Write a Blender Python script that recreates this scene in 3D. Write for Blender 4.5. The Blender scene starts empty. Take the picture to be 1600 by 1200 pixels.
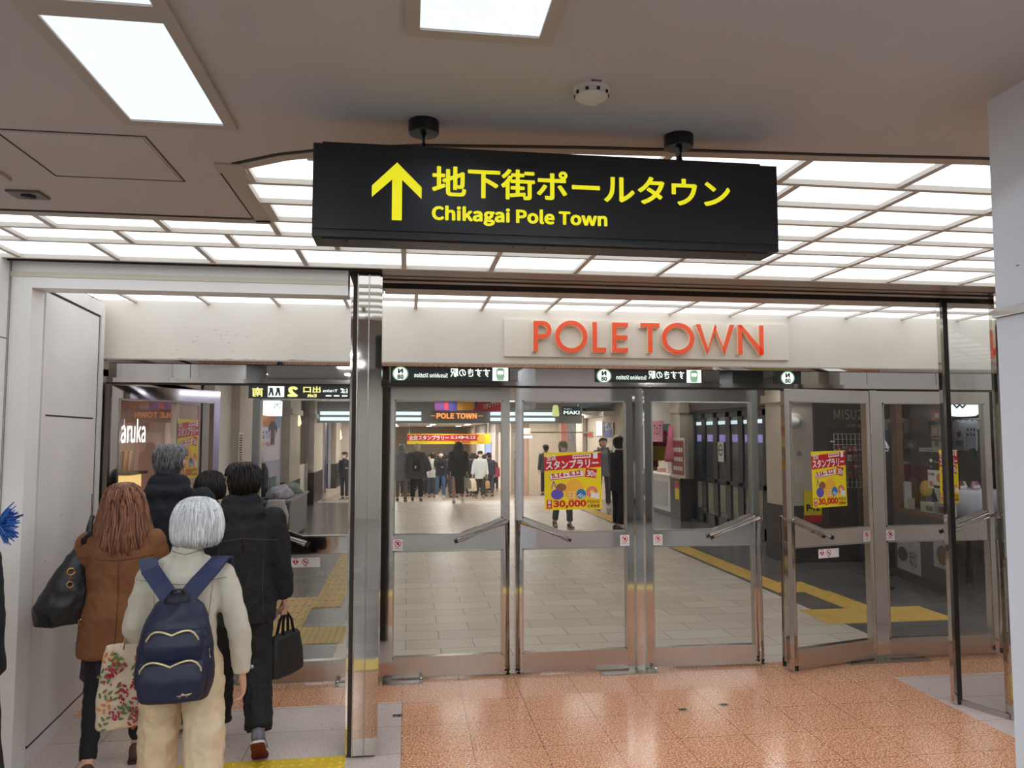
import bpy, bmesh, math, random, os
from mathutils import Vector, Matrix, noise
sc = bpy.context.scene
COL = sc.collection
PI = math.pi
rnd = random.Random(7)

# ------------------------------------------------------------------ camera, world, exposure
F, CX, CY, CAMH = 1180.0, 800.0, 600.0, 1.85
PIT = math.atan(80 / F)
YAW = math.atan(163 / F * math.cos(PIT))
cam = bpy.data.objects.new('camera', bpy.data.cameras.new('camera'))
COL.objects.link(cam)
cam.data.sensor_fit = 'HORIZONTAL'
cam.data.sensor_width = 36.0
cam.data.lens = F / 1600 * 36.0
cam.data.clip_start = 0.02
cam.data.clip_end = 200
cam.location = (0, 0, CAMH)
cam.rotation_euler = (PI / 2 + PIT, 0, -YAW)
sc.camera = cam
world = bpy.data.worlds.new('world')
sc.world = world
world.use_nodes = True
world.node_tree.nodes['Background'].inputs[0].default_value = (0.9, 0.95, 1.0, 1)
world.node_tree.nodes['Background'].inputs[1].default_value = 0.05
vs = sc.view_settings
sc.display_settings.display_device = 'sRGB'
vs.view_transform = 'Standard'
try:
    vs.look = 'None'
except Exception:
    pass
vs.exposure = 0.35
vs.gamma = 1.0
vs.use_curve_mapping = False
sc.cycles.use_denoising = True
sc.cycles.max_bounces = 9
sc.cycles.transparent_max_bounces = 24
sc.cycles.caustics_reflective = False
sc.cycles.caustics_refractive = False
sc.cycles.sample_clamp_indirect = 6.0

E_LUM = 1.3       # luminous ceiling by the doors
E_LAMP = 0.85       # recessed lamp panels of the hall
E_HALL = 62.0       # unseen lamp panels behind the viewer, overbright to add fill light
E_CORR = 7.0       # lamps of the shopping corridor

# ------------------------------------------------------------------ helpers
def lin(c):
    c /= 255.0
    return c / 12.92 if c <= 0.04045 else ((c + 0.055) / 1.055) ** 2.4
def C(r, g, b): return (lin(r), lin(g), lin(b), 1.0)

MATS = {}
def mat(name, col, rough=0.6, metal=0.0, emit=0.0, var=0.0, vscale=8.0, bump=0.0, bscale=60.0, stretch=None, spec=0.5, col2=None, sheen=0.0):
    """A Principled material whose colour wanders a little with object-space noise."""
    if name in MATS: return MATS[name]
    m = bpy.data.materials.new(name); m.use_nodes = True
    nt = m.node_tree; N = nt.nodes; L = nt.links
    b = N['Principled BSDF']
    b.inputs['Base Color'].default_value = col
    b.inputs['Roughness'].default_value = rough
    b.inputs['Metallic'].default_value = metal
    b.inputs['Specular IOR Level'].default_value = spec
    if sheen: b.inputs['Sheen Weight'].default_value = sheen
    if emit:
        b.inputs['Emission Color'].default_value = col
        b.inputs['Emission Strength'].default_value = emit
    tc = None
    if var or bump:
        tc = N.new('ShaderNodeTexCoord'); mp = N.new('ShaderNodeMapping')
        L.new(tc.outputs['Object'], mp.inputs['Vector'])
        if stretch: mp.inputs['Scale'].default_value = stretch
    if var:
        n = N.new('ShaderNodeTexNoise'); n.inputs['Scale'].default_value = vscale; n.inputs['Detail'].default_value = 4
        L.new(mp.outputs[0], n.inputs['Vector'])
        r = N.new('ShaderNodeValToRGB')
        lo = tuple(max(0, c * (1 - var)) for c in col[:3]) + (1,)
        hi = tuple(min(1, c * (1 + var)) for c in col[:3]) + (1,)
        if col2: lo, hi = col, col2
        r.color_ramp.elements[0].position = .35; r.color_ramp.elements[1].position = .65
        r.color_ramp.elements[0].color = lo; r.color_ramp.elements[1].color = hi
        L.new(n.outputs['Fac'], r.inputs['Fac']); L.new(r.outputs['Color'], b.inputs['Base Color'])
    if bump:
        n2 = N.new('ShaderNodeTexNoise'); n2.inputs['Scale'].default_value = bscale; n2.inputs['Detail'].default_value = 3
        L.new(mp.outputs[0], n2.inputs['Vector'])
        bp = N.new('ShaderNodeBump'); bp.inputs['Strength'].default_value = bump; bp.inputs['Distance'].default_value = 0.01
        L.new(n2.outputs['Fac'], bp.inputs['Height']); L.new(bp.outputs[0], b.inputs['Normal'])
    MATS[name] = m
    return m

def emis(name, col, s):
    if name in MATS: return MATS[name]
    m = bpy.data.materials.new(name); m.use_nodes = True
    nt = m.node_tree; N = nt.nodes; L = nt.links
    b = N['Principled BSDF']
    b.inputs['Base Color'].default_value = (.6, .6, .6, 1)
    b.inputs['Roughness'].default_value = .4
    b.inputs['Emission Color'].default_value = col
    b.inputs['Emission Strength'].default_value = s
    MATS[name] = m
    return m

def glassmat(name, tint, refl=1.0):
    if name in MATS: return MATS[name]
    m = bpy.data.materials.new(name); m.use_nodes = True
    nt = m.node_tree; N = nt.nodes; L = nt.links
    N.remove(N['Principled BSDF'])
    out = N['Material Output']
    t = N.new('ShaderNodeBsdfTransparent'); t.inputs[0].default_value = tint
    g = N.new('ShaderNodeBsdfGlossy'); g.inputs['Roughness'].default_value = 0.0
    f = N.new('ShaderNodeLayerWeight'); f.inputs[0].default_value = .5
    pw = N.new('ShaderNodeMath'); pw.operation = 'POWER'; pw.inputs[1].default_value = 5.0
    mu = N.new('ShaderNodeMath'); mu.operation = 'MULTIPLY_ADD'; mu.inputs[1].default_value = .9; mu.inputs[2].default_value = .045 * refl
    mx = N.new('ShaderNodeMixShader')
    L.new(f.outputs['Facing'], pw.inputs[0]); L.new(pw.outputs[0], mu.inputs[0]); L.new(mu.outputs[0], mx.inputs[0])
    L.new(t.outputs[0], mx.inputs[1]); L.new(g.outputs[0], mx.inputs[2]); L.new(mx.outputs[0], out.inputs['Surface'])
    MATS[name] = m
    return m

def B(): return bmesh.new()
def box(bm, x0, x1, y0, y1, z0, z1):
    v = [bm.verts.new((x, y, z)) for x in (x0, x1) for y in (y0, y1) for z in (z0, z1)]
    for f in ((0, 1, 3, 2), (4, 6, 7, 5), (0, 4, 5, 1), (2, 3, 7, 6), (0, 2, 6, 4), (1, 5, 7, 3)):
        bm.faces.new([v[i] for i in f])
    return bm
def bx(*a): return box(B(), *a)
def frame3(d):
    d = Vector(d).normalized()
    a = Vector((0, 0, 1)) if abs(d.z) < .9 else Vector((1, 0, 0))
    u = d.cross(a).normalized(); w = u.cross(d).normalized()
    return u, w
def ring(bm, c, u, w, ru, rw, n, ph=0.0):
    return [bm.verts.new(c + u * (ru * math.cos(2 * PI * i / n + ph)) + w * (rw * math.sin(2 * PI * i / n + ph))) for i in range(n)]
def bridge(bm, a, b):
    n = len(a)
    for i in range(n): bm.faces.new((a[i], a[(i + 1) % n], b[(i + 1) % n], b[i]))
def tube(bm, pts, rad, n=8, closed_ends=True, flat=1.0):
    """A round bar along a polyline; rad a number or one per point."""
    pts = [Vector(p) for p in pts]
    rs = [rad] * len(pts) if isinstance(rad, (int, float)) else rad
    prev = None; u = None
    for i, p in enumerate(pts):
        d = (pts[min(i + 1, len(pts) - 1)] - pts[max(i - 1, 0)])
        if d.length < 1e-9: d = Vector((0, 0, 1))
        d.normalize()
        if u is None: u, w = frame3(d)
        else:
            u = (u - d * u.dot(d))
            if u.length < 1e-6: u, w = frame3(d)
            u.normalize(); w = u.cross(d).normalized() * -1
            w = d.cross(u).normalized()
        r = ring(bm, p, u, w, rs[i], rs[i] * flat, n)
        if prev: bridge(bm, prev, r)
        elif closed_ends: bm.faces.new(r[::-1])
        prev = r
    if closed_ends: bm.faces.new(prev)
    return bm
def capsule(bm, p0, r0, p1, r1, n=12, flat=1.0):
    """A tapered limb with round ends."""
    p0, p1 = Vector(p0), Vector(p1); d = (p1 - p0)
    if d.length < 1e-6: d = Vector((0, 0, 1e-4))
    d = d.normalized(); u, w = frame3(d)
    rings = []
    for k in (80, 55, 28): rings.append((p0 - d * r0 * math.sin(math.radians(k)), r0 * math.cos(math.radians(k))))
    rings += [(p0, r0), (p1, r1)]
    for k in (28, 55, 80): rings.append((p1 + d * r1 * math.sin(math.radians(k)), r1 * math.cos(math.radians(k))))
    prev = None
    for c, r in rings:
        g = ring(bm, c, u, w, r, r * flat, n)
        if prev: bridge(bm, prev, g)
        else: bm.faces.new(g[::-1])
        prev = g
    bm.faces.new(prev)
    return bm
def loft(bm, rings, n=20, caps=True):
    """rings: (cx, cy, cz, rx, ry[, power]) stacked mostly along z."""
    prev = None
    for r in rings:
        cx, cy, cz, rx, ry = r[:5]; pw = r[5] if len(r) > 5 else 2.0
        vs_ = []
        for i in range(n):
            t = 2 * PI * i / n; c, s = math.cos(t), math.sin(t)
            e = 2.0 / pw
            vs_.append(bm.verts.new((cx + rx * math.copysign(abs(c) ** e, c), cy + ry * math.copysign(abs(s) ** e, s), cz)))
        if prev: bridge(bm, prev, vs_)
        elif caps: bm.faces.new(vs_[::-1])
        prev = vs_
    if caps: bm.faces.new(prev)
    return bm
def ball(bm, c, rx, ry=None, rz=None, u=14, v=10):
    ry = ry or rx; rz = rz or rx
    m = Matrix.Translation(Vector(c)) @ Matrix.Diagonal((rx, ry, rz, 1))
    bmesh.ops.create_uvsphere(bm, u_segments=u, v_segments=v, radius=1.0, matrix=m)
    return bm
def cyl(bm, p0, p1, r, n=20, r1=None):
    return tube(bm, [p0, p1], [r, r if r1 is None else r1], n)
def lathe(bm, prof, c, axis='z', n=24):
    """prof: (radius, height) pairs about an axis through c."""
    prev = None
    for r, h in prof:
        vv = []
        for i in range(n):
            a = 2 * PI * i / n; x, y = r * math.cos(a), r * math.sin(a)
            p = (x, y, h) if axis == 'z' else ((x, h, y) if axis == 'y' else (h, x, y))
            vv.append(bm.verts.new(Vector(c) + Vector(p)))
        if prev: bridge(bm, prev, vv)
        else: bm.faces.new(vv[::-1])
        prev = vv
    bm.faces.new(prev)
    return bm
def prism(bm, pts, d):
    """A polygon (3-D points) pushed along vector d."""
    a = [bm.verts.new(p) for p in pts]; b = [bm.verts.new(Vector(p) + Vector(d)) for p in pts]
    bm.faces.new(a); bm.faces.new(b[::-1])
    for i in range(len(a)): bm.faces.new((a[i], b[i], b[(i + 1) % len(a)], a[(i + 1) % len(a)]))
    return bm

def winv(parent):
    m = Matrix.Identity(4)
    while parent is not None:
        m = parent.matrix_basis @ m
        parent = parent.parent
    return m.inverted()
def obj(name, bm, m, parent=None, smooth=False, label=None, bevel=0.0, local=False, ang=None):
    """Link the bmesh (given in world space, or in its parent's space when local) as ONE mesh object."""
    if bevel:
        es = [e for e in bm.edges if len(e.link_faces) == 2 and e.calc_face_angle(0) > .6]
        bmesh.ops.bevel(bm, geom=es, offset=bevel, segments=2, profile=.6, affect='EDGES')
    bmesh.ops.recalc_face_normals(bm, faces=bm.faces[:])
    me = bpy.data.meshes.new(name); bm.to_mesh(me); bm.free()
    if parent is not None and not local: me.transform(winv(parent))
    if isinstance(m, (list, tuple)):
        for k in m: me.materials.append(k)
    else: me.materials.append(m)
    if smooth:
        me.polygons.foreach_set('use_smooth', [True] * len(me.polygons))
        if ang: 
            try: me.set_sharp_from_angle(angle=math.radians(ang))
            except Exception: pass
    o = bpy.data.objects.new(name, me); COL.objects.link(o)
    if parent is not None: o.parent = parent
    if label: o['label'] = label
    return o
def tag(o, label, cat, group=None, kind=None):
    o['label'] = label; o['category'] = cat
    if group: o['group'] = group
    if kind: o['kind'] = kind
    return o
def thing(name, label, cat, loc=(0, 0, 0), rotz=0.0, group=None, kind=None):
    o = bpy.data.objects.new(name, None); COL.objects.link(o)
    o.empty_display_size = .05
    o.location = loc; o.rotation_euler = (0, 0, rotz)
    return tag(o, label, cat, group, kind)
def struct(name, bm, m, parent=None, label=None, **k):
    o = obj(name, bm, m, parent, **k)
    if parent is None: o['kind'] = 'structure'
    if label: o['label'] = label
    return o
def kids(o): return [c for c in bpy.data.objects if c.parent == o]
def dup(root, loc, rotz=None, label=None, group=None, scale=None):
    r = root.copy(); COL.objects.link(r); r.location = loc
    if rotz is not None: r.rotation_euler = (0, 0, rotz)
    if scale is not None: r.scale = scale
    if label: r['label'] = label
    if group: r['group'] = group
    def rec(src, dst):
        for ch in kids_of[src.name]:
            c = ch.copy(); COL.objects.link(c); c.parent = dst; rec(ch, c)
    kids_of = {}
    for o in bpy.data.objects: kids_of.setdefault(o.name, [])
    for o in bpy.data.objects:
        if o.parent is not None: kids_of[o.parent.name].append(o)
    rec(root, r)
    return r

_fd = None
try:
    _fd = os.path.join(bpy.utils.system_resource('DATAFILES'), 'fonts')
    FONT_SANS = bpy.data.fonts.load(os.path.join(_fd, 'Noto Sans CJK Regular.woff2'))
except Exception:
    FONT_SANS = None
def text_mesh(s, bold=0.0, depth=0.0, sans=True, spacing=1.0, shear=0.0):
    c = bpy.data.curves.new('lettering', 'FONT'); c.body = s
    if sans and FONT_SANS: c.font = FONT_SANS
    c.extrude = depth; c.resolution_u = 3; c.space_character = spacing; c.shear = shear
    c.fill_mode = 'FRONT' if depth == 0 else 'BOTH'
    o = bpy.data.objects.new('lettering', c); COL.objects.link(o)
    dg = bpy.context.evaluated_depsgraph_get()
    me = bpy.data.meshes.new_from_object(o.evaluated_get(dg))
    bpy.data.objects.remove(o); bpy.data.curves.remove(c)
    if bold > 0 and len(me.vertices):
        bm = bmesh.new(); bm.from_mesh(me); src = bm.faces[:]
        n = 8 if depth == 0 else 4
        for k in range(n):
            a = 2 * PI * (k + .5) / n
            g = bmesh.ops.duplicate(bm, geom=src + list({e for f in src for e in f.edges}) + list({v for f in src for v in f.verts}))
            bmesh.ops.translate(bm, verts=[v for v in g['geom'] if isinstance(v, bmesh.types.BMVert)], vec=(bold * math.cos(a), bold * math.sin(a), k + 1.0 if depth == 0 else 0))
        bm.to_mesh(me); bm.free()
    return me
def text(s, m, parent, o0, u, v, w, h, name='lettering', bold=0.02, depth=0.0, sans=True, align='fit', shear=0.0, spacing=1.0, label=None, smooth=False):
    """Lettering stretched into the rectangle o0 + u*[0,w] + v*[0,h] (world space); with h only as cap when align='left'."""
    me = text_mesh(s, bold, 1.0 if depth else 0.0, sans, spacing, shear)
    xs = [p.co.x for p in me.vertices]; ys = [p.co.y for p in me.vertices]
    if not xs: return None
    x0, x1, y0, y1 = min(xs), max(xs), min(ys), max(ys)
    u, v, o0 = Vector(u).normalized(), Vector(v).normalized(), Vector(o0)
    n = u.cross(v)
    sx = w / max(x1 - x0, 1e-6); sy = h / max(y1 - y0, 1e-6)
    if align == 'left': sx = sy
    for p in me.vertices:
        p.co = o0 + u * ((p.co.x - x0) * sx) + v * ((p.co.y - y0) * sy) + n * ((p.co.z + 1.0) * .5 * depth if depth else p.co.z * 4e-5)
    if parent is not None: me.transform(winv(parent))
    me.materials.clear(); me.materials.append(m); me.name = name
    o = bpy.data.objects.new(name, me); COL.objects.link(o)
    if parent is not None: o.parent = parent
    if label: o['label'] = label
    return o
def disc(bm, c, u, v, r, n=24, r2=None):
    u, v = Vector(u).normalized(), Vector(v).normalized()
    bm.faces.new([bm.verts.new(Vector(c) + u * (r * math.cos(2 * PI * i / n)) + v * ((r2 or r) * math.sin(2 * PI * i / n))) for i in range(n)])
    return bm
def annulus(bm, c, u, v, r, ri, n=28):
    u, v = Vector(u).normalized(), Vector(v).normalized(); c = Vector(c)
    a = [bm.verts.new(c + u * (r * math.cos(2 * PI * i / n)) + v * (r * math.sin(2 * PI * i / n))) for i in range(n)]
    b = [bm.verts.new(c + u * (ri * math.cos(2 * PI * i / n)) + v * (ri * math.sin(2 * PI * i / n))) for i in range(n)]
    bridge(bm, a, b)
    return bm

# ------------------------------------------------------------------ materials of the setting
def steel(name, rough, wav, col=C(205, 200, 195), scale=2.5):
    if name in MATS: return MATS[name]
    m = mat(name, col, rough, 1.0)
    nt = m.node_tree; N = nt.nodes; L = nt.links; b = N['Principled BSDF']
    if wav:
        tc = N.new('ShaderNodeTexCoord'); n = N.new('ShaderNodeTexNoise'); n.inputs['Scale'].default_value = scale; n.inputs['Detail'].default_value = 1
        L.new(tc.outputs['Object'], n.inputs['Vector'])
        bp = N.new('ShaderNodeBump'); bp.inputs['Strength'].default_value = wav; bp.inputs['Distance'].default_value = .01
        L.new(n.outputs['Fac'], bp.inputs['Height']); L.new(bp.outputs[0], b.inputs['Normal'])
    return m
def tilemat(name, c1, c2, joint, bw, bh, offset, shift=(0, 0, 0), rough=.25, mortar=.004, speck=None, sscale=130.0, rot=0.0, squash=1.0, wear=0.0):
    m = bpy.data.materials.new(name); m.use_nodes = True
    nt = m.node_tree; N = nt.nodes; L = nt.links; b = N['Principled BSDF']
    tc = N.new('ShaderNodeTexCoord'); mp = N.new('ShaderNodeMapping'); L.new(tc.outputs['Object'], mp.inputs[0])
    mp.inputs['Location'].default_value = shift; mp.inputs['Rotation'].default_value = (0, 0, rot)
    br = N.new('ShaderNodeTexBrick'); L.new(mp.outputs[0], br.inputs['Vector'])
    br.offset = offset; br.inputs['Scale'].default_value = 1.0
    br.inputs['Brick Width'].default_value = bw; br.inputs['Row Height'].default_value = bh
    br.inputs['Mortar Size'].default_value = mortar; br.inputs['Mortar Smooth'].default_value = 0.1
    br.inputs['Color1'].default_value = c1; br.inputs['Color2'].default_value = c2; br.inputs['Mortar'].default_value = joint
    last = br.outputs['Color']
    if speck:
        for i, (cs, lo, hi, scl) in enumerate(speck):
            n = N.new('ShaderNodeTexNoise'); n.inputs['Scale'].default_value = scl; n.inputs['Detail'].default_value = 2
            L.new(tc.outputs['Object'], n.inputs['Vector'])
            r = N.new('ShaderNodeMapRange'); r.inputs['From Min'].default_value = lo; r.inputs['From Max'].default_value = hi
            L.new(n.outputs['Fac'], r.inputs['Value'])
            mx = N.new('ShaderNodeMix'); mx.data_type = 'RGBA'; mx.inputs['B'].default_value = cs
            L.new(r.outputs[0], mx.inputs['Factor']); L.new(last, mx.inputs['A']); last = mx.outputs['Result']
    if wear:
        n = N.new('ShaderNodeTexNoise'); n.inputs['Scale'].default_value = 1.7; n.inputs['Detail'].default_value = 5
        L.new(tc.outputs['Object'], n.inputs['Vector'])
        r = N.new('ShaderNodeMapRange'); r.inputs['To Min'].default_value = 1 - wear; r.inputs['To Max'].default_value = 1 + wear
        L.new(n.outputs['Fac'], r.inputs['Value'])
        mx = N.new('ShaderNodeMix'); mx.data_type = 'RGBA'; mx.blend_type = 'MULTIPLY'; mx.inputs['Factor'].default_value = 1.0
        cc = N.new('ShaderNodeCombineColor')
        for k in range(3): L.new(r.outputs[0], cc.inputs[k])
        L.new(last, mx.inputs['A']); L.new(cc.outputs[0], mx.inputs['B']); last = mx.outputs['Result']
    L.new(last, b.inputs['Base Color'])
    b.inputs['Roughness'].default_value = rough
    MATS[name] = m
    return m
M_STEEL = steel('mirror_steel', .06, .05)
M_STEEL2 = steel('brushed_steel', .22, .03, C(190, 186, 180))
M_PILLAR = steel('pillar_steel', .04, .012, C(190, 186, 178), 3)
M_MIRROR = steel('mirror_pane', .02, .01, C(200, 200, 198))
M_GLASS = glassmat('door_glass', (.93, .95, .94, 1), 1.2)
M_BLACK = mat('black_rubber', C(22, 22, 24), .5)
M_SEAM = mat('dark_seam', C(60, 52, 45), .8)
M_WALL = mat('white_panel', C(247, 245, 243), .42, var=.03, vscale=1.2)
M_LEAF = mat('cream_panel', C(242, 236, 233), .4, var=.05, vscale=1.5)
M_CEIL = mat('grey_ceiling', C(198, 189, 186), .75, var=.02, vscale=2)
M_TRIM = mat('ceiling_trim', C(186, 174, 162), .5)
M_BAR = mat('grid_bar', C(205, 196, 186), .45)
M_SOFFIT = mat('soffit_bronze', C(150, 134, 118), .4, var=.04)
M_FASCIA = mat('fascia_cream', C(228, 220, 209), .5, var=.045, vscale=2.2)
M_GRAN = tilemat('orange_granite', C(232, 164, 122), C(228, 158, 117), C(128, 80, 54), .42, .42, 0.0, (.02, .05, 0), .16, .0032,
                 [(C(158, 90, 62), .53, .58, 100.0), (C(254, 218, 186), .55, .60, 85.0)], wear=.05)
M_PGRAN = tilemat('pink_grey_granite', C(222, 202, 194), C(214, 194, 187), C(120, 102, 94), .9, .42, 0.0, (.02, .04, 0), .3, .003,
                  [(C(130, 112, 108), .58, .64, 150.0), (C(214, 200, 192), .58, .66, 120.0), (C(70, 58, 55), .70, .74, 30.0)], wear=.08)
M_PLANK = tilemat('beige_plank_tile', C(226, 217, 204), C(213, 199, 185), C(128, 118, 106), .6, .295, .5, (0, .05, 0), .38, .0035, wear=.06)
M_GREYT = tilemat('dark_grey_tile', C(116, 113, 112), C(102, 99, 99), C(82, 79, 78), 1.2, .3, .5, (0, 0, 0), .25, .003, wear=.06)
M_FARFL = tilemat('far_floor_tile', C(176, 160, 140), C(168, 152, 134), C(130, 116, 100), .6, .6, .0, (0, 0, 0), .3, .004)
M_TACT = mat('tactile_yellow', C(222, 186, 92), .5, var=.06, vscale=6)
M_TACT2 = mat('tactile_faded', C(206, 178, 120), .5, var=.06, vscale=6)
M_TACT3 = mat('tactile_bright', C(226, 190, 40), .45, var=.06, vscale=6)
X, Y_, Z = (1, 0, 0), (0, 1, 0), (0, 0, 1)
# ================================================================== the setting: floors
def slab(name, x0, x1, y0, y1, m, z=0.0, t=.05, **k):
    o = struct(name, bx(x0, x1, y0, y1, z - t, z), m, **k); return o
slab('floor_hall_orange', -2.3, 6.5, 2.95, 4.27, M_GRAN)
slab('floor_orange', -.02, 3.70, 4.27, 5.96, M_GRAN)
slab('floor_orange_left', -2.6, -.02, 5.45, 5.96, M_GRAN)
slab('floor_orange_right', 3.70, 6.5, 5.47, 5.96, M_GRAN)
slab('floor_pink_left', -2.6, -.02, 4.27, 5.45, M_PGRAN)
slab('floor_pink_right', 3.70, 6.5, 4.27, 5.47, M_PGRAN)
slab('floor_hall', -9, 9, -8, 2.95, M_GREYT)
slab('floor_corridor', -.60, 4.27, 5.96, 21.35, M_PLANK)
slab('floor_corridor_left', -6.5, -.60, 5.96, 21.35, M_GREYT)
slab('floor_corridor_right', 4.27, 9.5, 5.96, 21.35, M_GREYT)
RAMP = [(21.35, 0), (26, -.35), (30, -.56), (36, -.78), (44, -.95), (70, -1.1)]
def ramp_z(y):
    if y <= RAMP[0][0]: return 0.0
    for (a, za), (b, zb) in zip(RAMP, RAMP[1:]):
        if y <= b: return za + (zb - za) * (y - a) / (b - a)
    return RAMP[-1][1]
bm = B(); prev = None
for y, z in RAMP:
    r = [bm.verts.new((x, y, zz)) for x, zz in ((-6.5, z), (9.5, z), (9.5, z - .1), (-6.5, z - .1))]
    if prev:
        bridge(bm, prev, r)
    else: bm.faces.new(r)
    prev = r
bm.faces.new(prev)
struct('floor_ramp', bm, M_FARFL)

def tactile(name, rects, m, dots=True, bars=False, label=None):
    bm = B()
    for (x0, x1, y0, y1, kind) in rects:
        box(bm, x0, x1, y0, y1, -.002, .004)
        if kind == 'd':
            nx = max(1, round((x1 - x0) / .055)); ny = max(1, round((y1 - y0) / .055))
            for i in range(nx):
                for j in range(ny):
                    cx = x0 + (i + .5) * (x1 - x0) / nx; cy = y0 + (j + .5) * (y1 - y0) / ny
                    loft(bm, [(cx, cy, .004, .016, .016), (cx, cy, .009, .010, .010)], 7)
        else:
            n = 4; ax = kind
            for i in range(n):
                if ax == 'y':
                    cx = x0 + (i + .5) * (x1 - x0) / n; L_ = y0
                    while L_ < y1 - .05:
                        box(bm, cx - .016, cx + .016, L_ + .02, min(L_ + .28, y1), .004, .009); L_ += .3
    o = struct(name, bm, m)
    return o
tactile('floor_tactile_front', [(-1.25, -.335, 4.14, 4.585, 'd')], M_TACT3)
tactile('floor_tactile_hall', [(-2.2, 3.2, 2.62, 2.92, 'y')], M_TACT3)
tactile('floor_tactile_side', [(3.95, 4.65, 3.55, 4.2, 'd')], M_TACT3)
tactile('floor_tactile_left', [(-1.0, -.70, 8.46, 21.2, 'y'), (-1.30, -1.0, 7.62, 9.0, 'y'), (-2.0, -1.3, 8.46, 9.0, 'd'), (-1.30, -.56, 7.02, 7.62, 'd')], M_TACT2)
tactile('floor_tactile_right', [(4.34, 4.64, 9.1, 21.2, 'y'), (4.34, 4.94, 8.52, 9.1, 'd'), (4.66, 4.98, 7.65, 8.52, 'y'), (4.12, 5.5, 7.05, 7.65, 'd')], M_TACT)

# ================================================================== ceilings
CZ = 2.83
edge = [(-.66, 2.82), (-.45, 2.68), (-.26, 2.60), (.04, 2.53), (.57, 2.475), (1.0, 2.445), (1.47, 2.42), (2.0, 2.38), (2.6, 2.38), (3.4, 2.46), (4.4, 2.7), (5.6, 3.2)]
bm = B()
prism(bm, [(-2.3, 1.0, CZ), (-2.3, 3.53, CZ), (-.66, 3.53, CZ), (-.66, 2.82, CZ), (-.66, 1.0, CZ)], (0, 0, .025))
for (a, b) in zip(edge, edge[1:]):
    prism(bm, [(a[0], 1.0, CZ), (a[0], a[1], CZ), (b[0], b[1], CZ), (b[0], 1.0, CZ)], (0, 0, .025))
struct('ceiling_grey', bm, M_CEIL)
slab('ceiling_hall', -9, 9, -8, 1.0, M_CEIL, 3.35)
struct('ceiling_step', bx(-9, 9, 1.0, 1.06, CZ, 3.35), M_CEIL)
slab('ceiling_void', -9, 9, 1.0, 6.2, M_CEIL, 3.05)
# moulding along the free edge of the grey ceiling
def strip(bm, pts, off0, off1, z0, z1):
    for (a, b) in zip(pts, pts[1:]):
        d = Vector((b[0] - a[0], b[1] - a[1], 0)).normalized(); n = Vector((-d.y, d.x, 0))
        q = [Vector((a[0], a[1], z0)) + n * off0, Vector((b[0], b[1], z0)) + n * off0, Vector((b[0], b[1], z0)) + n * off1, Vector((a[0], a[1], z0)) + n * off1]
        prism(bm, q, (0, 0, z1 - z0))
bm = B()
strip(bm, edge, -.012, .035, CZ - .006, CZ + .06)
strip(bm, [(-.66, 3.53), (-.66, 2.80)], -.035, .035, CZ - .006, CZ + .06)
strip(bm, [(-2.27, 3.53), (-.63, 3.53)], -.03, .03, CZ - .006, CZ + .06)
box(bm, -.70, -.60, 2.775, 2.87, CZ - .0085, CZ + .03)
struct('trim_1', bm, M_TRIM)
bm = B()
strip(bm, edge, -.026, -.012, CZ - .004, CZ + .02)
strip(bm, [(-.70, 3.50), (-.70, 2.81)], -.004, .004, CZ - .004, CZ + .02)
strip(bm, [(-2.27, 3.494), (-.71, 3.494)], -.006, .006, CZ - .004, CZ + .02)
struct('trim_2', bm, M_SEAM)

# ---- luminous ceiling: bars and one diffuser per cell
M_LUM = emis('luminous_diffuser', (.88, .95, 1.0, 1), E_LUM)
lum = thing('luminous_ceiling', 'luminous ceiling of white frosted panels in a pale metal grid above the glass doors', 'ceiling light', (1.4, 3.5, CZ + .04))
bars = B(); lips = B()
rows = [2.30, 2.72, 2.99, 3.25, 3.52, 3.785, 4.05, 4.44]
XL, XR = -2.265, 5.55
def edge_y(x):
    if x < -.66: return 3.53
    for a, b in zip(edge, edge[1:]):
        if a[0] <= x <= b[0]: return a[1] + (b[1] - a[1]) * (x - a[0]) / (b[0] - a[0])
    return edge[-1][1]
for r in range(len(rows) - 1):
    y0, y1 = rows[r], rows[r + 1]
    xs = []
    shift = {4: -1.665, 5: -1.92, 6: -1.62}.get(r, -1.12 if r % 2 else -1.38)
    x = shift - .515 * 4
    while x < -.25: xs.append(x); x += .515
    x = (2.03 - .61 if r == 0 else 2.03) - .515 * 4
    while x < XR + .5: xs.append(x); x += .515
    xs = [v for v in xs if XL < v < XR]
    xs = [XL] + xs + [XR]
    for a, b in zip(xs, xs[1:]):
        if max(edge_y(a), edge_y(b)) > y1 + .02 and min(edge_y(a), edge_y(b)) > y1: continue
        obj('diffuser', bx(a, b, y0, y1, CZ + .020, CZ + .024), M_LUM, lum)
    for v in xs[1:-1]:
        if edge_y(v) < y1 - .01: box(bars, v - .014, v + .014, max(y0, edge_y(v) - .03), y1, CZ + .001, CZ + .019)
    xa = -2.265 if y1 >= 3.52 else -.64
    if y1 < 4.3: box(bars, xa if y1 > 2.8 else -.3, XR, y1 - .013, y1 + .013, CZ - .002, CZ + .019)
box(bars, XL, XR, 4.435, 4.46, CZ - .004, CZ + .02)
box(bars, XL, XL + .03, 3.5, 4.44, CZ, CZ + .02)
# the strip between the front track and the doors
for i in range(15):
    a = XL + i * .515; b = min(a + .515, XR)
    if a < XR:
        for (u, v) in ((5.16, 5.52), (5.52, 5.88)):
            obj('diffuser', bx(a, b, u, v, CZ + .020, CZ + .024), M_LUM, lum)
        box(bars, a + .245, a + .270, 5.16, 5.88, CZ + .001, CZ + .019)
box(bars, XL, XR, 5.51, 5.53, CZ - .002, CZ + .019)
obj('frame', bars, M_BAR, lum, label='pale metal grid bars')
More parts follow.
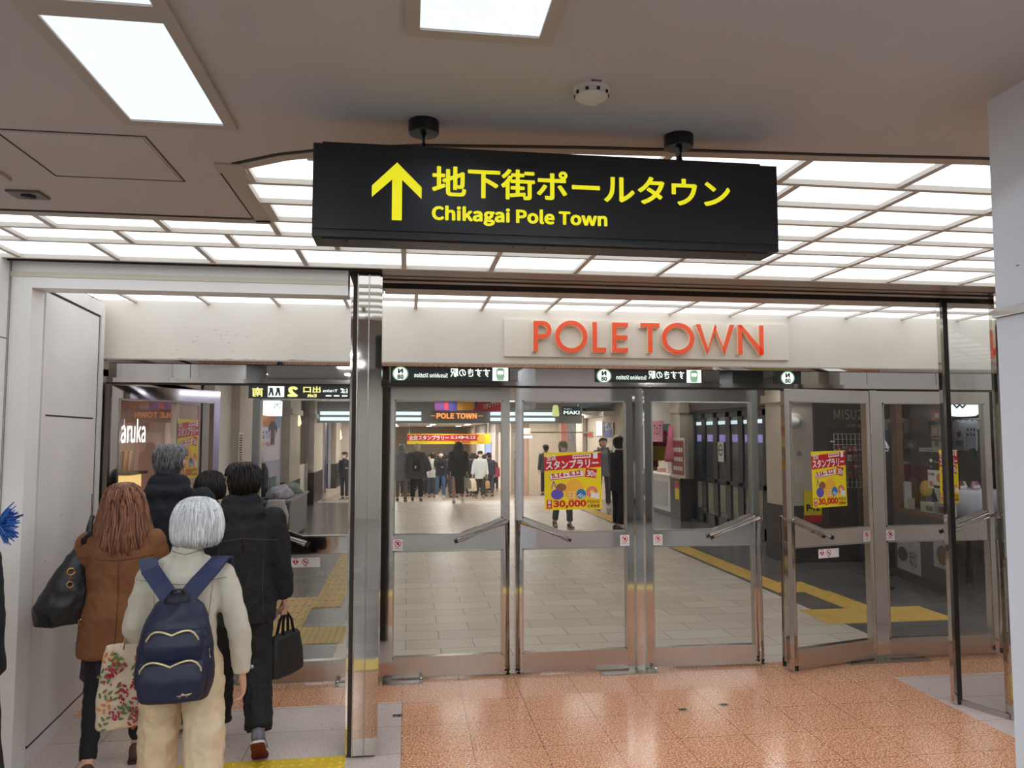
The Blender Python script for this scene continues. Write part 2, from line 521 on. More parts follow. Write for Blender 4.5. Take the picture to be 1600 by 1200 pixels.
# extra luminous strip behind the left fascia
for i in range(4):
    a = XL + i * .515; b = min(a + .515, -.4)
    obj('diffuser', bx(a, b, 4.80, 5.16, CZ + .020, CZ + .024), M_LUM, lum)

# soffit with shutter tracks between the portal posts
bm = B(); box(bm, -.16, XR, 4.46, 4.62, CZ - .004, CZ + .05); box(bm, -.16, XR, 4.66, 4.86, CZ - .004, CZ + .05)
struct('ceiling_soffit', bm, M_SOFFIT)
bm = B(); box(bm, -.16, XR, 4.62, 4.66, CZ + .03, CZ + .05); box(bm, -.16, XR, 4.86, 4.96, CZ + .03, CZ + .05); box(bm, -.36, -.16, 4.46, 5.16, CZ, CZ + .05)
box(bm, -2.265, -.16, 4.46, 4.66, CZ + .004, CZ + .05)
struct('trim_3', bm, M_SEAM)
bm = B(); box(bm, -.16, XR, 4.735, 4.75, CZ - .012, CZ - .004); box(bm, -.16, XR, 4.95, 4.965, CZ - .02, CZ + .05); box(bm, XL, -.16, 4.49, 4.50, CZ - .008, CZ + .004)
struct('trim_4', bm, M_SEAM)
struct('ceiling_soffit_inner', bx(-.16, XR, 4.965, 5.16, CZ - .02, CZ + .05), M_TRIM)

# ---- recessed lamp panels of the grey ceiling
M_LAMP = emis('lamp_panel', (.74, .86, 1.0, 1), E_LAMP)
M_HLAMP = emis('hall_fill_lamp_panel', (.90, .96, 1.0, 1), E_HALL)
def lamp(x0, x1, y0, y1, z, label, m=None, group=None, fr=.035):
    t = thing('ceiling_light', label, 'ceiling light', ((x0 + x1) / 2, (y0 + y1) / 2, z), 0, group)
    b = B()
    for (a, c, d, e) in ((x0 - fr, x1 + fr, y0 - fr, y0), (x0 - fr, x1 + fr, y1, y1 + fr), (x0 - fr, x0, y0, y1), (x1, x1 + fr, y0, y1)):
        box(b, a, c, d, e, z - .012, z + .01)
    obj('frame', b, M_TRIM, t, bevel=.003)
    obj('diffuser', bx(x0, x1, y0, y1, z - .006, z + .006), m or M_LAMP, t)
    return t
lamp(-.855, -.580, 1.815, 2.41, CZ, 'large recessed ceiling lamp panel, whole in view left of the black sign')
lamp(-.855, -.580, 1.15, 1.745, CZ, 'recessed ceiling lamp panel cut off by the top edge, just beyond the large one')
lamp(.02, .310, 1.15, 1.76, CZ, 'recessed ceiling lamp panel cut off by the top edge, above the black sign')
lamp(-1.82, -1.545, 2.44, 3.03, CZ, 'recessed ceiling lamp panel of which only a corner shows at the left edge')
for x in (-6, -3.6, -1.2, 1.2, 3.6, 6):
    for y in (-6.5, -4.6, -2.7, -.4):
        lamp(x - .3, x + .3, y - .15, y + .15, 3.30, 'unseen fill lamp panel in the hall ceiling behind the viewer', M_HLAMP, 'hall fill lamps behind the viewer')  # out of view, driven far above the visible lamps for extra light

# ---- small ceiling fittings
t = thing('smoke_detector', 'round white smoke detector on the grey ceiling', 'smoke detector', (.505, 2.02, CZ))
obj('base', lathe(B(), [(.052, 0), (.052, -.010), (.047, -.014)], (.505, 2.02, CZ)), mat('offwhite_plastic', C(216, 208, 196), .4), t, smooth=True, ang=40)
bm = lathe(B(), [(.046, -.012), (.046, -.03), (.035, -.036), (.024, -.044), (.010, -.046)], (.505, 2.02, CZ))
obj('sensor_head', bm, MATS['offwhite_plastic'], t, smooth=True, ang=40)
bm = B()
for i in range(9):
    a = PI * 2 * i / 9
    box(bm, .505 + .0455 * math.cos(a) - .004, .505 + .0455 * math.cos(a) + .004, 2.02 + .0455 * math.sin(a) - .004, 2.02 + .0455 * math.sin(a) + .004, CZ - .027, CZ - .019)
obj('vent', bm, M_BLACK, t); bm = None
text('消防用', mat('red_ink', C(150, 40, 40), .6), t, (.49, 1.966, CZ - .009), X, Z, .03, .006, 'lettering')
bm = B()
for (a, b, c, d) in ((-1.33, -.86, 2.56, 2.565), (-1.33, -.86, 3.005, 3.01), (-1.33, -1.325, 2.56, 3.01), (-.865, -.86, 2.56, 3.01)): box(bm, a, b, c, d, CZ - .002, CZ + .01)
t = thing('access_hatch', 'square access hatch outlined by a thin seam in the grey ceiling', 'hatch', (-1.095, 2.785, CZ))
obj('panel', bx(-1.31, -.875, 2.575, 2.995, CZ - .0035, CZ + .005), M_CEIL, t)
obj('seam', bm, M_SEAM, t)
t = thing('ceiling_speaker', 'small dark rectangular ceiling fitting with a round lens at the left edge', 'sensor', (-1.53, 3.25, CZ))
obj('plate', bx(-1.60, -1.475, 3.20, 3.30, CZ - .01, CZ + .004), mat('dark_plate', C(110, 104, 100), .5), t, bevel=.004)
obj('lens', lathe(B(), [(.03, -.008), (.026, -.018), (.012, -.02)], (-1.535, 3.25, CZ)), M_BLACK, t, smooth=True)

# ================================================================== hanging direction sign
M_SBLK = mat('sign_black', C(20, 21, 24), .32)
M_YEL = emis('sign_yellow', C(222, 214, 22), .62)
M_YEL.node_tree.nodes['Principled BSDF'].inputs['Base Color'].default_value = C(225, 220, 20)
sg = thing('direction_sign', 'long black illuminated sign box with yellow arrow and lettering hanging from the grey ceiling', 'sign', (.45, 2.32, 2.44))
obj('housing', bx(-.287, 1.18, 2.262, 2.39, 2.44, 2.722), M_SBLK, sg, bevel=.004)
obj('face_panel', bx(-.283, 1.176, 2.256, 2.263, 2.462, 2.716), mat('sign_face', C(24, 26, 33), .25), sg, bevel=.0015)
obj('top_cap', bx(-.262, 1.13, 2.275, 2.385, 2.722, 2.732), M_SBLK, sg)
bm = B(); box(bm, -.262, 1.15, 2.28, 2.37, 2.436, 2.44)
for x in (-.19, .32, .42, 1.08): cyl(bm, (x, 2.30, 2.433), (x, 2.30, 2.441), .006, 10)
obj('bottom_cover', bm, mat('sign_bottom', C(52, 48, 47), .35), sg)
for x in (.041, .872):
    obj('canopy', lathe(B(), [(.02, 0), (.047, 0), (.048, -.003), (.048, -.037), (.045, -.04), (.02, -.041)], (x, 2.322, CZ)), M_SBLK, sg, smooth=True, ang=35)
    obj('hanger', cyl(B(), (x, 2.322, CZ - .03), (x, 2.322, 2.73), .017, 18), M_SBLK, sg, smooth=True, ang=40)
# lettering of the hanging sign
def P3(x, z, y): return (x, y, z)
SY = 2.2545
arrow = [(-.039, 2.671), (.035, 2.598), (.035, 2.562), (-.0235, 2.6185), (-.0235, 2.494), (-.0535, 2.494), (-.0535, 2.6185), (-.113, 2.562), (-.113, 2.597)]
bm = B(); prism(bm, [P3(x, z, SY) for x, z in arrow], (0, .003, 0))
obj('arrow', bm, M_YEL, sg, label='yellow upward arrow')
text('地下街ポールタウン', M_YEL, sg, (.066, SY, 2.572), X, Z, .95, .096, bold=.026, sans=False)
text('Chikagai Pole Town', M_YEL, sg, (.066, SY, 2.4865), X, Z, .545, .0585, bold=.016)

# ================================================================== front portal
M_GROOVE = mat('panel_groove', C(150, 144, 138), .7)
SX = -2.218
bm = B(); box(bm, -2.40, SX, 1.06, 4.54, 0, CZ)
struct('wall_left', bm, M_WALL)
bm = B()
for z in (2.388, 1.567, .75): box(bm, SX - .003, SX + .0015, 1.1, 4.53, z - .004, z + .004)
for y in (4.525, 3.4): box(bm, SX - .003, SX + .0015, y - .003, y + .003, 0, CZ)
struct('trim_5', bm, M_GROOVE)
bm = B(); box(bm, -2.40, -2.105, 4.54, 4.69, 0, CZ); box(bm, -2.105, -.36, 4.54, 4.69, 2.680, CZ)
struct('wall_front_left', bm, M_WALL)
struct('trim_6', bx(SX, -.36, 4.533, 4.545, 2.742, 2.770), mat('fascia_groove', C(222, 214, 198), .5))
struct('trim_7', bx(SX - .002, SX + .004, 4.535, 4.545, 0, CZ), M_GROOVE)
struct('wall_reveal', bx(-2.6, -2.28, 4.69, 5.90, 0, CZ), M_LEAF)
fd = thing('fire_door', 'tall cream steel fire door folded flat into the reveal of the left opening', 'door', (-2.16, 5.25, 0))
obj('leaf', bx(-2.20, -2.152, 4.72, 5.70, .10, 2.69), M_LEAF, fd, bevel=.003)
obj('edge_frame', box(box(bx(-2.20, -2.142, 5.725, 5.80, .0, 2.76), -2.20, -2.146, 4.70, 5.80, 2.705, 2.80), -2.20, -2.15, 4.70, 5.72, 0.0, .085), M_LEAF, fd)
obj('seam', box(box(box(B(), -2.196, -2.1535, 4.71, 5.72, 2.69, 2.703), -2.196, -2.1535, 5.702, 5.722, .09, 2.70), -2.196, -2.154, 4.71, 5.72, .087, .098), M_SEAM, fd)
obj('groove', bx(-2.156, -2.1505, 4.78, 5.64, 1.962, 1.972), M_SEAM, fd)
obj('pull_slot', bx(-2.156, -2.149, 5.67, 5.685, 1.21, 1.44), mat('slot_grey', C(120, 114, 110), .4), fd)
bm = B()
for y, z, w_ in ((5.1, 1.35, .010), (5.0, .95, .014), (4.86, 1.1, .012), (5.3, 1.72, .008), (4.83, .72, .014), (5.2, .06, .08), (5.45, .05, .05), (4.95, .04, .06)): box(bm, -2.1525, -2.1512, y, y + w_, z, z + w_ * .5)
obj('scratch', bm, mat('scratch_dark', C(120, 112, 106), .7), fd)
fd.rotation_euler = (0, 0, math.radians(4.6))
# chrome pillar between the openings
pl = thing('portal_pillar', 'mirror-polished steel pillar standing between the left and right openings', 'pillar', (-.25, 4.65, 0))
obj('core', bx(-.33, -.165, 4.565, 4.78, 0.0, 2.80), M_SEAM, pl)
obj('front_panel', bx(-.297, -.239, 4.55, 4.57, .012, 2.815), M_PILLAR, pl, bevel=.002)
obj('front_panel', bx(-.231, -.172, 4.55, 4.57, .012, 2.815), M_PILLAR, pl, bevel=.002)
obj('front_panel', bx(-.340, -.305, 4.57, 4.60, .012, 2.66), M_PILLAR, pl, bevel=.002)
obj('edge_strip', bx(-.304, -.298, 4.546, 4.58, .012, 2.815), M_STEEL2, pl)
obj('edge_strip', bx(-.238, -.232, 4.546, 4.58, .012, 2.815), M_STEEL2, pl)
obj('side_panel', bx(-.172, -.158, 4.56, 4.79, .0, 2.815), M_PILLAR, pl, bevel=.002)
obj('side_panel', bx(-.345, -.331, 4.60, 4.79, .0, 2.66), M_PILLAR, pl, bevel=.002)
# glass side screen at the right end
pr = thing('side_screen', 'clear glass side screen between a dark post and a steel post', 'glass screen', (3.84, 4.7, 0))
gd = Vector((3.905 - 3.79, 4.565 - 4.88, 0)); 
bm = B(); bm.faces.new([bm.verts.new(p) for p in ((3.79, 4.88, .012), (3.905, 4.575, .012), (3.905, 4.575, 2.815), (3.79, 4.88, 2.815))])
obj('pane', bm, M_GLASS, pr)
obj('bottom_rail', prism(B(), [(3.785, 4.87, 0), (3.90, 4.565, 0), (3.915, 4.575, 0), (3.80, 4.885, 0)], (0, 0, .035)), M_STEEL2, pr)
obj('end_post', bx(3.905, 3.975, 4.55, 4.60, .0, 2.815), M_PILLAR, pr, bevel=.002)
obj('end_post', bx(3.982, 4.30, 4.56, 4.60, .0, 2.815), M_PILLAR, pr, bevel=.002)
obj('edge_strip', tube(B(), [(3.979, 4.556, 0.0), (3.979, 4.556, 2.815)], .007, 10), M_STEEL2, pr)
obj('dark_post', bx(3.765, 3.80, 4.86, 4.90, .0, 2.81), mat('jamb_dark', C(40, 36, 34), .25), pr)
obj('post_edge', bx(3.742, 3.765, 4.862, 4.898, .0, 2.81), M_STEEL, pr)
struct('wall_front_right', bx(4.30, 6.5, 4.6, 4.8, 0, CZ), M_WALL)
struct('wall_right', bx(5.56, 5.7, 4.8, 5.95, 0, CZ), M_WALL)
# pale column close to the viewer
M_COLP = mat('pale_column_panel', C(236, 238, 248), .35, var=.015, vscale=1)
cl = thing('wall_column', 'pale bluish square column with a steel band, cut off by the right edge', 'column', (2.2, 1.2, 0))
obj('shaft', bx(1.68, 2.7, .35, 1.95, 0, 2.186), M_COLP, cl, bevel=.006)
obj('shaft', bx(1.68, 2.7, .35, 1.95, 2.212, CZ), M_COLP, cl, bevel=.006)
obj('steel_band', bx(1.672, 2.708, .342, 1.958, 2.187, 2.211), M_STEEL, cl)
bm = B()
for (y, z, a) in ((1.86, 2.32, .5), (1.85, 1.90, .9), (1.80, 2.24, .3)):
    box(bm, 1.6795, 1.6805, y, y + .012, z, z + .004)
obj('scuff', bm, mat('scuff_grey', C(150, 152, 160), .6), cl)

# ================================================================== wall above the doors
DY = 5.93
struct('wall_above_doors', bx(-2.3, 5.6, 5.88, 6.10, 2.412, 2.95), M_FASCIA)
bm = B()
r_ = None
for x in (-2.2, 5.56):
    v = [bm.verts.new(p) for p in ((x, 5.872, 2.412), (x, 5.90, 2.384), (x, 5.90, 2.412))]
    if r_: 
        bridge(bm, r_, v); bm.faces.new(v)
    else: bm.faces.new(v[::-1])
    r_ = v
struct('trim_8', bm, M_MIRROR)
struct('trim_9', bx(-2.2, 5.56, 5.865, 5.875, 2.405, 2.415), M_TRIM)
# dirt on the left fascia
bm = B()
for i in range(26):
    x = -1.45 + rnd.gauss(0, .16); z = 2.57 + rnd.gauss(0, .05)
    box(bm, x, x + rnd.uniform(.004, .03), 5.8795, 5.881, z, z + rnd.uniform(.002, .006))
for i in range(14):
    x = rnd.uniform(-1.7, -.8); box(bm, x, x + rnd.uniform(.02, .07), 5.8795, 5.881, 2.418, 2.422)
struct('trim_10', bm, mat('wall_stain', C(196, 186, 174), .7))
# transom: mirror panes between steel bars
tr = struct('window_transom', bx(-2.2, 5.56, 5.89, 5.99, 2.240, 2.274), M_STEEL)
for a, b in ((-2.2, -1.62), (-1.62, -.19), (-.16, .55), (.55, 1.80), (1.80, 2.35), (2.35, 3.02), (3.02, 3.86), (3.86, 4.5), (4.5, 5.56)):
    obj('mirror_pane', bx(a + .002, b - .002, 5.925, 5.94, 2.274, 2.386), M_MIRROR, tr)
obj('backing', bx(-2.2, 5.56, 5.945, 5.96, 2.274, 2.412), M_SEAM, tr)
bm = B(); box(bm, -2.2, 5.56, 5.896, 5.985, 2.228, 2.240)
obj('rebate', bm, M_SEAM, tr)
bm = B()
for x in (-2.235, -.215, 1.813, 3.862):
    box(bm, x, x + .062, 5.90, 5.97, 0, 2.24)
struct('trim_11', bm, M_STEEL)

# ---- letters over the doors
M_LED = bpy.data.materials.new('red_led_face'); M_LED.use_nodes = True
nt = M_LED.node_tree; N = nt.nodes; L = nt.links; b = N['Principled BSDF']
tc = N.new('ShaderNodeTexCoord'); sp = N.new('ShaderNodeSeparateXYZ'); cb = N.new('ShaderNodeCombineXYZ')
L.new(tc.outputs['Object'], sp.inputs[0]); L.new(sp.outputs[0], cb.inputs[0]); L.new(sp.outputs[2], cb.inputs[1])
vo = N.new('ShaderNodeTexVoronoi'); vo.voronoi_dimensions = '2D'; vo.inputs['Scale'].default_value = 105; vo.inputs['Randomness'].default_value = 0
L.new(cb.outputs[0], vo.inputs['Vector'])
rp = N.new('ShaderNodeValToRGB'); rp.color_ramp.elements[0].position = .22; rp.color_ramp.elements[1].position = .42
rp.color_ramp.elements[0].color = C(248, 130, 76); rp.color_ramp.elements[1].color = C(208, 36, 12)
L.new(vo.outputs['Distance'], rp.inputs['Fac']); L.new(rp.outputs[0], b.inputs['Base Color']); L.new(rp.outputs[0], b.inputs['Emission Color'])
b.inputs['Emission Strength'].default_value = .22
M_LEDC = mat('letter_side', C(236, 222, 196), .4)
ps = thing('entrance_sign', 'cream sign board with big red dotted capital letters above the glass doors', 'sign', (1.93, 5.86, 2.473))
obj('board', bx(.746, 3.125, 5.858, 5.88, 2.470, 2.765), mat('sign_board', C(232, 224, 211), .45), ps, bevel=.003)
def ringpoly(cx, cz, ro, ri, a0, a1, n, sx=1.0):
    out = []
    for i in range(n):
        t0 = a0 + (a1 - a0) * i / n; t1 = a0 + (a1 - a0) * (i + 1) / n
        out.append([(cx + sx * ro * math.cos(t0), cz + ro * math.sin(t0)), (cx + sx * ro * math.cos(t1), cz + ro * math.sin(t1)),
                    (cx + sx * ri * math.cos(t1), cz + ri * math.sin(t1)), (cx + sx * ri * math.cos(t0), cz + ri * math.sin(t0))])
    return out
def R4(x0, x1, z0, z1): return [(x0, z0), (x1, z0), (x1, z1), (x0, z1)]
def letter_shape(ch, x0, x1, z0, z1, s=.036):
    w, h = x1 - x0, z1 - z0
    if ch == 'O':
        r = h / 2 + .008; return ringpoly((x0 + x1) / 2, (z0 + z1) / 2, r, r - s, 0, 2 * PI, 36, (w / 2) / r)
    if ch == 'P':
        ro = h * .29; cz = z1 - ro
        return [R4(x0, x0 + s, z0, z1), R4(x0 + s, x1 - ro, z1 - s * .95, z1), R4(x0 + s, x1 - ro, z1 - 2 * ro, z1 - 2 * ro + s * .95)] + ringpoly(x1 - ro, cz, ro, ro - s * .95, -PI / 2, PI / 2, 14)
    if ch == 'L': return [R4(x0, x0 + s, z0, z1), R4(x0 + s, x1, z0, z0 + s)]
    if ch == 'E': return [R4(x0, x0 + s, z0, z1), R4(x0 + s, x1, z0, z0 + s), R4(x0 + s, x1, z1 - s, z1), R4(x0 + s, x1 - .004, z0 + h * .5 - s / 2, z0 + h * .5 + s / 2)]
    if ch == 'T': return [R4(x0, x1, z1 - s, z1), R4((x0 + x1 - s) / 2, (x0 + x1 + s) / 2, z0, z1 - s)]
    if ch == 'N':
        return [R4(x0, x0 + s, z0, z1), R4(x1 - s, x1, z0, z1), [(x0 + s * .2, z1), (x1 - s, z0), (x1 - s * .2, z0 - .008), (x1 - s * .2, z0 + s), (x0 + s, z1)]]
    if ch == 'W':
        q = w / 4; t = s * 1.05
        return [[(x0, z1), (x0 + t, z1), (x0 + q + t * .55, z0 + .03), (x0 + q + t * .2, z0 - .006)],
                [(x0 + q + t * .1, z0 - .006), (x0 + q + t * .62, z0 + .02), (x0 + 2 * q + t * .3, z1 - .02), (x0 + 2 * q, z1)],
                [(x0 + 2 * q, z1), (x0 + 2 * q + t * .3, z1 - .05), (x0 + 3 * q + t * .1, z0 - .006), (x0 + 3 * q - t * .5, z0 + .03), (x0 + 2 * q - t * .2, z1 - .04)],
                [(x0 + 3 * q - t * .1, z0 - .006), (x0 + 3 * q + t * .3, z0 + .04), (x1, z1), (x1 - t, z1), (x0 + 3 * q - t * .5, z0 + .05)]]
for ch, x0, x1 in (('P', .972, 1.115), ('O', 1.144, 1.405), ('L', 1.447, 1.557), ('E', 1.608, 1.737), ('T', 1.842, 2.0), ('O', 2.017, 2.291), ('W', 2.305, 2.632), ('N', 2.662, 2.883)):
    shp = letter_shape(ch, x0, x1, 2.508, 2.748)
    bm = B()
    for p in shp:
        c = Vector((sum(a for a, _ in p) / len(p), sum(z for _, z in p) / len(p)))
        prism(bm, [(a - .004, 5.815, z - .003) for a, z in p], (0, .044, 0))
    lo = obj('letter', bm, M_LEDC, ps)
    bm = B()
    for p in shp: prism(bm, [(a, 5.812, z) for a, z in p], (0, .004, 0))
    obj('dotted_face', bm, M_LED, lo, label='red dotted face')
# ================================================================== glass doors
M_TIP = mat('handle_tip', C(24, 24, 25), .5)
M_STICK = mat('sticker_white', C(232, 230, 228), .5)
M_RED = mat('print_red', C(206, 24, 34), .5)
M_WHITE = mat('print_white', C(245, 243, 240), .5)
M_INK = mat('print_ink', C(60, 50, 50), .5)
M_PYEL = mat('poster_yellow', C(250, 226, 20), .45)
def leaf(name, hx, hy, s, ang, label, W=.955, handle=True):
    """A framed glass leaf, hinge at (hx, hy); s=+1 opens to the right of its hinge, -1 to the left."""
    d = bpy.data.objects.new(name, None); COL.objects.link(d); d.empty_display_size = .05
    d.location = (hx, hy, 0); d.rotation_euler = (0, 0, ang)
    d['kind'] = 'structure'; d['label'] = label; d['category'] = 'glass door'
    def b4(bm, u0, u1, y0, y1, z0, z1): return box(bm, min(s * u0, s * u1), max(s * u0, s * u1), y0, y1, z0, z1)
    st, T = .056, .022
    bm = B()
    b4(bm, 0, st, -T, T, .018, 2.222); b4(bm, W - st, W, -T, T, .018, 2.222)
    obj('stile', bm, M_STEEL, d, local=True, bevel=.003)
    obj('top_rail', b4(B(), st, W - st, -T, T, 2.124, 2.222), M_STEEL, d, local=True, bevel=.003)
    bm = B(); pts = [(st, .966), (W - st, .966), (W - st, 1.205), (W * .60, 1.083), (st, 1.083)]
    prism(bm, [(s * u, -T, z) for u, z in pts], (0, 2 * T, 0))
    obj('middle_rail', bm, M_STEEL, d, local=True)
    obj('bottom_rail', b4(B(), st, W - st, -T, T, .018, .161), M_STEEL2, d, local=True, bevel=.003)
    bm = B(); pts = [(st, 1.083), (W * .60, 1.083), (W - st, 1.205), (W - st, 2.124), (st, 2.124)]
    bm.faces.new([bm.verts.new((s * u, 0, z)) for u, z in pts])
    obj('upper_glass', bm, M_GLASS, d, local=True)
    bm = B(); bm.faces.new([bm.verts.new((s * u, 0, z)) for u, z in ((st, .161), (W - st, .161), (W - st, .966), (st, .966))])
    obj('lower_glass', bm, M_GLASS, d, local=True)
    bm = B()
    for (z0, z1) in ((1.083, 2.124), (.161, .966)):
        b4(bm, st, st + .010, -T - .006, T + .006, z0, z1); b4(bm, W - st - .010, W - st, -T - .006, T + .006, z0 + (.1 if z0 > 1 else 0), z1)
        b4(bm, st, W - st, -T - .006, T + .006, z1 - .010, z1)
        b4(bm, st, W * (.6 if z0 > 1 else 1) - (0 if z0 > 1 else st), -T - .006, T + .006, z0, z0 + .010)
    prism(bm, [(s * W * .6, -T - .006, 1.083), (s * (W - st), -T - .006, 1.205), (s * (W - st), -T - .006, 1.217), (s * W * .6, -T - .006, 1.095)], (0, 2 * T + .012, 0))
    obj('glazing_bead', bm, M_STEEL2, d, local=True)
    for side in (-1, 1):
        if not handle: break
        y = side * .066; zo = 0 if side < 0 else .012
        bm = B()
        tube(bm, [(s * (W * .57), y, 1.035 + zo), (s * (W - .02), y, 1.180 + zo)], .0165, 14)
        tube(bm, [(s * (W - .02), y, 1.19 + zo), (s * (W - .02), y, .06)], .0145, 14)
        for u, z in ((W * .68, 1.066 + zo), (W - .03, 1.17 + zo), (W - .02, .12)):
            tube(bm, [(s * u, y, z), (s * u, side * T, z)], .008, 10)
        h = obj('handle', bm, M_STEEL, d, local=True, smooth=True, ang=40)
        bm = B(); dv = Vector((s * (W * .57 - W + .02), 0, 1.035 - 1.18)).normalized()
        p = Vector((s * (W * .57), y, 1.035 + zo))
        tube(bm, [p - dv * .002, p + dv * .022], .0185, 14)
        tube(bm, [(s * (W - .02), y, .065), (s * (W - .02), y, .028)], .0175, 14)
        obj('end_cap', bm, M_TIP, h, local=True, smooth=True, ang=40)
    obj('hinge_shoe', b4(B(), .006, .05, -T - .004, T + .004, .004, .018), M_STEEL2, d, local=True)
    return d
D1 = leaf('door_1', -.158, DY, 1, 0, 'closed glass door nearest the steel pillar, hinged on its left')
D2 = leaf('door_2', 1.795, DY, -1, 0, 'closed glass door with a yellow poster on its upper pane, left of the wide jamb')
D3 = leaf('door_3', 1.895, DY, 1, math.radians(-1.5), 'closed glass door without a poster, right of the poster door')
D4 = leaf('door_4', 3.872, DY, -1, math.radians(14.5), 'glass door standing ajar towards the viewer with a tilted yellow poster', W=.93)
D5 = leaf('door_5', 3.925, DY, 1, 0, 'glass door in front of the gift shop window, crossed by the dark post', W=1.06)
D6 = leaf('door_6', -2.18, DY, 1, math.radians(52), 'glass door of the left opening swung wide open into the corridor')
D7 = leaf('door_7', -.205, DY, -1, 0, 'closed glass door of the left opening beside the steel pillar')

# floor closer plates
for i, (x0, x1, lb) in enumerate(((-.17, .13, 'flat steel floor-hinge plate under the door nearest the steel pillar'), (1.50, 1.96, 'flat steel floor-hinge plate under the wide jamb between the poster door and its neighbour'),
                   (3.55, 4.28, 'flat steel floor-hinge plate under the door standing ajar'), (-.52, -.22, 'flat steel floor-hinge plate left of the steel pillar'))):
    t = thing('floor_hinge_plate', lb, 'hinge plate', ((x0 + x1) / 2, 5.86, 0), 0, 'floor hinge plates')
    obj('plate', bx(x0, x1, 5.80, 5.905, 0, .008), M_STEEL2, t, bevel=.002)
    sx = x1 - .015 if i in (0, 1) else x0 + .02
    obj('stop_pin', lathe(B(), [(.013, 0.0), (.013, .022), (.008, .03), (.003, .032)], (sx, 5.845, .008)), M_STEEL, t, smooth=True)
# small brass/steel floor markers
for i, (x, y, lb) in enumerate(((1.86, 5.03, 'small steel floor socket left of its twin on the orange tiles'), (2.17, 5.08, 'small steel floor socket with two slots on the orange tiles'), (-.05, 5.18, 'small square floor marker on the pale strip by the steel pillar'))):
    t = thing('floor_socket', lb, 'floor socket', (x, y, 0), 0, 'floor sockets')
    obj('plate', bx(x - .03, x + .03, y - .024, y + .024, 0, .003), M_STEEL2, t)
    obj('slot', box(bx(x - .018, x - .004, y - .012, y + .012, .0028, .0034), x + .006, x + .018, y - .012, y + .012, .0028, .0034), M_BLACK, t)

# ---- stickers and posters; each placed by an origin with its own u (along) axis, upright
def quad(bm, o, u, v, pts, off=0.0):
    o, u, v = Vector(o), Vector(u).normalized(), Vector(v).normalized(); n = u.cross(v)
    bm.faces.new([bm.verts.new(o + u * a + v * b + n * off) for a, b in pts]); return bm
def slabq(bm, o, u, v, pts, t=.002, off=0.0):
    o, u, v = Vector(o), Vector(u).normalized(), Vector(v).normalized(); n = u.cross(v)
    return prism(bm, [o + u * a + v * b + n * off for a, b in pts], n * t)
def RECT(a0, a1, b0, b1): return [(a0, b0), (a1, b0), (a1, b1), (a0, b1)]
def prohib(bm, o, u, v, c, r, off):
    n = Vector(u).normalized().cross(Vector(v).normalized())
    cc = Vector(o) + Vector(u).normalized() * c[0] + Vector(v).normalized() * c[1] + n * off
    annulus(bm, cc, u, v, r, r * .8)
    k = r * .64; w = r * .1
    quad(bm, cc, u, v, [(-k - w, k - w), (-k + w, k + w), (k + w, -k + w), (k - w, -k - w)])
def sticker_small(o, u, label):
    t = thing('warning_sticker', label, 'sticker', o, 0, 'no-touching stickers on the doors')
    v = Z; w, h = .075, .085
    obj('paper', slabq(B(), o, u, v, RECT(0, w, 0, h), .001), M_STICK, t)
    bm = B(); prohib(bm, o, u, v, (w / 2, h * .62), .026, .0016); obj('prohibition_ring', bm, M_RED, t)
    bm = B(); quad(bm, o, u, v, [(w * .40, h * .5), (w * .62, h * .5), (w * .66, h * .72), (w * .5, h * .78), (w * .38, h * .68)], .0014)
    obj('hand_symbol', bm, M_INK, t)
    text('さわらないで', M_INK, t, Vector(o) + Vector(u) * .01 + Vector((0, 0, .012)) + Vector(u).cross(Vector(v)) * .0016, u, v, w - .02, .012, bold=.02, sans=False)
    return t
yf = DY - .0245
sticker_small((-.105, yf, .97), X, 'small white sticker with red ring on the door nearest the steel pillar')
sticker_small((1.683, yf, .972), X, 'small white sticker with red ring on the door with the upright poster')
sticker_small((1.955, yf - .004, .972), X, 'small white sticker with red ring on the closed door without poster')
a4 = math.radians(14.5); u4 = Vector((math.cos(a4), math.sin(a4), 0)); n4 = Vector((u4.y, -u4.x, 0))
def on4(uu, z, off=.0245): return Vector((3.872, DY, z)) - u4 * uu + n4 * off
sticker_small(on4(.135, .972), u4, 'small white sticker with red ring on the door standing ajar')
sticker_small((3.975, yf, .972), X, 'small white sticker with red ring on the door by the shop window')
def sticker_wide(o, u, label):
    t = thing('notice_sticker', label, 'sticker', o, 0, 'wide three-symbol stickers')
    v = Z; w, h = .215, .072; n = Vector(u).cross(Vector(v))
    obj('paper', slabq(B(), o, u, v, RECT(0, w, 0, h), .001), M_STICK, t)
    bm = B()
    hp = []
    for i in range(24):
        a = 2 * PI * i / 24; hp.append((.036 + .0013 * 16 * math.sin(a) ** 3, .038 + .0013 * (13 * math.cos(a) - 5 * math.cos(2 * a) - 2 * math.cos(3 * a) - math.cos(4 * a))))
    quad(bm, o, u, v, hp, .0015); prohib(bm, o, u, v, (.107, .040), .024, .0015)
    obj('red_print', bm, M_RED, t)
    bm = B(); quad(bm, o, u, v, [(.040, .050), (.030, .036), (.036, .036), (.033, .026), (.043, .040), (.037, .040)], .002); obj('lightning_mark', bm, M_WHITE, t)
    bm = B(); quad(bm, o, u, v, RECT(.094, .118, .037, .042), .0013); quad(bm, o, u, v, RECT(.119, .122, .037, .042), .0013); obj('cigarette_symbol', bm, M_INK, t)
    text('AED', M_RED, t, Vector(o) + Vector(u) * .024 + Vector((0, 0, .061)) + n * .0015, u, v, .024, .008)
    text('禁煙', M_INK, t, Vector(o) + Vector(u) * .098 + Vector((0, 0, .005)) + n * .0015, u, v, .02, .008, sans=False)
    return t
sticker_wide((-.862, DY - .004, .858), X, 'white three-symbol sticker on the lower pane of the left closed door')
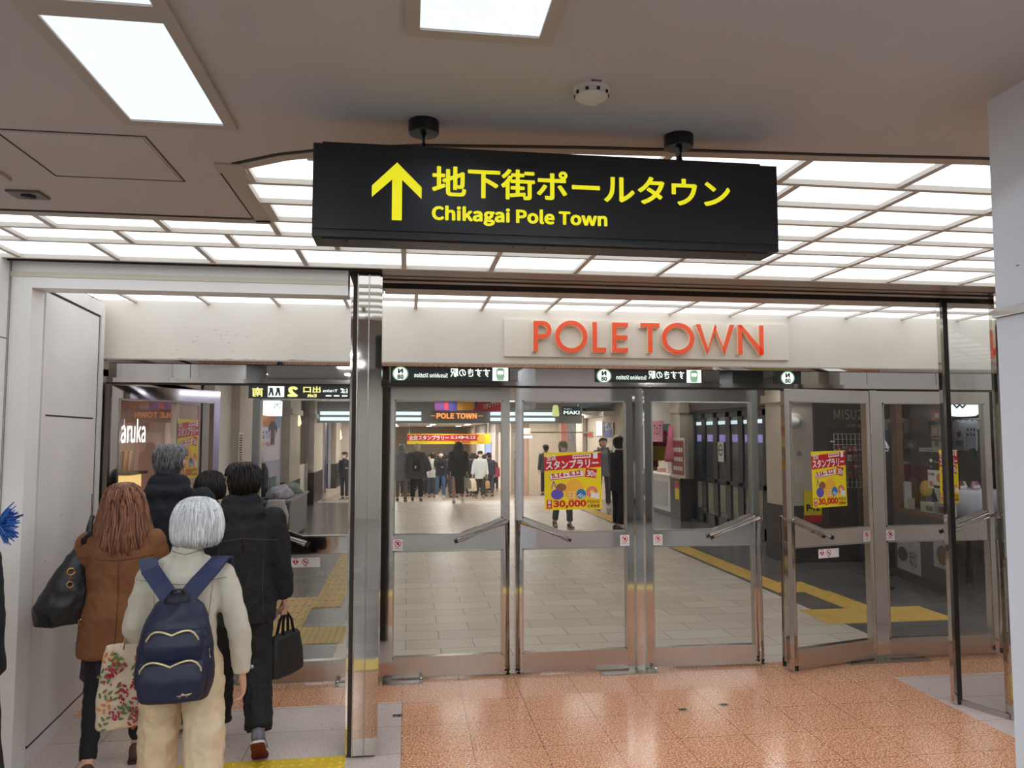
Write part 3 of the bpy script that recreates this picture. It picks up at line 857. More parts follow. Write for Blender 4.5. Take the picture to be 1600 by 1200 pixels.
sticker_wide(on4(.60, .858, .004), u4, 'white three-symbol sticker on the lower pane of the door standing ajar')

M_PRED = mat('poster_red', C(206, 16, 40), .45); M_PBRN = mat('poster_brown', C(150, 60, 30), .5)
SHAPES = [('orange_disc', C(252, 190, 60), .52, .33, .17, .20), ('pink_ring', C(236, 130, 128), .83, .30, .10, .11), ('violet_blob', C(104, 84, 190), .22, .27, .11, .09), ('brown_blob', C(150, 96, 74), .29, .39, .09, .07), ('blue_disc', C(40, 130, 200), .64, .27, .085, .085)]
def poster(o, u, w, h, label, tilt=0.0, back=False):
    o, u = Vector(o), Vector(u).normalized(); v = Vector((0, 0, 1)); n = u.cross(v)
    c, s_ = math.cos(tilt), math.sin(tilt); u, v = u * c + v * s_, v * c - u * s_
    t = thing('sale_poster', label, 'poster', o, 0, 'yellow and red campaign posters')
    Q = lambda pts, off, m, nm: obj(nm, quad(B(), o, u, v, [(a * w, b * h) for a, b in pts], off), m, t)
    obj('sheet', slabq(B(), o, u, v, [(0, 0), (w, 0), (w, h), (0, h)], .0008), M_PYEL, t)
    Q([(0, .68), (1, .735), (1, .985), (0, .92)], .0014, M_PRED, 'red_band')
    T = lambda s, m, a0, a1, b0, b1, rot=0.0, bold=.024, sans=False, nm='lettering', off=.0026: text(s, m, t, o + u * (a0 * w) + v * (b0 * h) + n * off, u * math.cos(rot) + v * math.sin(rot), v * math.cos(rot) - u * math.sin(rot), (a1 - a0) * w, (b1 - b0) * h, nm, bold, 0.0, sans)
    T('全店', M_WHITE, .04, .21, .855, .96, .05)
    T('スタンプラリー', M_WHITE, .03, .96, .70, .855, .035, .035)
    Q([(.50, .885), (.82, .90), (.82, .965), (.50, .945)], .0018, M_WHITE, 'white_tab')
    bm = B()
    for i in range(7): quad(bm, o, u, v, [((.52 + i * .04) * w, (.905 + i * .0022) * h), ((.55 + i * .04) * w, (.905 + i * .0022) * h), ((.55 + i * .04) * w, (.935 + i * .0022) * h), ((.52 + i * .04) * w, (.935 + i * .0022) * h)], .0024)
    obj('tab_print', bm, M_PRED, t)
    Q([(.86, .88), (.94, .885), (.94, .99), (.86, .985)], .0018, M_WHITE, 'white_corner')
    Q([(.08, .60), (.68, .69), (.705, .575), (.105, .515)], .0016, M_PRED, 'date_border')
    Q([(.09, .605), (.675, .68), (.695, .583), (.11, .528)], .0019, M_WHITE, 'date_strip')
    T('5.14', M_PRED, .125, .345, .545, .625, .10, .020, True)
    T('▶', M_PRED, .365, .415, .575, .62, .10, .0)
    T('6.12', M_PRED, .44, .64, .578, .662, .10, .020, True)
    Q([(.71, .57), (.73, .72), (.93, .69), (.90, .54)], .0021, M_PRED, 'red_tab')
    T('30', M_WHITE, .735, .86, .578, .685, -.1, .015, True)
    T('日間', M_WHITE, .865, .905, .565, .64, -.1, .02)
    for k, (nm, col, a, b, rx, ry) in enumerate(SHAPES):
        bm = B(); cc = o + u * (a * w) + v * (b * h) + n * (.0014 + k * .0003)
        if nm == 'pink_ring': annulus(bm, cc, u, v, rx * w, rx * w * .4)
        else: disc(bm, cc, u, v, rx * w, 24, ry * h)
        obj(nm, bm, mat('poster_' + nm, col, .5), t)
    Q([(.115, .36), (.13, .36), (.16, .47), (.20, .36), (.215, .36), (.17, .50), (.15, .50)], .0016, mat('poster_violet_blob', C(104, 84, 190), .5), 'violet_loop')
    bm = B()
    for i in range(3): quad(bm, o, u, v, [((.57 + i * .035) * w, (.235 - i * .02) * h), ((.585 + i * .035) * w, (.225 - i * .02) * h), ((.64 + i * .035) * w, (.27 - i * .02) * h), ((.63 + i * .035) * w, (.285 - i * .02) * h)], .0032)
    for i in range(3):
        quad(bm, o, u, v, RECT(.42 * w, .455 * w, (.20 + i * .045) * h, (.22 + i * .045) * h), .0032); quad(bm, o, u, v, RECT(.49 * w, .525 * w, (.20 + i * .045) * h, (.22 + i * .045) * h), .0032)
    obj('stripe_pattern', bm, M_WHITE, t)
    Q([(.80, .205), (.95, .175), (.96, .27), (.82, .295)], .0034, M_WHITE, 'note_tab')
    Q(RECT(.035, .125, .025, .175), .0016, M_PRED, 'red_box')
    T('最', M_WHITE, .05, .11, .105, .165); T('大', M_WHITE, .05, .11, .035, .095)
    T('30,000', M_PRED, .145, .725, .025, .165, 0, .018, True)
    T('円分の', M_PBRN, .745, .965, .095, .165); T('お買物券', M_PBRN, .745, .965, .028, .085)
    return t
poster((1.078, DY - .006, 1.258), X, .462, .455, 'square yellow and red campaign poster, hung upright on the closed glass door', .012)
poster(on4(.645, 1.262, .006), u4, .365, .455, 'tilted yellow and red campaign poster on the glass door standing ajar', .02)
poster((4.50, DY - .006, 1.275), X, .175, .45, 'yellow and red campaign poster on the door crossed by the dark post')

# ================================================================== the hall behind the viewer (seen only in the mirrors)
M_HWALL = mat('hall_wall', C(168, 162, 155), .6, var=.03)
struct('wall_hall_back', bx(-9, 9, -8.2, -8, 0, 3.4), M_HWALL)
struct('wall_hall_left', bx(-9.2, -9, -8, 6, 0, 3.4), M_HWALL)
struct('wall_hall_right', bx(9, 9.2, -8, 4.6, 0, 3.4), M_HWALL)
struct('wall_hall_side', bx(-9, -2.40, .95, 1.06, 0, CZ), M_WALL)
struct('wall_hall_corner', bx(6.5, 9, 4.5, 4.8, 0, CZ), M_WALL)
for i, x in enumerate((-6.2, -3.3, 4.6, 7.4)):
    t = thing('hall_pillar', 'dark square pillar in the hall behind the viewer', 'pillar', (x, -4.2, 0), 0, 'pillars behind the viewer')
    obj('shaft', bx(x - .35, x + .35, -4.55, -3.85, .12, 3.3), mat('pillar_dark', C(84, 84, 82), .4), t)
    obj('plinth', bx(x - .37, x + .37, -4.57, -3.83, 0, .12), M_BLACK, t)
M_HS = mat('hall_sign_dark', C(44, 46, 45), .4)
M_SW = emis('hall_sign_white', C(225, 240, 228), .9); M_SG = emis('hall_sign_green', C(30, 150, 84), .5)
M_SD = mat('hall_sign_ink', C(20, 40, 30), .5)
# painted reflections of the hall's station signs: mirrored glowing strips on the transom panes
def reflected_station_strip(x0, x1, label, y=5.921):
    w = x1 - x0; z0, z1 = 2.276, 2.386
    t = thing('station_sign_reflection', label, 'sign', ((x0 + x1) / 2, y, z0), 0, 'painted station sign reflections over the doors')
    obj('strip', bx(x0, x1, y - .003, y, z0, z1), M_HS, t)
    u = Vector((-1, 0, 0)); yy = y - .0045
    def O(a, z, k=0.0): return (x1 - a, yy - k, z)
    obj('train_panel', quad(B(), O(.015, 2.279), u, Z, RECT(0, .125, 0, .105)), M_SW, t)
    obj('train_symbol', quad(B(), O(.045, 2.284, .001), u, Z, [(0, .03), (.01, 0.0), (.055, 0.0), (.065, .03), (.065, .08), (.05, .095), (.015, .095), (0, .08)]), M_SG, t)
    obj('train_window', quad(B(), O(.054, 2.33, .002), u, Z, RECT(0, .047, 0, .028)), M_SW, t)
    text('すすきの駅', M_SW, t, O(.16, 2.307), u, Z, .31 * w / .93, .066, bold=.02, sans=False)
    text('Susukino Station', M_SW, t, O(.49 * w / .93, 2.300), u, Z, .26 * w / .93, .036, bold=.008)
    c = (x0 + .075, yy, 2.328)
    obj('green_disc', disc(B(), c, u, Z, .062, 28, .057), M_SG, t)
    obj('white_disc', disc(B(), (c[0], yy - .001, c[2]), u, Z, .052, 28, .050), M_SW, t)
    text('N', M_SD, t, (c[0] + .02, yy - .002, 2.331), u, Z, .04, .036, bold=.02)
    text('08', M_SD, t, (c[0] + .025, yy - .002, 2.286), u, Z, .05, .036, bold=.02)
reflected_station_strip(-.135, .80, 'painted reflection of a dark station sign over the door nearest the steel pillar')
reflected_station_strip(1.49, 2.40, 'painted reflection of a dark station sign under the red letters, right of the poster door')
t = thing('station_sign_reflection', 'short painted reflection of a station sign showing only its round badge', 'sign', (3.13, 5.921, 2.276), 0, 'painted station sign reflections over the doors')  # third painted sign reflection, cropped to its badge
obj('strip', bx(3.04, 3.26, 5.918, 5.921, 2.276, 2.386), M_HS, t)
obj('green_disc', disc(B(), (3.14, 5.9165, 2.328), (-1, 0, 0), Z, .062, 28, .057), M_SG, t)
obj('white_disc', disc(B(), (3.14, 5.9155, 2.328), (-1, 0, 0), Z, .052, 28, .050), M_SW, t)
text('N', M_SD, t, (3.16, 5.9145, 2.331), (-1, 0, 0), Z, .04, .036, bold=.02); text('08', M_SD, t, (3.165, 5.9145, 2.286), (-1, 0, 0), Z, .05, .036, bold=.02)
t = thing('exit_sign_reflection', 'painted reflection of an exit sign with yellow lettering at the left door heads', 'sign', (-.7, 5.9, 2.125))  # reflection of a hall sign, painted as a lettered strip on the rail
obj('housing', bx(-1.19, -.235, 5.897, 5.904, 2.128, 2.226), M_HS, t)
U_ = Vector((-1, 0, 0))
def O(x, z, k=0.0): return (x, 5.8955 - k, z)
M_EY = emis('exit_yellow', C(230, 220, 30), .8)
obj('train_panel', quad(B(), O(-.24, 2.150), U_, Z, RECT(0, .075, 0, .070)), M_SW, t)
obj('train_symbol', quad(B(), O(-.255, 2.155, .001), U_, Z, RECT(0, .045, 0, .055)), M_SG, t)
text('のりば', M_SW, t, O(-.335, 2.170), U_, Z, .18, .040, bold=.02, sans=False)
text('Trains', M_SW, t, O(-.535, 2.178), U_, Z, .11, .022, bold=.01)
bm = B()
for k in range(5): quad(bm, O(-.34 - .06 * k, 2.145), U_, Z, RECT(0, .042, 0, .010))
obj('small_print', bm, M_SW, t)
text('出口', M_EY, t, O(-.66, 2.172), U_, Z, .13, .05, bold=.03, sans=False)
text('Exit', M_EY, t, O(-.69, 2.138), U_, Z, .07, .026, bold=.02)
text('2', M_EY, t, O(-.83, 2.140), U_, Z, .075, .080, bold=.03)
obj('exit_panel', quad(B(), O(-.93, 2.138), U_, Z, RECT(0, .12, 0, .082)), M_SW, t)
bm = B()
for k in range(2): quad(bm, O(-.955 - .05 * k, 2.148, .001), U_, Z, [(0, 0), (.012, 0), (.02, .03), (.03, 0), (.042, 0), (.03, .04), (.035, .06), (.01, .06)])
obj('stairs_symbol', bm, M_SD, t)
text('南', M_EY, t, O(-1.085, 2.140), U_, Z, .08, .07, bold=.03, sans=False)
t = thing('hall_kiosk', 'yellow box-shaped board behind the viewer, mirrored over the right doors', 'sign', (7.38, -1.1, 2.62))
obj('body', bx(7.15, 7.6, -1.3, -.95, 2.62, 3.12), emis('kiosk_yellow', C(236, 222, 30), .5), t)
obj('bracket', bx(7.33, 7.42, -1.15, -1.1, 3.12, 3.36), M_HS, t)
# ================================================================== people
def remesh(bm, vox, it=4, fac=.5):
    """Fuse overlapping closed shapes into one continuous skin."""
    bmesh.ops.recalc_face_normals(bm, faces=bm.faces[:])
    me = bpy.data.meshes.new('tmp'); bm.to_mesh(me); bm.free()
    o = bpy.data.objects.new('tmp', me); COL.objects.link(o)
    m = o.modifiers.new('r', 'REMESH'); m.mode = 'VOXEL'; m.voxel_size = vox; m.adaptivity = 0
    s = o.modifiers.new('s', 'SMOOTH'); s.factor = fac; s.iterations = it
    dg = bpy.context.evaluated_depsgraph_get(); dg.update()
    r = bpy.data.meshes.new_from_object(o.evaluated_get(dg))
    bpy.data.objects.remove(o); bpy.data.meshes.remove(me)
    out = bmesh.new(); out.from_mesh(r); bpy.data.meshes.remove(r)
    return out
def folds(bm, amp, f=(9, 9, 6), seed=0.0, ridge=True):
    bm.normal_update()
    mv = []
    for v in bm.verts:
        q = Vector((v.co.x * f[0] + seed, v.co.y * f[1], v.co.z * f[2]))
        a = noise.noise(q); b = noise.noise(q * 2.3 + Vector((7, 3, 1)))
        c = noise.noise(q * 4.1 + Vector((1, 9, 4)))
        d = ((1 - abs(a) * 2.2) * .6 + (1 - abs(b) * 2.4) * .45 + c * .22 - .5) if ridge else a
        mv.append(v.normal * (amp * d))
    for v, d in zip(bm.verts, mv): v.co += d
    return bm
def rotx(v, a): c, s = math.cos(a), math.sin(a); return Vector((v.x, v.y * c - v.z * s, v.y * s + v.z * c))
def dirv(pitch, abd=0.0):
    """Unit vector pointing down, swung forward by pitch and sideways (+x) by abd, degrees."""
    p, a = math.radians(pitch), math.radians(abd)
    return Vector((math.sin(a), math.sin(p) * math.cos(a), -math.cos(p) * math.cos(a)))
def path(pts, rads, n):
    """Resample a polyline with radii into n points, softened at the bends."""
    L_ = [0.0]
    for a, b in zip(pts, pts[1:]): L_.append(L_[-1] + (b - a).length)
    out, rr = [], []
    for i in range(n):
        t = L_[-1] * i / (n - 1)
        for k in range(len(pts) - 1):
            if t <= L_[k + 1] + 1e-9: break
        u = (t - L_[k]) / max(L_[k + 1] - L_[k], 1e-9)
        out.append(pts[k].lerp(pts[k + 1], u)); rr.append(rads[k] + (rads[k + 1] - rads[k]) * u)
    for _ in range(2):
        out = [out[0]] + [(out[i - 1] + out[i] * 2 + out[i + 1]) / 4 for i in range(1, n - 1)] + [out[-1]]
    return out, rr
def hand(bm, W, d, lat, nrm, side, curl=25, s=1.0, spread=.0):
    """Palm, four jointed fingers and a thumb leaving the side of the palm; lat points to the thumb side, nrm out of the palm."""
    d, lat, nrm = d.normalized(), lat.normalized(), nrm.normalized()
    for k, o in enumerate((-.024, -.008, .009, .025)):
        capsule(bm, W + d * .012 * s + lat * o * .75 * s, .0155 * s, W + d * .088 * s + lat * o * s, .0125 * s, 8)
    for k, (o, L_) in enumerate(((-.030, .058), (-.010, .070), (.011, .075), (.030, .068))):
        p = W + d * .092 * s + lat * o * s; a = 0.0
        c = curl * (1.25 - .12 * k); dd = d
        r0 = .0092 * s
        for j, f_ in enumerate((.45, .32, .23)):
            a += math.radians(c * (.8, 1.0, .7)[j])
            dd = (d * math.cos(a) + nrm * math.sin(a)).normalized()
            q = p + dd * (L_ * f_ * s); capsule(bm, p, r0, q, r0 * .9, 8); p = q; r0 *= .9
    p = W + d * .028 * s + lat * .026 * s
    q = p + (d * .6 + lat * .65 + nrm * .35).normalized() * .038 * s; capsule(bm, p, .0125 * s, q, .0105 * s, 8)
    q2 = q + (d * .85 + lat * .15 + nrm * .45).normalized() * .030 * s; capsule(bm, q, .0102 * s, q2, .0085 * s, 8)

def hairmat(name, c1, c2):
    if name in MATS: return MATS[name]
    m = mat(name, c1, .5); nt = m.node_tree; N = nt.nodes; L = nt.links; b = N['Principled BSDF']
    g = N.new('ShaderNodeNewGeometry'); r = N.new('ShaderNodeValToRGB')
    r.color_ramp.elements[0].color = c1; r.color_ramp.elements[1].color = c2
    L.new(g.outputs['Random Per Island'], r.inputs['Fac']); L.new(r.outputs[0], b.inputs['Base Color'])
    return m
def hair_shell(prof, c, ry, face=1.05, brow=.04, n=40):
    """Hair mass: profile (z above head centre, radius); open over the face below the brow."""
    bm = B(); rows = []
    P_ = []
    for (z0, r0), (z1, r1) in zip(prof, prof[1:]):
        for k in range(3): P_.append((z0 + (z1 - z0) * k / 3, r0 + (r1 - r0) * k / 3))
    P_.append(prof[-1])
    for z, r in P_:
        row = []
        for i in range(n):
            t = 2 * PI * i / n
            row.append(bm.verts.new((c.x + r * math.cos(t), c.y + r * ry * math.sin(t), c.z + z)))
        rows.append(row)
    for a, b, (z, r) in zip(rows, rows[1:], P_[1:]):
        for i in range(n):
            t = 2 * PI * (i + .5) / n
            if z < brow and abs(t - PI / 2) < face: continue
            bm.faces.new((a[i], a[(i + 1) % n], b[(i + 1) % n], b[i]))
    bm.faces.new(rows[0][::-1])
    return bm
def hair_strands(bm, prof, c, ry, N_, rad, seed, face=1.05, brow=.04, wav=.01, cut=.03, out=.004, seg=9):
    R_ = random.Random(seed)
    zs = [z for z, _ in prof]; rs = [r for _, r in prof]
    cum = [0.0]
    for i in range(1, len(prof)): cum.append(cum[-1] + math.hypot(zs[i] - zs[i - 1], rs[i] - rs[i - 1]))
    def at(t):
        t *= cum[-1]
        for k in range(len(cum) - 1):
            if t <= cum[k + 1] + 1e-9: break
        u = (t - cum[k]) / max(cum[k + 1] - cum[k], 1e-9)
        return zs[k] + (zs[k + 1] - zs[k]) * u, rs[k] + (rs[k + 1] - rs[k]) * u
    for i in range(N_):
        th = R_.uniform(0, 2 * PI)
        front = abs(th - PI / 2) < face
        t0 = R_.uniform(.03, .35); t1 = 1 - R_.uniform(0, cut) * (1 if not front else 0)
        if front:
            t1 = .42 if face < 1.5 else .50
        ph = R_.uniform(0, 6.28); k = R_.uniform(.5, 1.2); o = out * R_.uniform(.3, 1.6); dth = R_.uniform(-.12, .12)
        pts, rr = [], []
        for j in range(seg):
            t = t0 + (t1 - t0) * j / (seg - 1); z, r = at(t)
            r += o + wav * k * .4 * math.sin(ph + t * 9); a = th + dth * t + wav * k * 3 * math.sin(ph * 2 + t * 7)
            pts.append((c.x + r * math.cos(a), c.y + r * ry * math.sin(a), c.z + z)); rr.append(rad * (1 - .55 * (j / (seg - 1)) ** 2))
        tube(bm, pts, rr, 4, True)
    return bm

SKIN = mat('skin', C(214, 168, 142), .5, var=.04, vscale=30)
M_EYE = mat('eye_dark', C(30, 24, 22), .3); M_MASK = mat('mask_white', C(232, 232, 234), .7)
PROF_SHORT = [(.128, .012), (.122, .045), (.10, .074), (.06, .090), (.02, .094), (-.02, .090), (-.06, .080), (-.09, .068)]
PROF_CROP = [(.120, .012), (.114, .045), (.094, .072), (.06, .083), (.02, .086), (-.02, .082), (-.05, .072), (-.07, .062)]
PROF_BOB = [(.128, .012), (.122, .042), (.103, .074), (.07, .095), (.03, .106), (-.02, .111), (-.06, .110), (-.088, .102), (-.105, .088)]
PROF_LONG = [(.128, .012), (.122, .045), (.10, .080), (.06, .104), (.0, .118), (-.08, .135), (-.16, .158), (-.25, .178), (-.31, .172)]
PROF_TAIL = [(.126, .012), (.12, .045), (.10, .076), (.05, .092), (.0, .095), (-.05, .082), (-.12, .06), (-.22, .05), (-.28, .03)]
def outfit(**k):
    d = dict(top=C(40, 40, 44), hem=.78, sleeve=(.078, .064, .050), torso=(.20, .135), flare=1.0, collar=.075, hood=False, sleeve_end=.96, topvar=.06,
             bottom=C(34, 34, 38), legs=(.088, .068, .062), leg_end=.06, skirt=None, shoe=C(60, 60, 64), sole=C(200, 196, 190), skin_leg=False, bump=.15)
    d.update(k); return d
def person(label, loc, yaw, h, pose, fit, hair=('short', C(24, 20, 20), C(48, 40, 38)), vox=.012, group=None, face=False, mask=False, fine=False, seed=0, name='person', glasses=False, base_z=0.0):
    s = h / 1.7
    root = thing(name, label, 'person', (loc[0], loc[1], base_z), yaw, group)
    lean = math.radians(pose.get('lean', 3)); sp = Vector((0, math.sin(lean), math.cos(lean)))
    V = lambda x, y, z: Vector((x, y, z)) * s
    P = V(0, 0, .93)
    legs = []
    for i, sd in enumerate((-1, 1)):
        th, kn = pose.get('legs', ((6, 8), (-6, 10)))[i]
        ab = pose.get('abd', (2, 2))[i]
        hp = P + V(sd * .092, 0, -.03)
        k = hp + dirv(th, sd * ab) * (.42 * s); a = k + dirv(th - kn, sd * ab * .5) * (.41 * s)
        ft = pose.get('feet', (None, None))[i]
        fp = math.radians(ft if ft is not None else max(-50, min(25, (th - kn) * .8)))
        toe = Vector((sd * .12, math.cos(fp), math.sin(fp))).normalized()
        up = Vector((0, -math.sin(fp), math.cos(fp)))
        legs.append((hp, k, a, toe, up))
    low = min(min((a - up * .075 * s - toe * .05 * s).z, (a - up * .075 * s + toe * .15 * s).z) for hp, k, a, toe, up in legs)
    dz = Vector((0, 0, -low)); P = P + dz
    legs = [(hp + dz, k + dz, a + dz, t, u) for hp, k, a, t, u in legs]
    Nk = P + sp * (.50 * s); Hd = Nk + Vector((0, math.sin(lean * 1.2) * .10 + .015, .158)) * s
    Hd += Vector(pose.get('head_off', (0, 0, 0))) * s
    root['head_top'] = round(Hd.z + .118 * s, 3)
    hy = math.radians(pose.get('head_yaw', 0)); hp_ = math.radians(pose.get('head_pitch', 0))
    HM = Matrix.Translation(Hd) @ Matrix.Rotation(hy, 4, 'Z') @ Matrix.Rotation(-hp_, 4, 'X') @ Matrix.Scale(s, 4)
    # ---- body: one continuous skin
    b = B()
    sw = pose.get('shw', .178)
    for (t, rx, ry) in (): pass
    rings = [(0, -.06, .135, .10), (0, 0, .15, .105), (0, .12, .13, .095), (0, .28, .15, .105), (0, .40, .155, .10), (0, .47, .10, .075), (0, .52, .058, .056)]
    loft(b, [(0, (P + sp * z * s).y, (P + sp * z * s).z, rx * s, ry * s) for _, z, rx, ry in rings], 18)
    capsule(b, Nk - sp * .03 * s, .056 * s, Hd + Vector((0, -.012, -.06)) * s, .052 * s, 14)
    hb_ = B()
    ball(hb_, (0, -.008, .012), .074, .094, .105, 18, 14)
    ball(hb_, (0, .028, -.055), .056, .062, .066, 14, 10)
    ball(hb_, (0, .060, -.088), .028, .026, .022, 10, 8)
    capsule(hb_, (0, .088, .022), .008, (0, .102, -.022), .013, 8)
    ball(hb_, (-.03, .082, .032), .02, .012, .008, 8, 6); ball(hb_, (.03, .082, .032), .02, .012, .008, 8, 6)
    ball(hb_, (0, .084, -.052), .024, .012, .007, 8, 6)
    for sd in (-1, 1): ball(hb_, (sd * .080, -.002, -.010), .016, .022, .034, 8, 8); ball(hb_, (sd * .096, -.014, .004), .011, .016, .024, 8, 6)
    for v in hb_.verts: v.co = HM @ v.co
    tmpm = bpy.data.meshes.new('t'); hb_.to_mesh(tmpm); hb_.free(); b.from_mesh(tmpm); bpy.data.meshes.remove(tmpm)
    arms = []
    for i, sd in enumerate((-1, 1)):
        up_, ab, el, tw = pose.get('arms', ((8, 6, 12, 0), (-8, 6, 12, 0)))[i]
        S = Nk - sp * pose.get('drop', .055) * s + V(sd * sw, -.005, 0)
        e = S + dirv(up_, sd * ab) * (.285 * s)
        fd_ = dirv(up_ + el, sd * (ab * .6 + tw)); w = e + fd_ * (.245 * s)
        arms.append((S, e, w, fd_, sd))
        pts, rr = path([S, e, w], [.040 * s, .036 * s, .027 * s], 9); tube(b, pts, rr, 10)
        ball(b, S, .038 * s, u=10, v=8)
        lat = Vector((0, 1, 0)) - fd_ * fd_.y; lat.normalize()
        nr = Vector((-sd, 0, 0)); nr = (nr - fd_ * nr.dot(fd_)); nr.normalize()
        hand(b, w, fd_, lat, nr, sd, pose.get('curl', (25, 25))[i], s)
    for hp, k, a, toe, up in legs:
        pts, rr = path([hp, k, a], [.078 * s, .052 * s, .036 * s], 10); tube(b, pts, rr, 10)
        ball(b, hp, .078 * s, u=10, v=8)
        capsule(b, a - up * .03 * s - toe * .03 * s, .034 * s, a - up * .045 * s + toe * .13 * s, .028 * s, 10)
    bv = min(vox, .009) if not fine else .0055
    obj('body', remesh(b, bv, 3), SKIN, root, True, local=True)
    # ---- trousers / skirt
    key = '%d_%d' % (seed, int(h * 100))
    mb = mat('bottom_' + label[:60], fit['bottom'], .85, var=.08, vscale=14, bump=fit['bump'], bscale=220)
    r0, r1, r2 = (x * s for x in fit['legs'])
    b = B()
    loft(b, [(0, P.y - .01, P.z - .10 * s, .15 * s, .115 * s), (0, P.y - .012 * s, P.z - .03 * s, .165 * s, .125 * s), (0, P.y, P.z + .06 * s, .155 * s, .115 * s), (0, P.y + sp.y * .12 * s, P.z + .12 * s, .14 * s, .105 * s)], 20)
    for hp, k, a, toe, up in legs:
        end = a.lerp(k, fit['leg_end'] / .41)
        pts, rr = path([hp + V(0, 0, .0), k, end], [r0, r1, r2], 14); tube(b, pts, rr, 14)
        ball(b, hp, r0, u=12, v=8)
    obj('trousers' if not fit['skirt'] else 'leggings', folds(remesh(b, vox, 4), .009 * s if fine else .004 * s, (9, 9, 9), seed), mb, root, True, local=True)
    if fit['skirt']:
        col, z0, rx0, ry0 = fit['skirt']
        yk = (legs[0][1].y + legs[1][1].y) / 2
        b = B()
        n_ = 7
        loft(b, [(0, P.y + (yk - P.y) * (1 - t) * .8, z0 * s + (P.z + .08 * s - z0 * s) * t, (rx0 + (.16 - rx0) * t) * s, (ry0 + (.12 - ry0) * t) * s) for t in [i / (n_ - 1) for i in range(n_)]], 22)
        obj('skirt', folds(remesh(b, vox, 3), .010 * s, (9, 9, 1.5), seed + 3), mat('skirt_' + label[:50], col, .85, var=.3 if fine else .08, vscale=26 if fine else 14), root, True, local=True)
    # ---- shoes
    ms_ = mat('shoe_' + label[:60], fit['shoe'], .6, var=.05, vscale=20); mo = mat('sole_%d_%d_%d' % tuple(int(x * 99) for x in fit['sole'][:3]), fit['sole'], .7)
    for hp, k, a, toe, up in legs:
        rt = toe.cross(up).normalized()
        def F3(x, y, z): return a + rt * (x * s) + toe * (y * s) + up * (z * s)
        b = B(); prev = None
        for (y, w, z1) in ((-.078, .018, -.02), (-.065, .034, .02), (-.03, .040, .035), (.02, .040, .012), (.08, .046, -.020), (.13, .042, -.034), (.160, .022, -.044)):
            n = 14; vv = []
            for q in range(n):
                t = 2 * PI * q / n; zc = (z1 - .062) / 2; hz = (z1 + .062) / 2
                vv.append(b.verts.new(F3(w * math.cos(t), y, zc + hz * math.sin(t))))
            if prev: bridge(b, prev, vv)
            else: b.faces.new(vv[::-1])
            prev = vv
        b.faces.new(prev)
        sh_ = obj('shoe', b, ms_, root, True, local=True)
        b = B(); prev = None
        outl = ((-.082, .022), (-.068, .038), (-.02, .041), (.03, .040), (.09, .049), (.135, .044), (.165, .022))
        pts = [F3(w, y, -.062) for y, w in outl] + [F3(-w, y, -.062) for y, w in reversed(outl)]
        prism(b, pts, -up * ((.013 if fit.get('outsole') else .020) * s))
        obj('sole', b, mo, sh_, False, local=True)
        if fit.get('outsole'):
            b = B(); prism(b, [p - up * (.013 * s) for p in pts], -up * (.007 * s))
            obj('outsole', b, mat('outsole_' + label[:40], fit['outsole'], .7), sh_, False, local=True, label='dark red outsole')
    # ---- top
    mt = mat('top_' + label[:60], fit['top'], .85, var=fit['topvar'], vscale=10, bump=fit['bump'], bscale=260)
    b = B(); hz = fit['hem'] * s; tx, ty = fit['torso']; fl = fit['flare']
    def ctr(z): return (P + sp * (z - P.z)).y if z > P.z else P.y - .01 * s
    zs = [hz, hz + .06 * s, P.z, P.z + .14 * s, P.z + .28 * s, P.z + .38 * s, P.z + .45 * s, P.z + .495 * s]
    wx = [tx * .95 * fl, tx * .95 * fl, tx * .92 * (fl + 1) / 2, tx * .84, tx * .88, tx * .92, tx * .70, tx * .36]
    wy = [ty * 1.05 * fl, ty * 1.04 * fl, ty * (fl + 1) / 2, ty * .92, ty * .98, ty * .95, ty * .74, ty * .52]
    order = sorted(zip(zs, wx, wy))
    loft(b, [(0, ctr(z), z, x * s, y * s, 2.3) for z, x, y in order], 26)
    a0, a1, a2 = (x * s for x in fit['sleeve'])
    for S, e, w, fd_, sd in arms:
        end = e.lerp(w, fit['sleeve_end'])
        Sd = S + V(sd * .004, 0, -.028)
        pts, rr = path([S - V(sd * .05, 0, .02), Sd, e, end], [a0 * .8, a0 * .96, a1, a2], 16); tube(b, pts, rr, 14)
        ball(b, Sd, a0 * .94, u=12, v=10)
        capsule(b, Nk + V(sd * .03, -.005, -.03), .052 * s, S + V(-sd * .01, -.004, -.012), .050 * s, 12)
    if fit['hood']:
        capsule(b, Nk + V(-.070, -.060, .045), .048 * s, Nk + V(.070, -.060, .045), .048 * s, 12)
        capsule(b, Nk + V(-.085, -.080, -.02), .055 * s, Nk + V(.085, -.080, -.02), .055 * s, 12)
        for sd in (-1, 1):
            capsule(b, Nk + V(sd * .085, -.045, .035), .042 * s, Nk + V(sd * .060, .06, .02), .030 * s, 10)
            capsule(b, Nk + V(sd * .07, -.09, -.04), .045 * s, Nk + V(0, -.100, -.15), .030 * s, 10)
    elif fit['collar']:
        loft(b, [(0, Nk.y - .005 * s, Nk.z - .05 * s, fit['collar'] * 1.2 * s, fit['collar'] * 1.12 * s), (0, Nk.y - .004 * s, Nk.z + .045 * s, fit['collar'] * s, fit['collar'] * .98 * s)], 18)
    nm = fit.get('topname', 'jacket')
    top = obj(nm, folds(remesh(b, vox, 4), (.011 if fine else .006) * s, (7, 7, 6), seed + 1.7), mt, root, True, local=True)
    # ---- hair
    kind, c1, c2 = hair[:3]
    mh = hairmat('hair_' + label[:60], c1, c2)
    prof = {'short': PROF_SHORT, 'bob': PROF_BOB, 'long': PROF_LONG, 'tail': PROF_TAIL, 'crop': PROF_CROP, 'cap': PROF_SHORT}[kind]
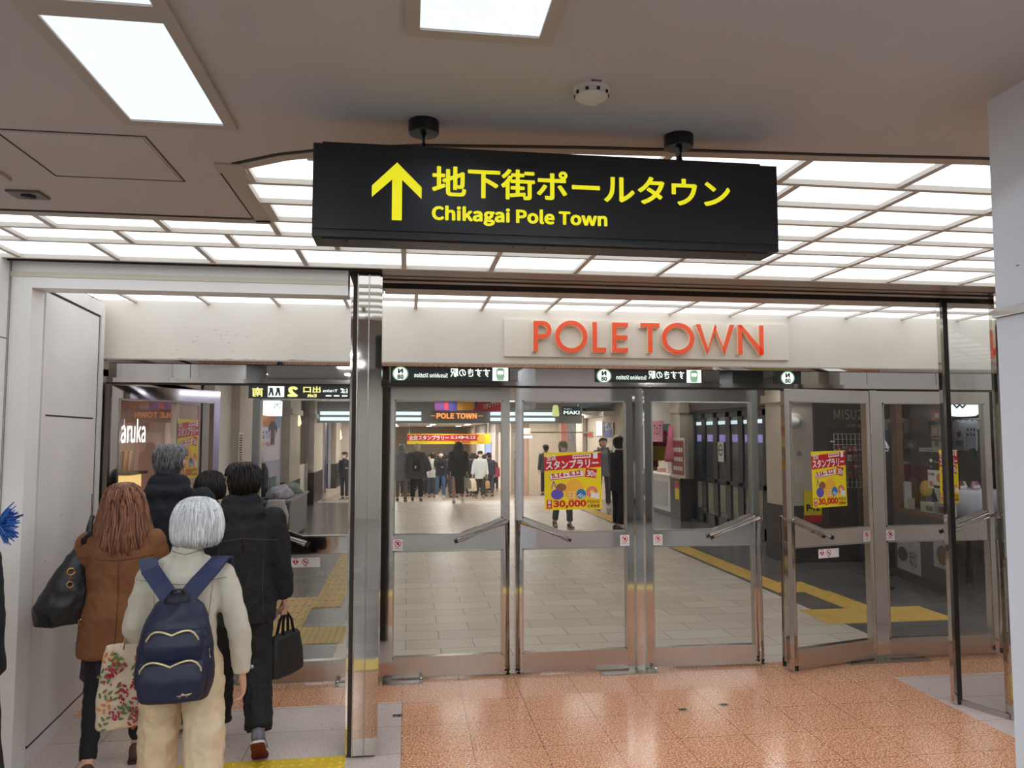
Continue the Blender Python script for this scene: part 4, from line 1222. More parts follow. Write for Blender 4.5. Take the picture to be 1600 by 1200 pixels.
    O0 = Vector((0, -.012, .0)); ryk = 1.16 if kind in ('short', 'crop', 'cap') else 1.08
    fa = 2.02 if kind in ('short', 'crop', 'cap') else 1.0; bw = .03
    b = hair_shell(prof, O0, ryk, fa, bw)
    ns = hair[3] if len(hair) > 3 else (60 if not fine else 420)
    if kind == 'long':
        hair_strands(b, prof, O0, ryk, ns, .0052, seed, fa, wav=.020, cut=.14)
    elif kind in ('bob', 'tail'): hair_strands(b, prof, O0, ryk, ns, .0042, seed, fa, wav=.014, cut=.13, out=.006)
    elif kind != 'cap': hair_strands(b, prof, O0, ryk, ns, .0038, seed, fa, wav=.030, cut=.30, out=.006 if kind == 'short' else .003, seg=6)
    for v in b.verts: v.co = HM @ v.co
    if kind in ('long', 'tail') :
        for v in b.verts:
            if v.co.z < Nk.z + .02 * s and v.co.y > Nk.y - .03 * s: v.co.y -= .0
    obj('hair' if kind != 'cap' else 'knit_cap', b, mh, root, kind != 'x', local=True)
    if face or mask:
        b = B()
        for sd in (-1, 1): ball(b, HM @ Vector((sd * .030, .081, .018)), .011 * s, .006 * s, .006 * s, 8, 6)
        obj('eyes', b, M_EYE, root, True, local=True)
    if mask:
        b = B(); ball(b, (0, .050, -.046), .060, .066, .054, 16, 10)
        bmesh.ops.delete(b, geom=[v for v in b.verts if v.co.y < .045], context='VERTS')
        for v in b.verts: v.co = HM @ v.co
        obj('face_mask', b, M_MASK, root, True, local=True)
    if glasses:
        b = B()
        for sd in (-1, 1):
            tube(b, [HM @ Vector((sd * .031 + .024 * math.cos(t), .098, .016 + .017 * math.sin(t))) for t in [i * PI / 6 for i in range(13)]], .0018 * s, 6)
        tube(b, [HM @ Vector((-.007, .10, .02)), HM @ Vector((.007, .10, .02))], .0016 * s, 6)
        obj('glasses', b, M_EYE, root, True, local=True)
    return root, dict(P=P, N=Nk, H=Hd, arms=arms, legs=legs, s=s, HM=HM)

from mathutils.bvhtree import BVHTree
def seam(o, lines, name, m, r=.0022, par=None):
    """Stitch lines laid on the back of a garment: each line a list of (x, z), dropped on to the cloth from behind."""
    me = o.data; tree = BVHTree.FromPolygons([v.co for v in me.vertices], [p.vertices for p in me.polygons])
    bm = B()
    for ln in lines:
        pts = []
        for (x0, z0), (x1, z1) in zip(ln, ln[1:]):
            for k in range(8):
                x, z = x0 + (x1 - x0) * k / 8, z0 + (z1 - z0) * k / 8
                h = tree.ray_cast(Vector((x, -1.5, z)), Vector((0, 1, 0)))
                if h[0] is not None and h[0].y < .25: pts.append(h[0] + Vector((0, -.0006, 0)))
        if len(pts) > 2: tube(bm, pts, r, 5)
    return obj(name, bm, m, par or o.parent, local=True)
def part(root, name): return [c for c in root.children if c.name.split('.')[0] == name][0]
# ================================================================== the shopping corridor beyond the doors
_f = Vector((math.sin(YAW) * math.cos(PIT), math.cos(YAW) * math.cos(PIT), math.sin(PIT)))
_r = Vector((math.cos(YAW), -math.sin(YAW), 0)); _u = _r.cross(_f)
def ray(px, py): return _f + _r * ((px - CX) / F) - _u * ((py - CY) / F)
def onx(px, py, x): d = ray(px, py); return Vector((0, 0, CAMH)) + d * (x / d.x)
def ony(px, py, y): d = ray(px, py); return Vector((0, 0, CAMH)) + d * (y / d.y)
def xl(px, y=DY): return ony(px, 680, y).x

CC = 2.78
slab('ceiling_corridor', -6.5, 9.5, 6.10, 21.5, mat('corridor_ceiling', C(214, 208, 198), .6), CC + .05)
slab('ceiling_corridor_far', -6.5, 9.5, 21.5, 62, mat('far_corridor_ceiling', C(236, 232, 224), .6), 2.55)
struct('wall_corridor_end', bx(-6.5, 9.5, 60, 60.3, -1.3, 2.7), mat('far_wall', C(170, 158, 146), .7, var=.1))
M_CLAMP = emis('corridor_lamp', (1.0, .97, .92, 1), E_CORR)
for y in (7.6, 10.2, 12.8, 15.4, 18.0, 20.3):
    for x in (-1.6, .9, 3.0, 5.2):
        lamp(x - .32, x + .32, y - .16, y + .16, CC, 'rectangular ceiling lamp of the shopping corridor', M_CLAMP, 'corridor ceiling lamps')
M_CLAMP2 = emis('far_corridor_lamp', (1.0, .96, .9, 1), 17.0)
for y, x in ((23.5, 5.3), (26, 5.3), (28.5, 5.3)): lamp(x - .15, x + .15, y - .7, y + .7, 2.5, 'extra ceiling strip lamp added to brighten the far right wall', M_CLAMP2, 'far corridor strip lamps')  # extra lamps added to brighten the far right shop wall
for y in (24, 28, 33, 39, 46, 54):
    for x in (-.8, 1.5, 3.6):
        lamp(x - .15, x + .15, y - 1.4, y + 1.4, 2.5, 'extra ceiling strip lamp added to brighten the far right wall', M_CLAMP2, 'far corridor strip lamps')

# ---- cross beam with the second lit sign
hb = thing('corridor_sign_beam', 'grey cross beam over the corridor with orange lit lettering and pale light slots', 'sign', (1.9, 21.5, 2.19))
M_HBG = mat('beam_grey', C(166, 168, 170), .45)
obj('beam', bx(-2.7, 5.0, 21.42, 21.7, 2.19, 2.86), M_HBG, hb)
M_SLOT = emis('slot_light', C(214, 240, 246), 1.0)
def slots(x0, x1):
    bm = B()
    for z in (2.30, 2.46): box(bm, x0, x1, 21.40, 21.43, z - .045, z + .045)
    obj('light_slot', bm, M_SLOT, hb)
slots(-2.4, .37); slots(2.33, 4.2)
bm = B(); box(bm, .62, 2.16, 21.39, 21.42, 2.25, 2.53); obj('sign_panel', bm, mat('beam_panel', C(150, 154, 160), .4), hb)
M_OR = emis('orange_letters', C(255, 140, 40), 1.1)
text('POLE TOWN', M_OR, hb, (.80, 21.385, 2.315), X, Z, 1.14, .16, bold=.015)
bm = B(); box(bm, .64, .76, 21.38, 21.389, 2.39, 2.40); box(bm, 1.98, 2.12, 21.38, 21.389, 2.39, 2.40); obj('dash', bm, M_OR, hb)
bn = thing('hanging_banner', 'colourful campaign banner hanging above the orange lit lettering', 'banner', (1.9, 20.6, 2.53))
p0 = ony(679, 642, 20.6); p1 = ony(786, 626, 20.6)
obj('cloth', bx(p0.x, p1.x, 20.6, 20.62, p0.z, p1.z + .1), mat('banner_violet', C(92, 84, 170), .6), bn)
w_ = p1.x - p0.x
for a, b, nm, c in ((0.0, .12, 'cloth_patch', C(120, 60, 130)), (.14, .2, 'cloth_patch', C(210, 60, 80)), (.33, .58, 'cloth_patch', C(236, 170, 60))):
    obj(nm, bx(p0.x + a * w_, p0.x + b * w_, 20.588, 20.6, p0.z + .02, p1.z + .05), mat('banner_%d' % int(a * 100), c, .6), bn)
bm = B(); prism(bm, [(p0.x + .55 * w_, 20.585, p0.z), (p1.x, 20.585, p0.z), (p1.x, 20.585, p1.z + .1), (p0.x + .68 * w_, 20.585, p1.z + .1)], (0, .01, 0)); obj('red_field', bm, mat('banner_red', C(176, 24, 52), .6), bn)
text('スタンプラリー', M_WHITE, bn, (p0.x + .72 * w_, 20.58, p0.z + .05), Vector((1, 0, .3)), Vector((-.3, 0, 1)), .27 * w_, .14, bold=.03, sans=False)
for x in (p0.x + .1, p1.x - .1): obj('cord', cyl(B(), (x, 20.61, p1.z + .08), (x, 20.61, CC + .02), .006, 6), M_WHITE, bn)
# far banner
fb = thing('far_banner', 'wide red and yellow banner strung across the far corridor above the crowd', 'banner', (1.4, 33, 1.4))
q0 = ony(636, 694, 33); q1 = ony(766, 678, 33); W_ = q1.x - q0.x; H_ = q1.z - q0.z
obj('cloth', bx(q0.x, q1.x, 33, 33.02, q0.z, q1.z), M_PYEL, fb)
obj('red_band', bx(q0.x, q0.x + W_ * .92, 32.985, 33, q0.z + H_ * .33, q1.z - H_ * .08), M_PRED, fb)
text('全店スタンプラリー', M_WHITE, fb, (q0.x + .02 * W_, 32.98, q0.z + .38 * H_), X, Z, .48 * W_, .48 * H_, bold=.035, sans=False)
text('5.14▶6.12', M_WHITE, fb, (q0.x + .52 * W_, 32.98, q0.z + .5 * H_), X, Z, .30 * W_, .34 * H_, bold=.015)
text('30,000', M_PRED, fb, (q0.x + .56 * W_, 32.98, q0.z + .04 * H_), X, Z, .2 * W_, .26 * H_, bold=.015)
bm = B(); disc(bm, (q0.x + .89 * W_, 32.975, q0.z + .5 * H_), X, Z, .42 * H_); obj('orange_disc', bm, MATS['poster_orange_disc'], fb)
for x in (q0.x + .1, q1.x - .1): obj('cord', cyl(B(), (x, 33.01, q1.z), (x, 33.01, 2.52), .012, 6), M_WHITE, fb)

# ---------------------------------------------------------------- left side of the corridor, along x = -2.6
LX = -2.6
M_LWALL = mat('corridor_wall_pale', C(214, 206, 196), .5, var=.04)
M_DBASE = mat('dark_plinth', C(66, 62, 62), .35)
def wl(name, px0, px1, z0, z1, m, parent=None, x=LX, t=.15):
    y0, y1 = onx(px0, 680, LX).y, onx(px1, 680, LX).y
    return (struct if parent is None else obj)(name, bx(x - t, x, y0, y1, z0, z1), m, parent)
def lrect(px0, px1, py0, py1, x=LX):
    """A rectangle on the plane x: its near low corner, width along +y, height."""
    a = onx(px0, py1, x); b = onx(px1, py0, x); c = onx(px1, py1, x); d = onx(px0, py0, x)
    z0 = (a.z + c.z) / 2; z1 = (b.z + d.z) / 2
    return a.y, b.y, z0, z1
# cosmetics shop
sh = thing('cosmetics_shop', 'cosmetics shop with pinkish interior behind the wide-open glass door', 'shop', (LX, 8, 0))
y0, y1 = 6.2, 9.95
M_PINK = mat('shop_pink', C(205, 176, 166), .6, var=.03); M_PINKD = mat('shop_rose', C(178, 146, 138), .6)
obj('back_wall', bx(-4.9, -4.75, y0, 10.6, 0, CC), M_PINK, sh)
obj('side_wall', bx(-4.75, LX - .02, 9.97, 10.1, 0, CC), M_PINKD, sh)
obj('floor', bx(-4.75, LX, y0, 9.97, 0, .02), M_PINKD, sh)
obj('ceiling', bx(-4.75, LX, y0, 9.97, 2.36, 2.42), M_PINK, sh)
obj('header', bx(LX - .12, LX, y0, 9.97, 2.22, CC), mat('shop_header', C(206, 196, 182), .5), sh)
bm = B(); bm.faces.new([bm.verts.new(p) for p in ((LX - .05, y0, .08), (LX - .05, 9.15, .08), (LX - .05, 9.15, 2.22), (LX - .05, y0, 2.22))]); obj('shop_window', bm, M_GLASS, sh)
obj('mullion', bx(LX - .08, LX - .02, 9.10, 9.18, 0, 2.22), M_LWALL, sh)
obj('poster_panel', bx(LX - .08, LX - .02, 9.18, 9.95, 0, 2.22), M_PINK, sh)
obj('ceiling_lamp', bx(-4.2, -3.2, 7.2, 9.0, 2.345, 2.36), emis('shop_lamp', (1, .93, .85, 1), 3.5), sh)
obj('product_board', bx(-4.75, -4.72, 7.6, 8.3, 1.2, 1.7), M_PINKD, sh)
a, b, z0, z1 = lrect(184, 226, 663, 692)
M_SHW = emis('shop_letters', (1, 1, 1, 1), 1.6)
text('haruka', M_SHW, sh, (LX + .01, a - .10, z0), Y_, Z, b - a + .10, (z1 - z0) * 1.3, bold=.005)
def shop_item(nm, label, cat, parts, loc):
    t = thing(nm, label, cat, loc)
    for pn, bm_, m_ in parts: obj(pn, bm_, m_, t)
    return t
M_WARM = emis('warm_box', C(255, 206, 120), .9)
ya, yb = onx(200, 680, -3.0).y, onx(223, 680, -3.0).y
zz = onx(211, 790, -3.0).z; zm = onx(211, 741, -3.0).z; zt = onx(211, 700, -3.0).z
dsp = thing('display_case', 'warm-lit cosmetics display case behind the shop window', 'display case', (-3, (ya + yb) / 2, 0))
obj('lower_light_box', bx(-3.25, -3.0, ya, yb, zz, zm), M_WARM, dsp)
obj('pedestal', bx(-3.27, -2.98, ya - .03, yb + .03, .02, zz), M_PINKD, dsp)
obj('shelf', bx(-3.25, -2.95, ya - .05, yb + .05, zm, zm + .03), M_DBASE, dsp)
obj('back_panel', bx(-3.27, -3.25, ya, yb, zm + .03, zt), M_WARM, dsp)
for k in range(3):
    yy = ya + (k + .5) * (yb - ya) / 3
    t = thing('cosmetics_tube', 'slim %s tube standing on the lit display shelf' % ('grey', 'amber', 'rose')[k], 'tube', (-3.1, yy, zm + .03), 0, 'tubes on the display shelf')
    obj('body', loft(B(), [(-3.1, yy, zm + .03, .035, .035), (-3.1, yy, zm + .06, .035, .035), (-3.1, yy, zm + .26, .045, .008)], 12), mat('tube_%d' % k, (C(120, 112, 104), C(190, 130, 70), C(186, 150, 140))[k], .4), t, smooth=True, ang=40)
    obj('cap', loft(B(), [(-3.1, yy, zm + .0305, .03, .03), (-3.1, yy, zm + .05, .03, .03)], 12), M_DBASE, t)
a, b, z0, z1 = lrect(277, 313, 655, 748)
poster((LX - .016, a, z0), Y_, b - a, z1 - z0, 'yellow and red campaign poster on the pink shop wall beyond the wide-open door')
# wall pieces between the shop and the clothes stall
wl('wall_corridor_left_panel', 334, 361, 0, CC, M_WALL)
wl('wall_corridor_left_column', 361, 384, 0, CC, M_LWALL, x=LX + .12, t=.3)
ya = onx(372, 680, LX).y
t = thing('wall_notice', 'narrow vertical notice strip on the pale column left of the clothes stall', 'notice', (LX + .13, ya + .4, 1.5))
a, b, z0, z1 = lrect(372, 380, 675, 726, LX + .125)
obj('strip', bx(LX + .12, LX + .126, a, b, z0, z1), M_STICK, t)
bm = B()
for k in range(12): box(bm, LX + .126, LX + .128, a + .05, b - .05, z0 + .03 + k * (z1 - z0 - .06) / 12, z0 + .05 + k * (z1 - z0 - .06) / 12)
obj('print', bm, M_INK, t)
# wall clothes stall, Y 13 - 16.3
st = thing('clothes_stall', 'lavender shop wall with tee-shirt posters beyond the left closed door', 'shop', (LX, 14.6, 0))
y0, y1 = onx(397, 680, LX).y, onx(441, 680, LX).y
M_LAV = mat('stall_lavender', C(186, 184, 214), .6)
obj('wall', bx(LX - .2, LX - .02, y0, y1, 0, CC - .01), M_LAV, st)
a, b, z0, z1 = lrect(402, 439, 614, 668)
obj('blue_poster', bx(LX - .02, LX - .01, a, b, z0, z1), mat('poster_sky', C(130, 170, 214), .5), st)
bm = B(); cy = (a + b) / 2; zc = z0 + .02; k_ = (b - a)
quad(bm, (LX - .007, cy - k_ * .5, zc), Y_, Z, [(k_ * .2, 0), (k_ * .78, 0), (k_ * .78, .34), (k_ * .9, .28), (k_ * .98, .42), (k_ * .72, .58), (k_ * .58, .54), (k_ * .42, .54), (k_ * .28, .58), (k_ * .02, .42), (k_ * .1, .28), (k_ * .2, .34)])
obj('orange_shirt_print', bm, mat('poster_orange', C(206, 124, 70), .5), st)
a, b, z0, z1 = lrect(402, 438, 668, 720)
obj('white_poster', bx(LX - .02, LX - .008, a, b, z0, z1), mat('poster_lilac', C(226, 222, 240), .5), st)
text('BIG Tシャツ', mat('poster_blue_ink', C(70, 90, 190), .5), st, (LX - .006, a + .15, z1 - .22), Y_, Z, (b - a) * .75, .16, bold=.02, sans=False)
bm = B(); quad(bm, (LX - .0055, (a + b) / 2, z0 + .3), Y_, Z, [(0.1, 0), (.55, 0), (.55, .3), (.8, .22), (.85, .34), (.5, .46), (.15, .46), (-.15, .34), (-.1, .22), (.1, .3)]); obj('shirt_print', bm, M_INK, st)
text('ロゴ・写真入り', mat('poster_pink_ink', C(200, 90, 130), .5), st, (LX - .0055, a + .15, z1 - .36), Y_, Z, (b - a) * .6, .09, bold=.02, sans=False)
a, b, z0, z1 = lrect(422, 432, 745, 762)
obj('green_card', bx(LX - .02, LX - .005, a, b, z0, z1), mat('card_green', C(28, 96, 74), .5), st)
t = thing('lit_box_sign', 'small rounded white lit box sign above the clothes stall', 'sign', (LX, 13.6, 1.9))
a, b, z0, z1 = lrect(402, 420, 625, 649)
bm = bx(LX + .0, LX + .25, a, b, z0, z1)
obj('light_box', bm, emis('box_sign', C(236, 248, 250), 1.0), t, bevel=.04)
text('シャツ', M_SD, t, (LX + .255, a + .1, z0 + .1), Y_, Z, (b - a) * .7, (z1 - z0) * .6, bold=.01, sans=False)
obj('bracket', bx(LX - .02, LX + .02, a + .1, b - .1, z0 + .1, z1 - .1), M_BLACK, t)
struct('wall_corridor_left_post', bx(LX - .2, LX + .14, onx(384, 680, LX).y, onx(396, 680, LX).y, 0, CC), M_BLACK)
# clothes table with garments
tb = thing('stall_table', 'grey box table below the lavender wall, garments piled on it', 'table', (-2.2, 14.4, 0))
obj('body', bx(-2.5, -1.98, 13.4, 15.6, .06, .70), mat('table_grey', C(150, 150, 156), .5), tb)
obj('top', bx(-2.52, -1.95, 13.35, 15.65, .70, .74), mat('table_top', C(176, 176, 180), .4), tb)
obj('foot', bx(-2.45, -2.02, 13.5, 15.5, 0, .06), M_BLACK, tb)
def heap(name, c, r, h, m, label, seed):
    bm = B(); bmesh.ops.create_icosphere(bm, subdivisions=3, radius=1)
    for v in bm.verts:
        n_ = noise.noise(v.co * 2.3 + Vector((seed, 0, 0))) * .35
        v.co = Vector((v.co.x * r[0] * (1 + n_), v.co.y * r[1] * (1 + n_), max(v.co.z, -.35) * h * (1 + n_)))
        v.co.z += .35 * h
        v.co.z = max(v.co.z, 0)
        v.co += Vector(c)
    o = obj(name, bm, m, smooth=True); return tag(o, label, 'clothes')
heap('folded_garment', (-2.25, 14.0, .74), (.22, .5, ), .16, mat('cloth_check', C(206, 200, 216), .9, var=.2, vscale=14), 'pale checked garment heaped on the stall table', 1.0)
heap('folded_garment', (-2.22, 15.0, .74), (.2, .45), .15, mat('cloth_sage', C(150, 164, 160), .9, var=.1, vscale=9), 'sage green garment heaped on the stall table beside the checked one', 5.0)
t = thing('hanging_garment', 'white garment hanging down the near end of the stall table', 'clothes', (-2.2, 13.34, .72))
obj('cloth', loft(B(), [(-2.2, 13.31, .30, .20, .03), (-2.2, 13.31, .5, .22, .035), (-2.2, 13.32, .72, .15, .03), (-2.2, 13.36, .76, .14, .05)], 18), mat('cloth_white', C(222, 218, 220), .9), t, smooth=True)
t = thing('hanging_jacket', 'black jacket hanging at the corner of the lavender wall', 'clothes', (LX + .08, 13.75, 1.3))
obj('jacket', loft(B(), [(LX + .1, 13.8, .78, .07, .22), (LX + .1, 13.8, 1.1, .08, .24), (LX + .1, 13.8, 1.25, .07, .20), (LX + .08, 13.8, 1.36, .04, .07)], 16), mat('jacket_black', C(30, 30, 34), .8), t, smooth=True)
obj('hook', tube(B(), [(LX + .08, 13.8, 1.34), (LX + .08, 13.8, 1.42), (LX - .02, 13.8, 1.42)], .006, 6), M_STEEL2, t)
# further columns and shop windows on the left
M_COLM = mat('corridor_column', C(206, 198, 184), .5, var=.05, vscale=3)
def lcol(px0, px1, label, base_z=.85, x=LX + .12):
    y0, y1 = onx(px0, 680, LX).y, onx(px1, 680, LX).y
    t = thing('corridor_column', label, 'column', (x - .15, (y0 + y1) / 2, 0), 0, None)
    obj('shaft', bx(x - .35, x, y0, y1, base_z, CC), M_COLM, t)
    obj('plinth', bx(x - .35, x + .015, y0 - .015, y1 + .015, .0, base_z), M_DBASE, t)
    obj('capital', bx(x - .35, x + .05, y0 - .05, y1 + .05, 2.3, 2.42), M_COLM, t)
    return t
lcol(444, 461, 'pale corridor column with dark plinth right of the lavender wall')
lcol(484, 498, 'pale corridor column with dark plinth, second from the lavender wall')
lcol(520, 528, 'pale corridor column farthest along the left wall')
t = thing('shop_window_front', 'shop window with white lower panel between the two pale left columns', 'shop front', (LX, 19, 0))
y0, y1 = onx(461, 680, LX).y, onx(484, 680, LX).y
obj('back', bx(LX - .3, LX - .25, y0, y1, 0, CC), mat('window_grey', C(150, 150, 156), .5), t)
obj('lower_panel', bx(LX - .25, LX - .1, y0 + 1.2, y1, .1, 1.1), M_WALL, t)
obj('frame', box(bx(LX - .1, LX - .02, y0, y0 + .12, 0, CC), LX - .1, LX - .02, y1 - .12, y1, 0, CC), M_STEEL2, t)
bm = B(); bm.faces.new([bm.verts.new(p) for p in ((LX - .08, y0, 1.1), (LX - .08, y1, 1.1), (LX - .08, y1, 2.3), (LX - .08, y0, 2.3))]); obj('pane', bm, M_GLASS, t)
t = thing('shop_window_front', 'bluish lit shop window beyond the second pale left column', 'shop front', (LX, 23, 0))
y0, y1 = onx(498, 680, LX).y, onx(520, 680, LX).y
obj('back', bx(LX - .25, LX - .2, y0, y1, 0, CC), emis('window_blue', C(140, 146, 190), .35), t)
obj('frame', box(box(bx(LX - .12, LX - .02, y0, y0 + .3, 0, CC), LX - .12, LX - .02, y1 - .3, y1, 0, CC), LX - .12, LX - .02, (y0 + y1) / 2 - .2, (y0 + y1) / 2 + .2, 0, CC), M_STEEL2, t)
struct('wall_corridor_left', bx(LX - .6, LX - .4, 10, 62, -1.3, CC), M_LWALL)
for px, py, lb in ((465, 655, 'small lit wall lamp beside the first pale left column'), (531, 680, 'small lit wall lamp beside the farthest left column')):
    p = onx(px, py, LX + .1)
    t = thing('wall_lamp', lb, 'lamp', p, 0, 'corridor wall lamps')
    obj('bracket', bx(LX - .4, p.x, p.y - .02, p.y + .02, p.z + .1, p.z + .14), M_STEEL2, t)
    obj('shade', lathe(B(), [(.03, .2), (.05, .1), (.09, -.1), (.05, -.16)], p), emis('lamp_shade_glow', C(255, 226, 170), 1.2), t, smooth=True)
tg = thing('price_tag', 'yellow and red P-number tag hanging on the plinth right of the lavender wall', 'tag', (LX + .14, 16.2, .6))
a, b, z0, z1 = lrect(447, 459, 757, 792, LX + .145)
obj('card', bx(LX + .136, LX + .142, a, b, z0, z1), M_PYEL, tg)
obj('red_header', bx(LX + .142, LX + .145, a, b, z1 - (z1 - z0) * .45, z1), M_PRED, tg)
text('P-7', M_INK, tg, (LX + .146, a + .1, z0 + (z1 - z0) * .18), Y_, Z, (b - a) * .7, (z1 - z0) * .25, bold=.03)

# ---------------------------------------------------------------- right side of the corridor
RX = 6.12
def rrect(px0, px1, py0, py1, x):
    """On the plane x seen from its left: far edge y, near edge y, low and high z."""
    a = onx(px0, py1, x); b = onx(px1, py0, x); c = onx(px1, py1, x); d = onx(px0, py0, x)
    return a.y, b.y, (a.z + c.z) / 2, (b.z + d.z) / 2
nY = (0, -1, 0)
M_SHUT = mat('shutter_black', C(30, 31, 38), .3); M_SHG = mat('shutter_glass', C(74, 76, 84), .12)
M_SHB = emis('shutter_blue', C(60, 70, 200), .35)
M_BROWN = mat('brown_beam', C(84, 66, 62), .4, var=.05)
# folding glass shutters of the dark shop
fs = thing('folding_shutters', 'row of tall black folding glass shutter panels along the right side', 'shutter', (RX, 13.5, 0))
ys = [15.6, 15.05, 14.45, 13.85, 13.3, 12.9, 12.3, 11.7, 11.1]
for i, (a, b) in enumerate(zip(ys, ys[1:])):
    bm = B()
    x0, x1 = RX - .03, RX + .03
    box(bm, x0, x1, b, b + .1, .05, 2.3); box(bm, x0, x1, a - .1, a, .05, 2.3); box(bm, x0, x1, b, a, 2.2, 2.3); box(bm, x0, x1, b, a, .05, .25); box(bm, x0, x1, b, a, .9, .98)
    pn = obj('shutter_panel', bm, M_SHUT, fs)
    obj('pane', bx(RX - .005, RX + .005, b + .1, a - .1, .25, 2.2), M_SHG, pn)
    if i != 4: obj('frosted_strip', bx(RX - .012, RX - .006, b + .17, a - .17, .35, .88), mat('frost_gold', C(150, 142, 124), .4, var=.25, vscale=20), pn)
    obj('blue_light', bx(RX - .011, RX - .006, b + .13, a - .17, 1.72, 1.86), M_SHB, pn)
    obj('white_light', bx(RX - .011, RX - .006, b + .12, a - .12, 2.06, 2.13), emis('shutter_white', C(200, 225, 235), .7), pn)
obj('head_track', bx(RX - .06, RX + .06, 11.1, 15.75, 2.3, 2.35), M_BLACK, fs)
obj('sill', bx(RX - .06, RX + .06, 11.1, 15.75, 0, .05), M_DBASE, fs)
bm = bx(RX - .05, RX + .5, 11.06, 15.79, 2.36, CC)
o = struct('wall_shutter_head', bm, M_BROWN)
struct('wall_shutter_dark', bx(RX + .4, RX + .6, 11, 16.3, 0, CC), M_SHUT)
for (ya, lb) in ((14.15, 'round no-smoking sign on the shutter panels, farther of the two'), (11.72, 'round no-smoking sign on the shutter panels, nearer of the two')):
    t = thing('no_smoking_sign', lb, 'sign', (RX - .04, ya, 1.5), 0, 'no-smoking signs on the shutters')
    obj('card', bx(RX - .042, RX - .038, ya - .14, ya + .14, 1.33, 1.72), M_STICK, t)
    bm = B(); annulus(bm, (RX - .044, ya, 1.56), nY, Z, .11, .085); quad(bm, (RX - .044, ya, 1.56), nY, Z, RECT(-.09, .09, -.012, .012)); obj('ring', bm, M_INK, t)
# pale column + menu board at the far end of the shutters
def rcol(y0, y1, x0, x1, label, base_z=.9):
    t = thing('corridor_column', label, 'column', ((x0 + x1) / 2, (y0 + y1) / 2, 0))
    obj('shaft', bx(x0, x1, y0, y1, base_z, CC), M_COLM, t)
    obj('plinth', bx(x0 - .015, x1, y0 - .015, y1 + .015, .0, base_z), M_DBASE, t)
    obj('capital', bx(x0 - .05, x1, y0 - .05, y1 + .05, 2.34, 2.46), M_COLM, t)
    return t
rcol(15.8, 16.4, 5.86, 6.5, 'pale corridor column with dark plinth at the far end of the black shutters')
c2 = rcol(10.45, 11.05, 5.48, 5.92, 'pale corridor column with a round white lamp, seen through the door standing ajar', .82)
p = ony(1240, 660, 10.45)
t = thing('round_wall_lamp', 'round white bulkhead lamp on the pale column behind the door standing ajar', 'lamp', (p.x, 10.45, p.z))
obj('ring', lathe(B(), [(.14, 0), (.14, -.03), (.11, -.05)], (p.x, 10.45, p.z), 'y'), M_STICK, t, smooth=True, ang=40)
obj('cone', lathe(B(), [(.10, -.045), (.07, -.09), (.03, -.15), (.012, -.16)], (p.x, 10.45, p.z), 'y'), mat('cone_grey', C(205, 205, 208), .3), t, smooth=True)
p = ony(1248, 709, 10.45)
t = thing('wall_button', 'small grey round fitting below the bulkhead lamp on the pale column', 'fitting', (p.x, 10.44, p.z))
obj('disc', lathe(B(), [(.04, .01), (.04, -.01), (.03, -.014)], (p.x, 10.45, p.z), 'y'), mat('fit_grey', C(130, 134, 142), .5), t)
p = ony(1249, 742, 10.45)
t = thing('wall_access_panel', 'small pale rectangular panel low on the column behind the door standing ajar', 'panel', (p.x, 10.44, p.z))
obj('panel', bx(p.x - .06, p.x + .06, 10.436, 10.45, p.z - .13, p.z + .13), M_LWALL, t, bevel=.003)
t = thing('menu_board', 'tall red menu board in a white frame on the far pale column', 'board', (5.8, 16, 1.2))
a, b, z0, z1 = rrect(1051, 1071, 684, 746, 5.8)
obj('frame', bx(5.78, 5.86, b, a, z0, z1), M_LWALL, t)
obj('sheet', bx(5.772, 5.782, b + .06, a - .06, z0 + .06, z1 - .06), mat('menu_red', C(150, 56, 58), .5, var=.2, vscale=5), t)
bm = B()
for i in range(3):
    for j in range(5): box(bm, 5.768, 5.773, b + .12 + j * (a - b - .24) / 5, b + .12 + (j + .6) * (a - b - .24) / 5, z0 + .15 + i * .2, z0 + .24 + i * .2)
obj('menu_print', bm, M_STICK, t)
tg = thing('price_tag', 'yellow and red tag under the menu board on the dark plinth', 'tag', (5.84, 16, .7))
a, b, z0, z1 = rrect(1055, 1061, 752, 780, 5.84)
obj('card', bx(5.836, 5.844, b, a, z0, z1), M_PYEL, tg); obj('red_header', bx(5.832, 5.837, b, a, z1 - .15, z1), M_PRED, tg)
t = thing('paper_lantern', 'pink and white hanging paper lantern beside the menu board', 'lantern', (5.75, 16.6, 1.4))
p = onx(1048, 700, 5.75)
obj('body', lathe(B(), [(.04, .5), (.07, .2), (.15, -.25), (.12, -.3)], p), mat('lantern_pink', C(226, 120, 150), .7, var=.2, vscale=3), t, smooth=True)
obj('cord', cyl(B(), p + Vector((0, 0, .5)), (p.x, p.y, CC + .02), .006, 6), M_WHITE, t)
# sweets counter and its shop, Y 16.5 - 20
sw = thing('sweets_shop', 'warm lit shop with pink sign and white counter beyond the menu board column', 'shop', (6.4, 18.2, 0))
M_SHOPW = mat('shop_wall_warm', C(196, 178, 152), .6, var=.06, vscale=3)
obj('back_wall', bx(7.6, 7.7, 16.4, 21.3, 0, CC), M_SHOPW, sw)
obj('header', bx(6.0, 6.12, 16.4, 20.2, 2.12, CC), mat('shop_header_white', C(226, 222, 216), .5), sw)
obj('ceiling', bx(6.12, 7.6, 16.4, 20.2, 2.3, 2.36), M_SHOPW, sw)
obj('lamp', bx(6.5, 7.2, 17, 19.6, 2.285, 2.3), emis('sweet_lamp', (1, .9, .75, 1), 3.0), sw)
bm = B()
a, b, z0, z1 = rrect(1009, 1036, 658, 690, 6.0)
obj('pink_sign', bx(5.985, 5.998, b, a, z0, z1), mat('sign_pink', C(226, 150, 176), .5), sw)
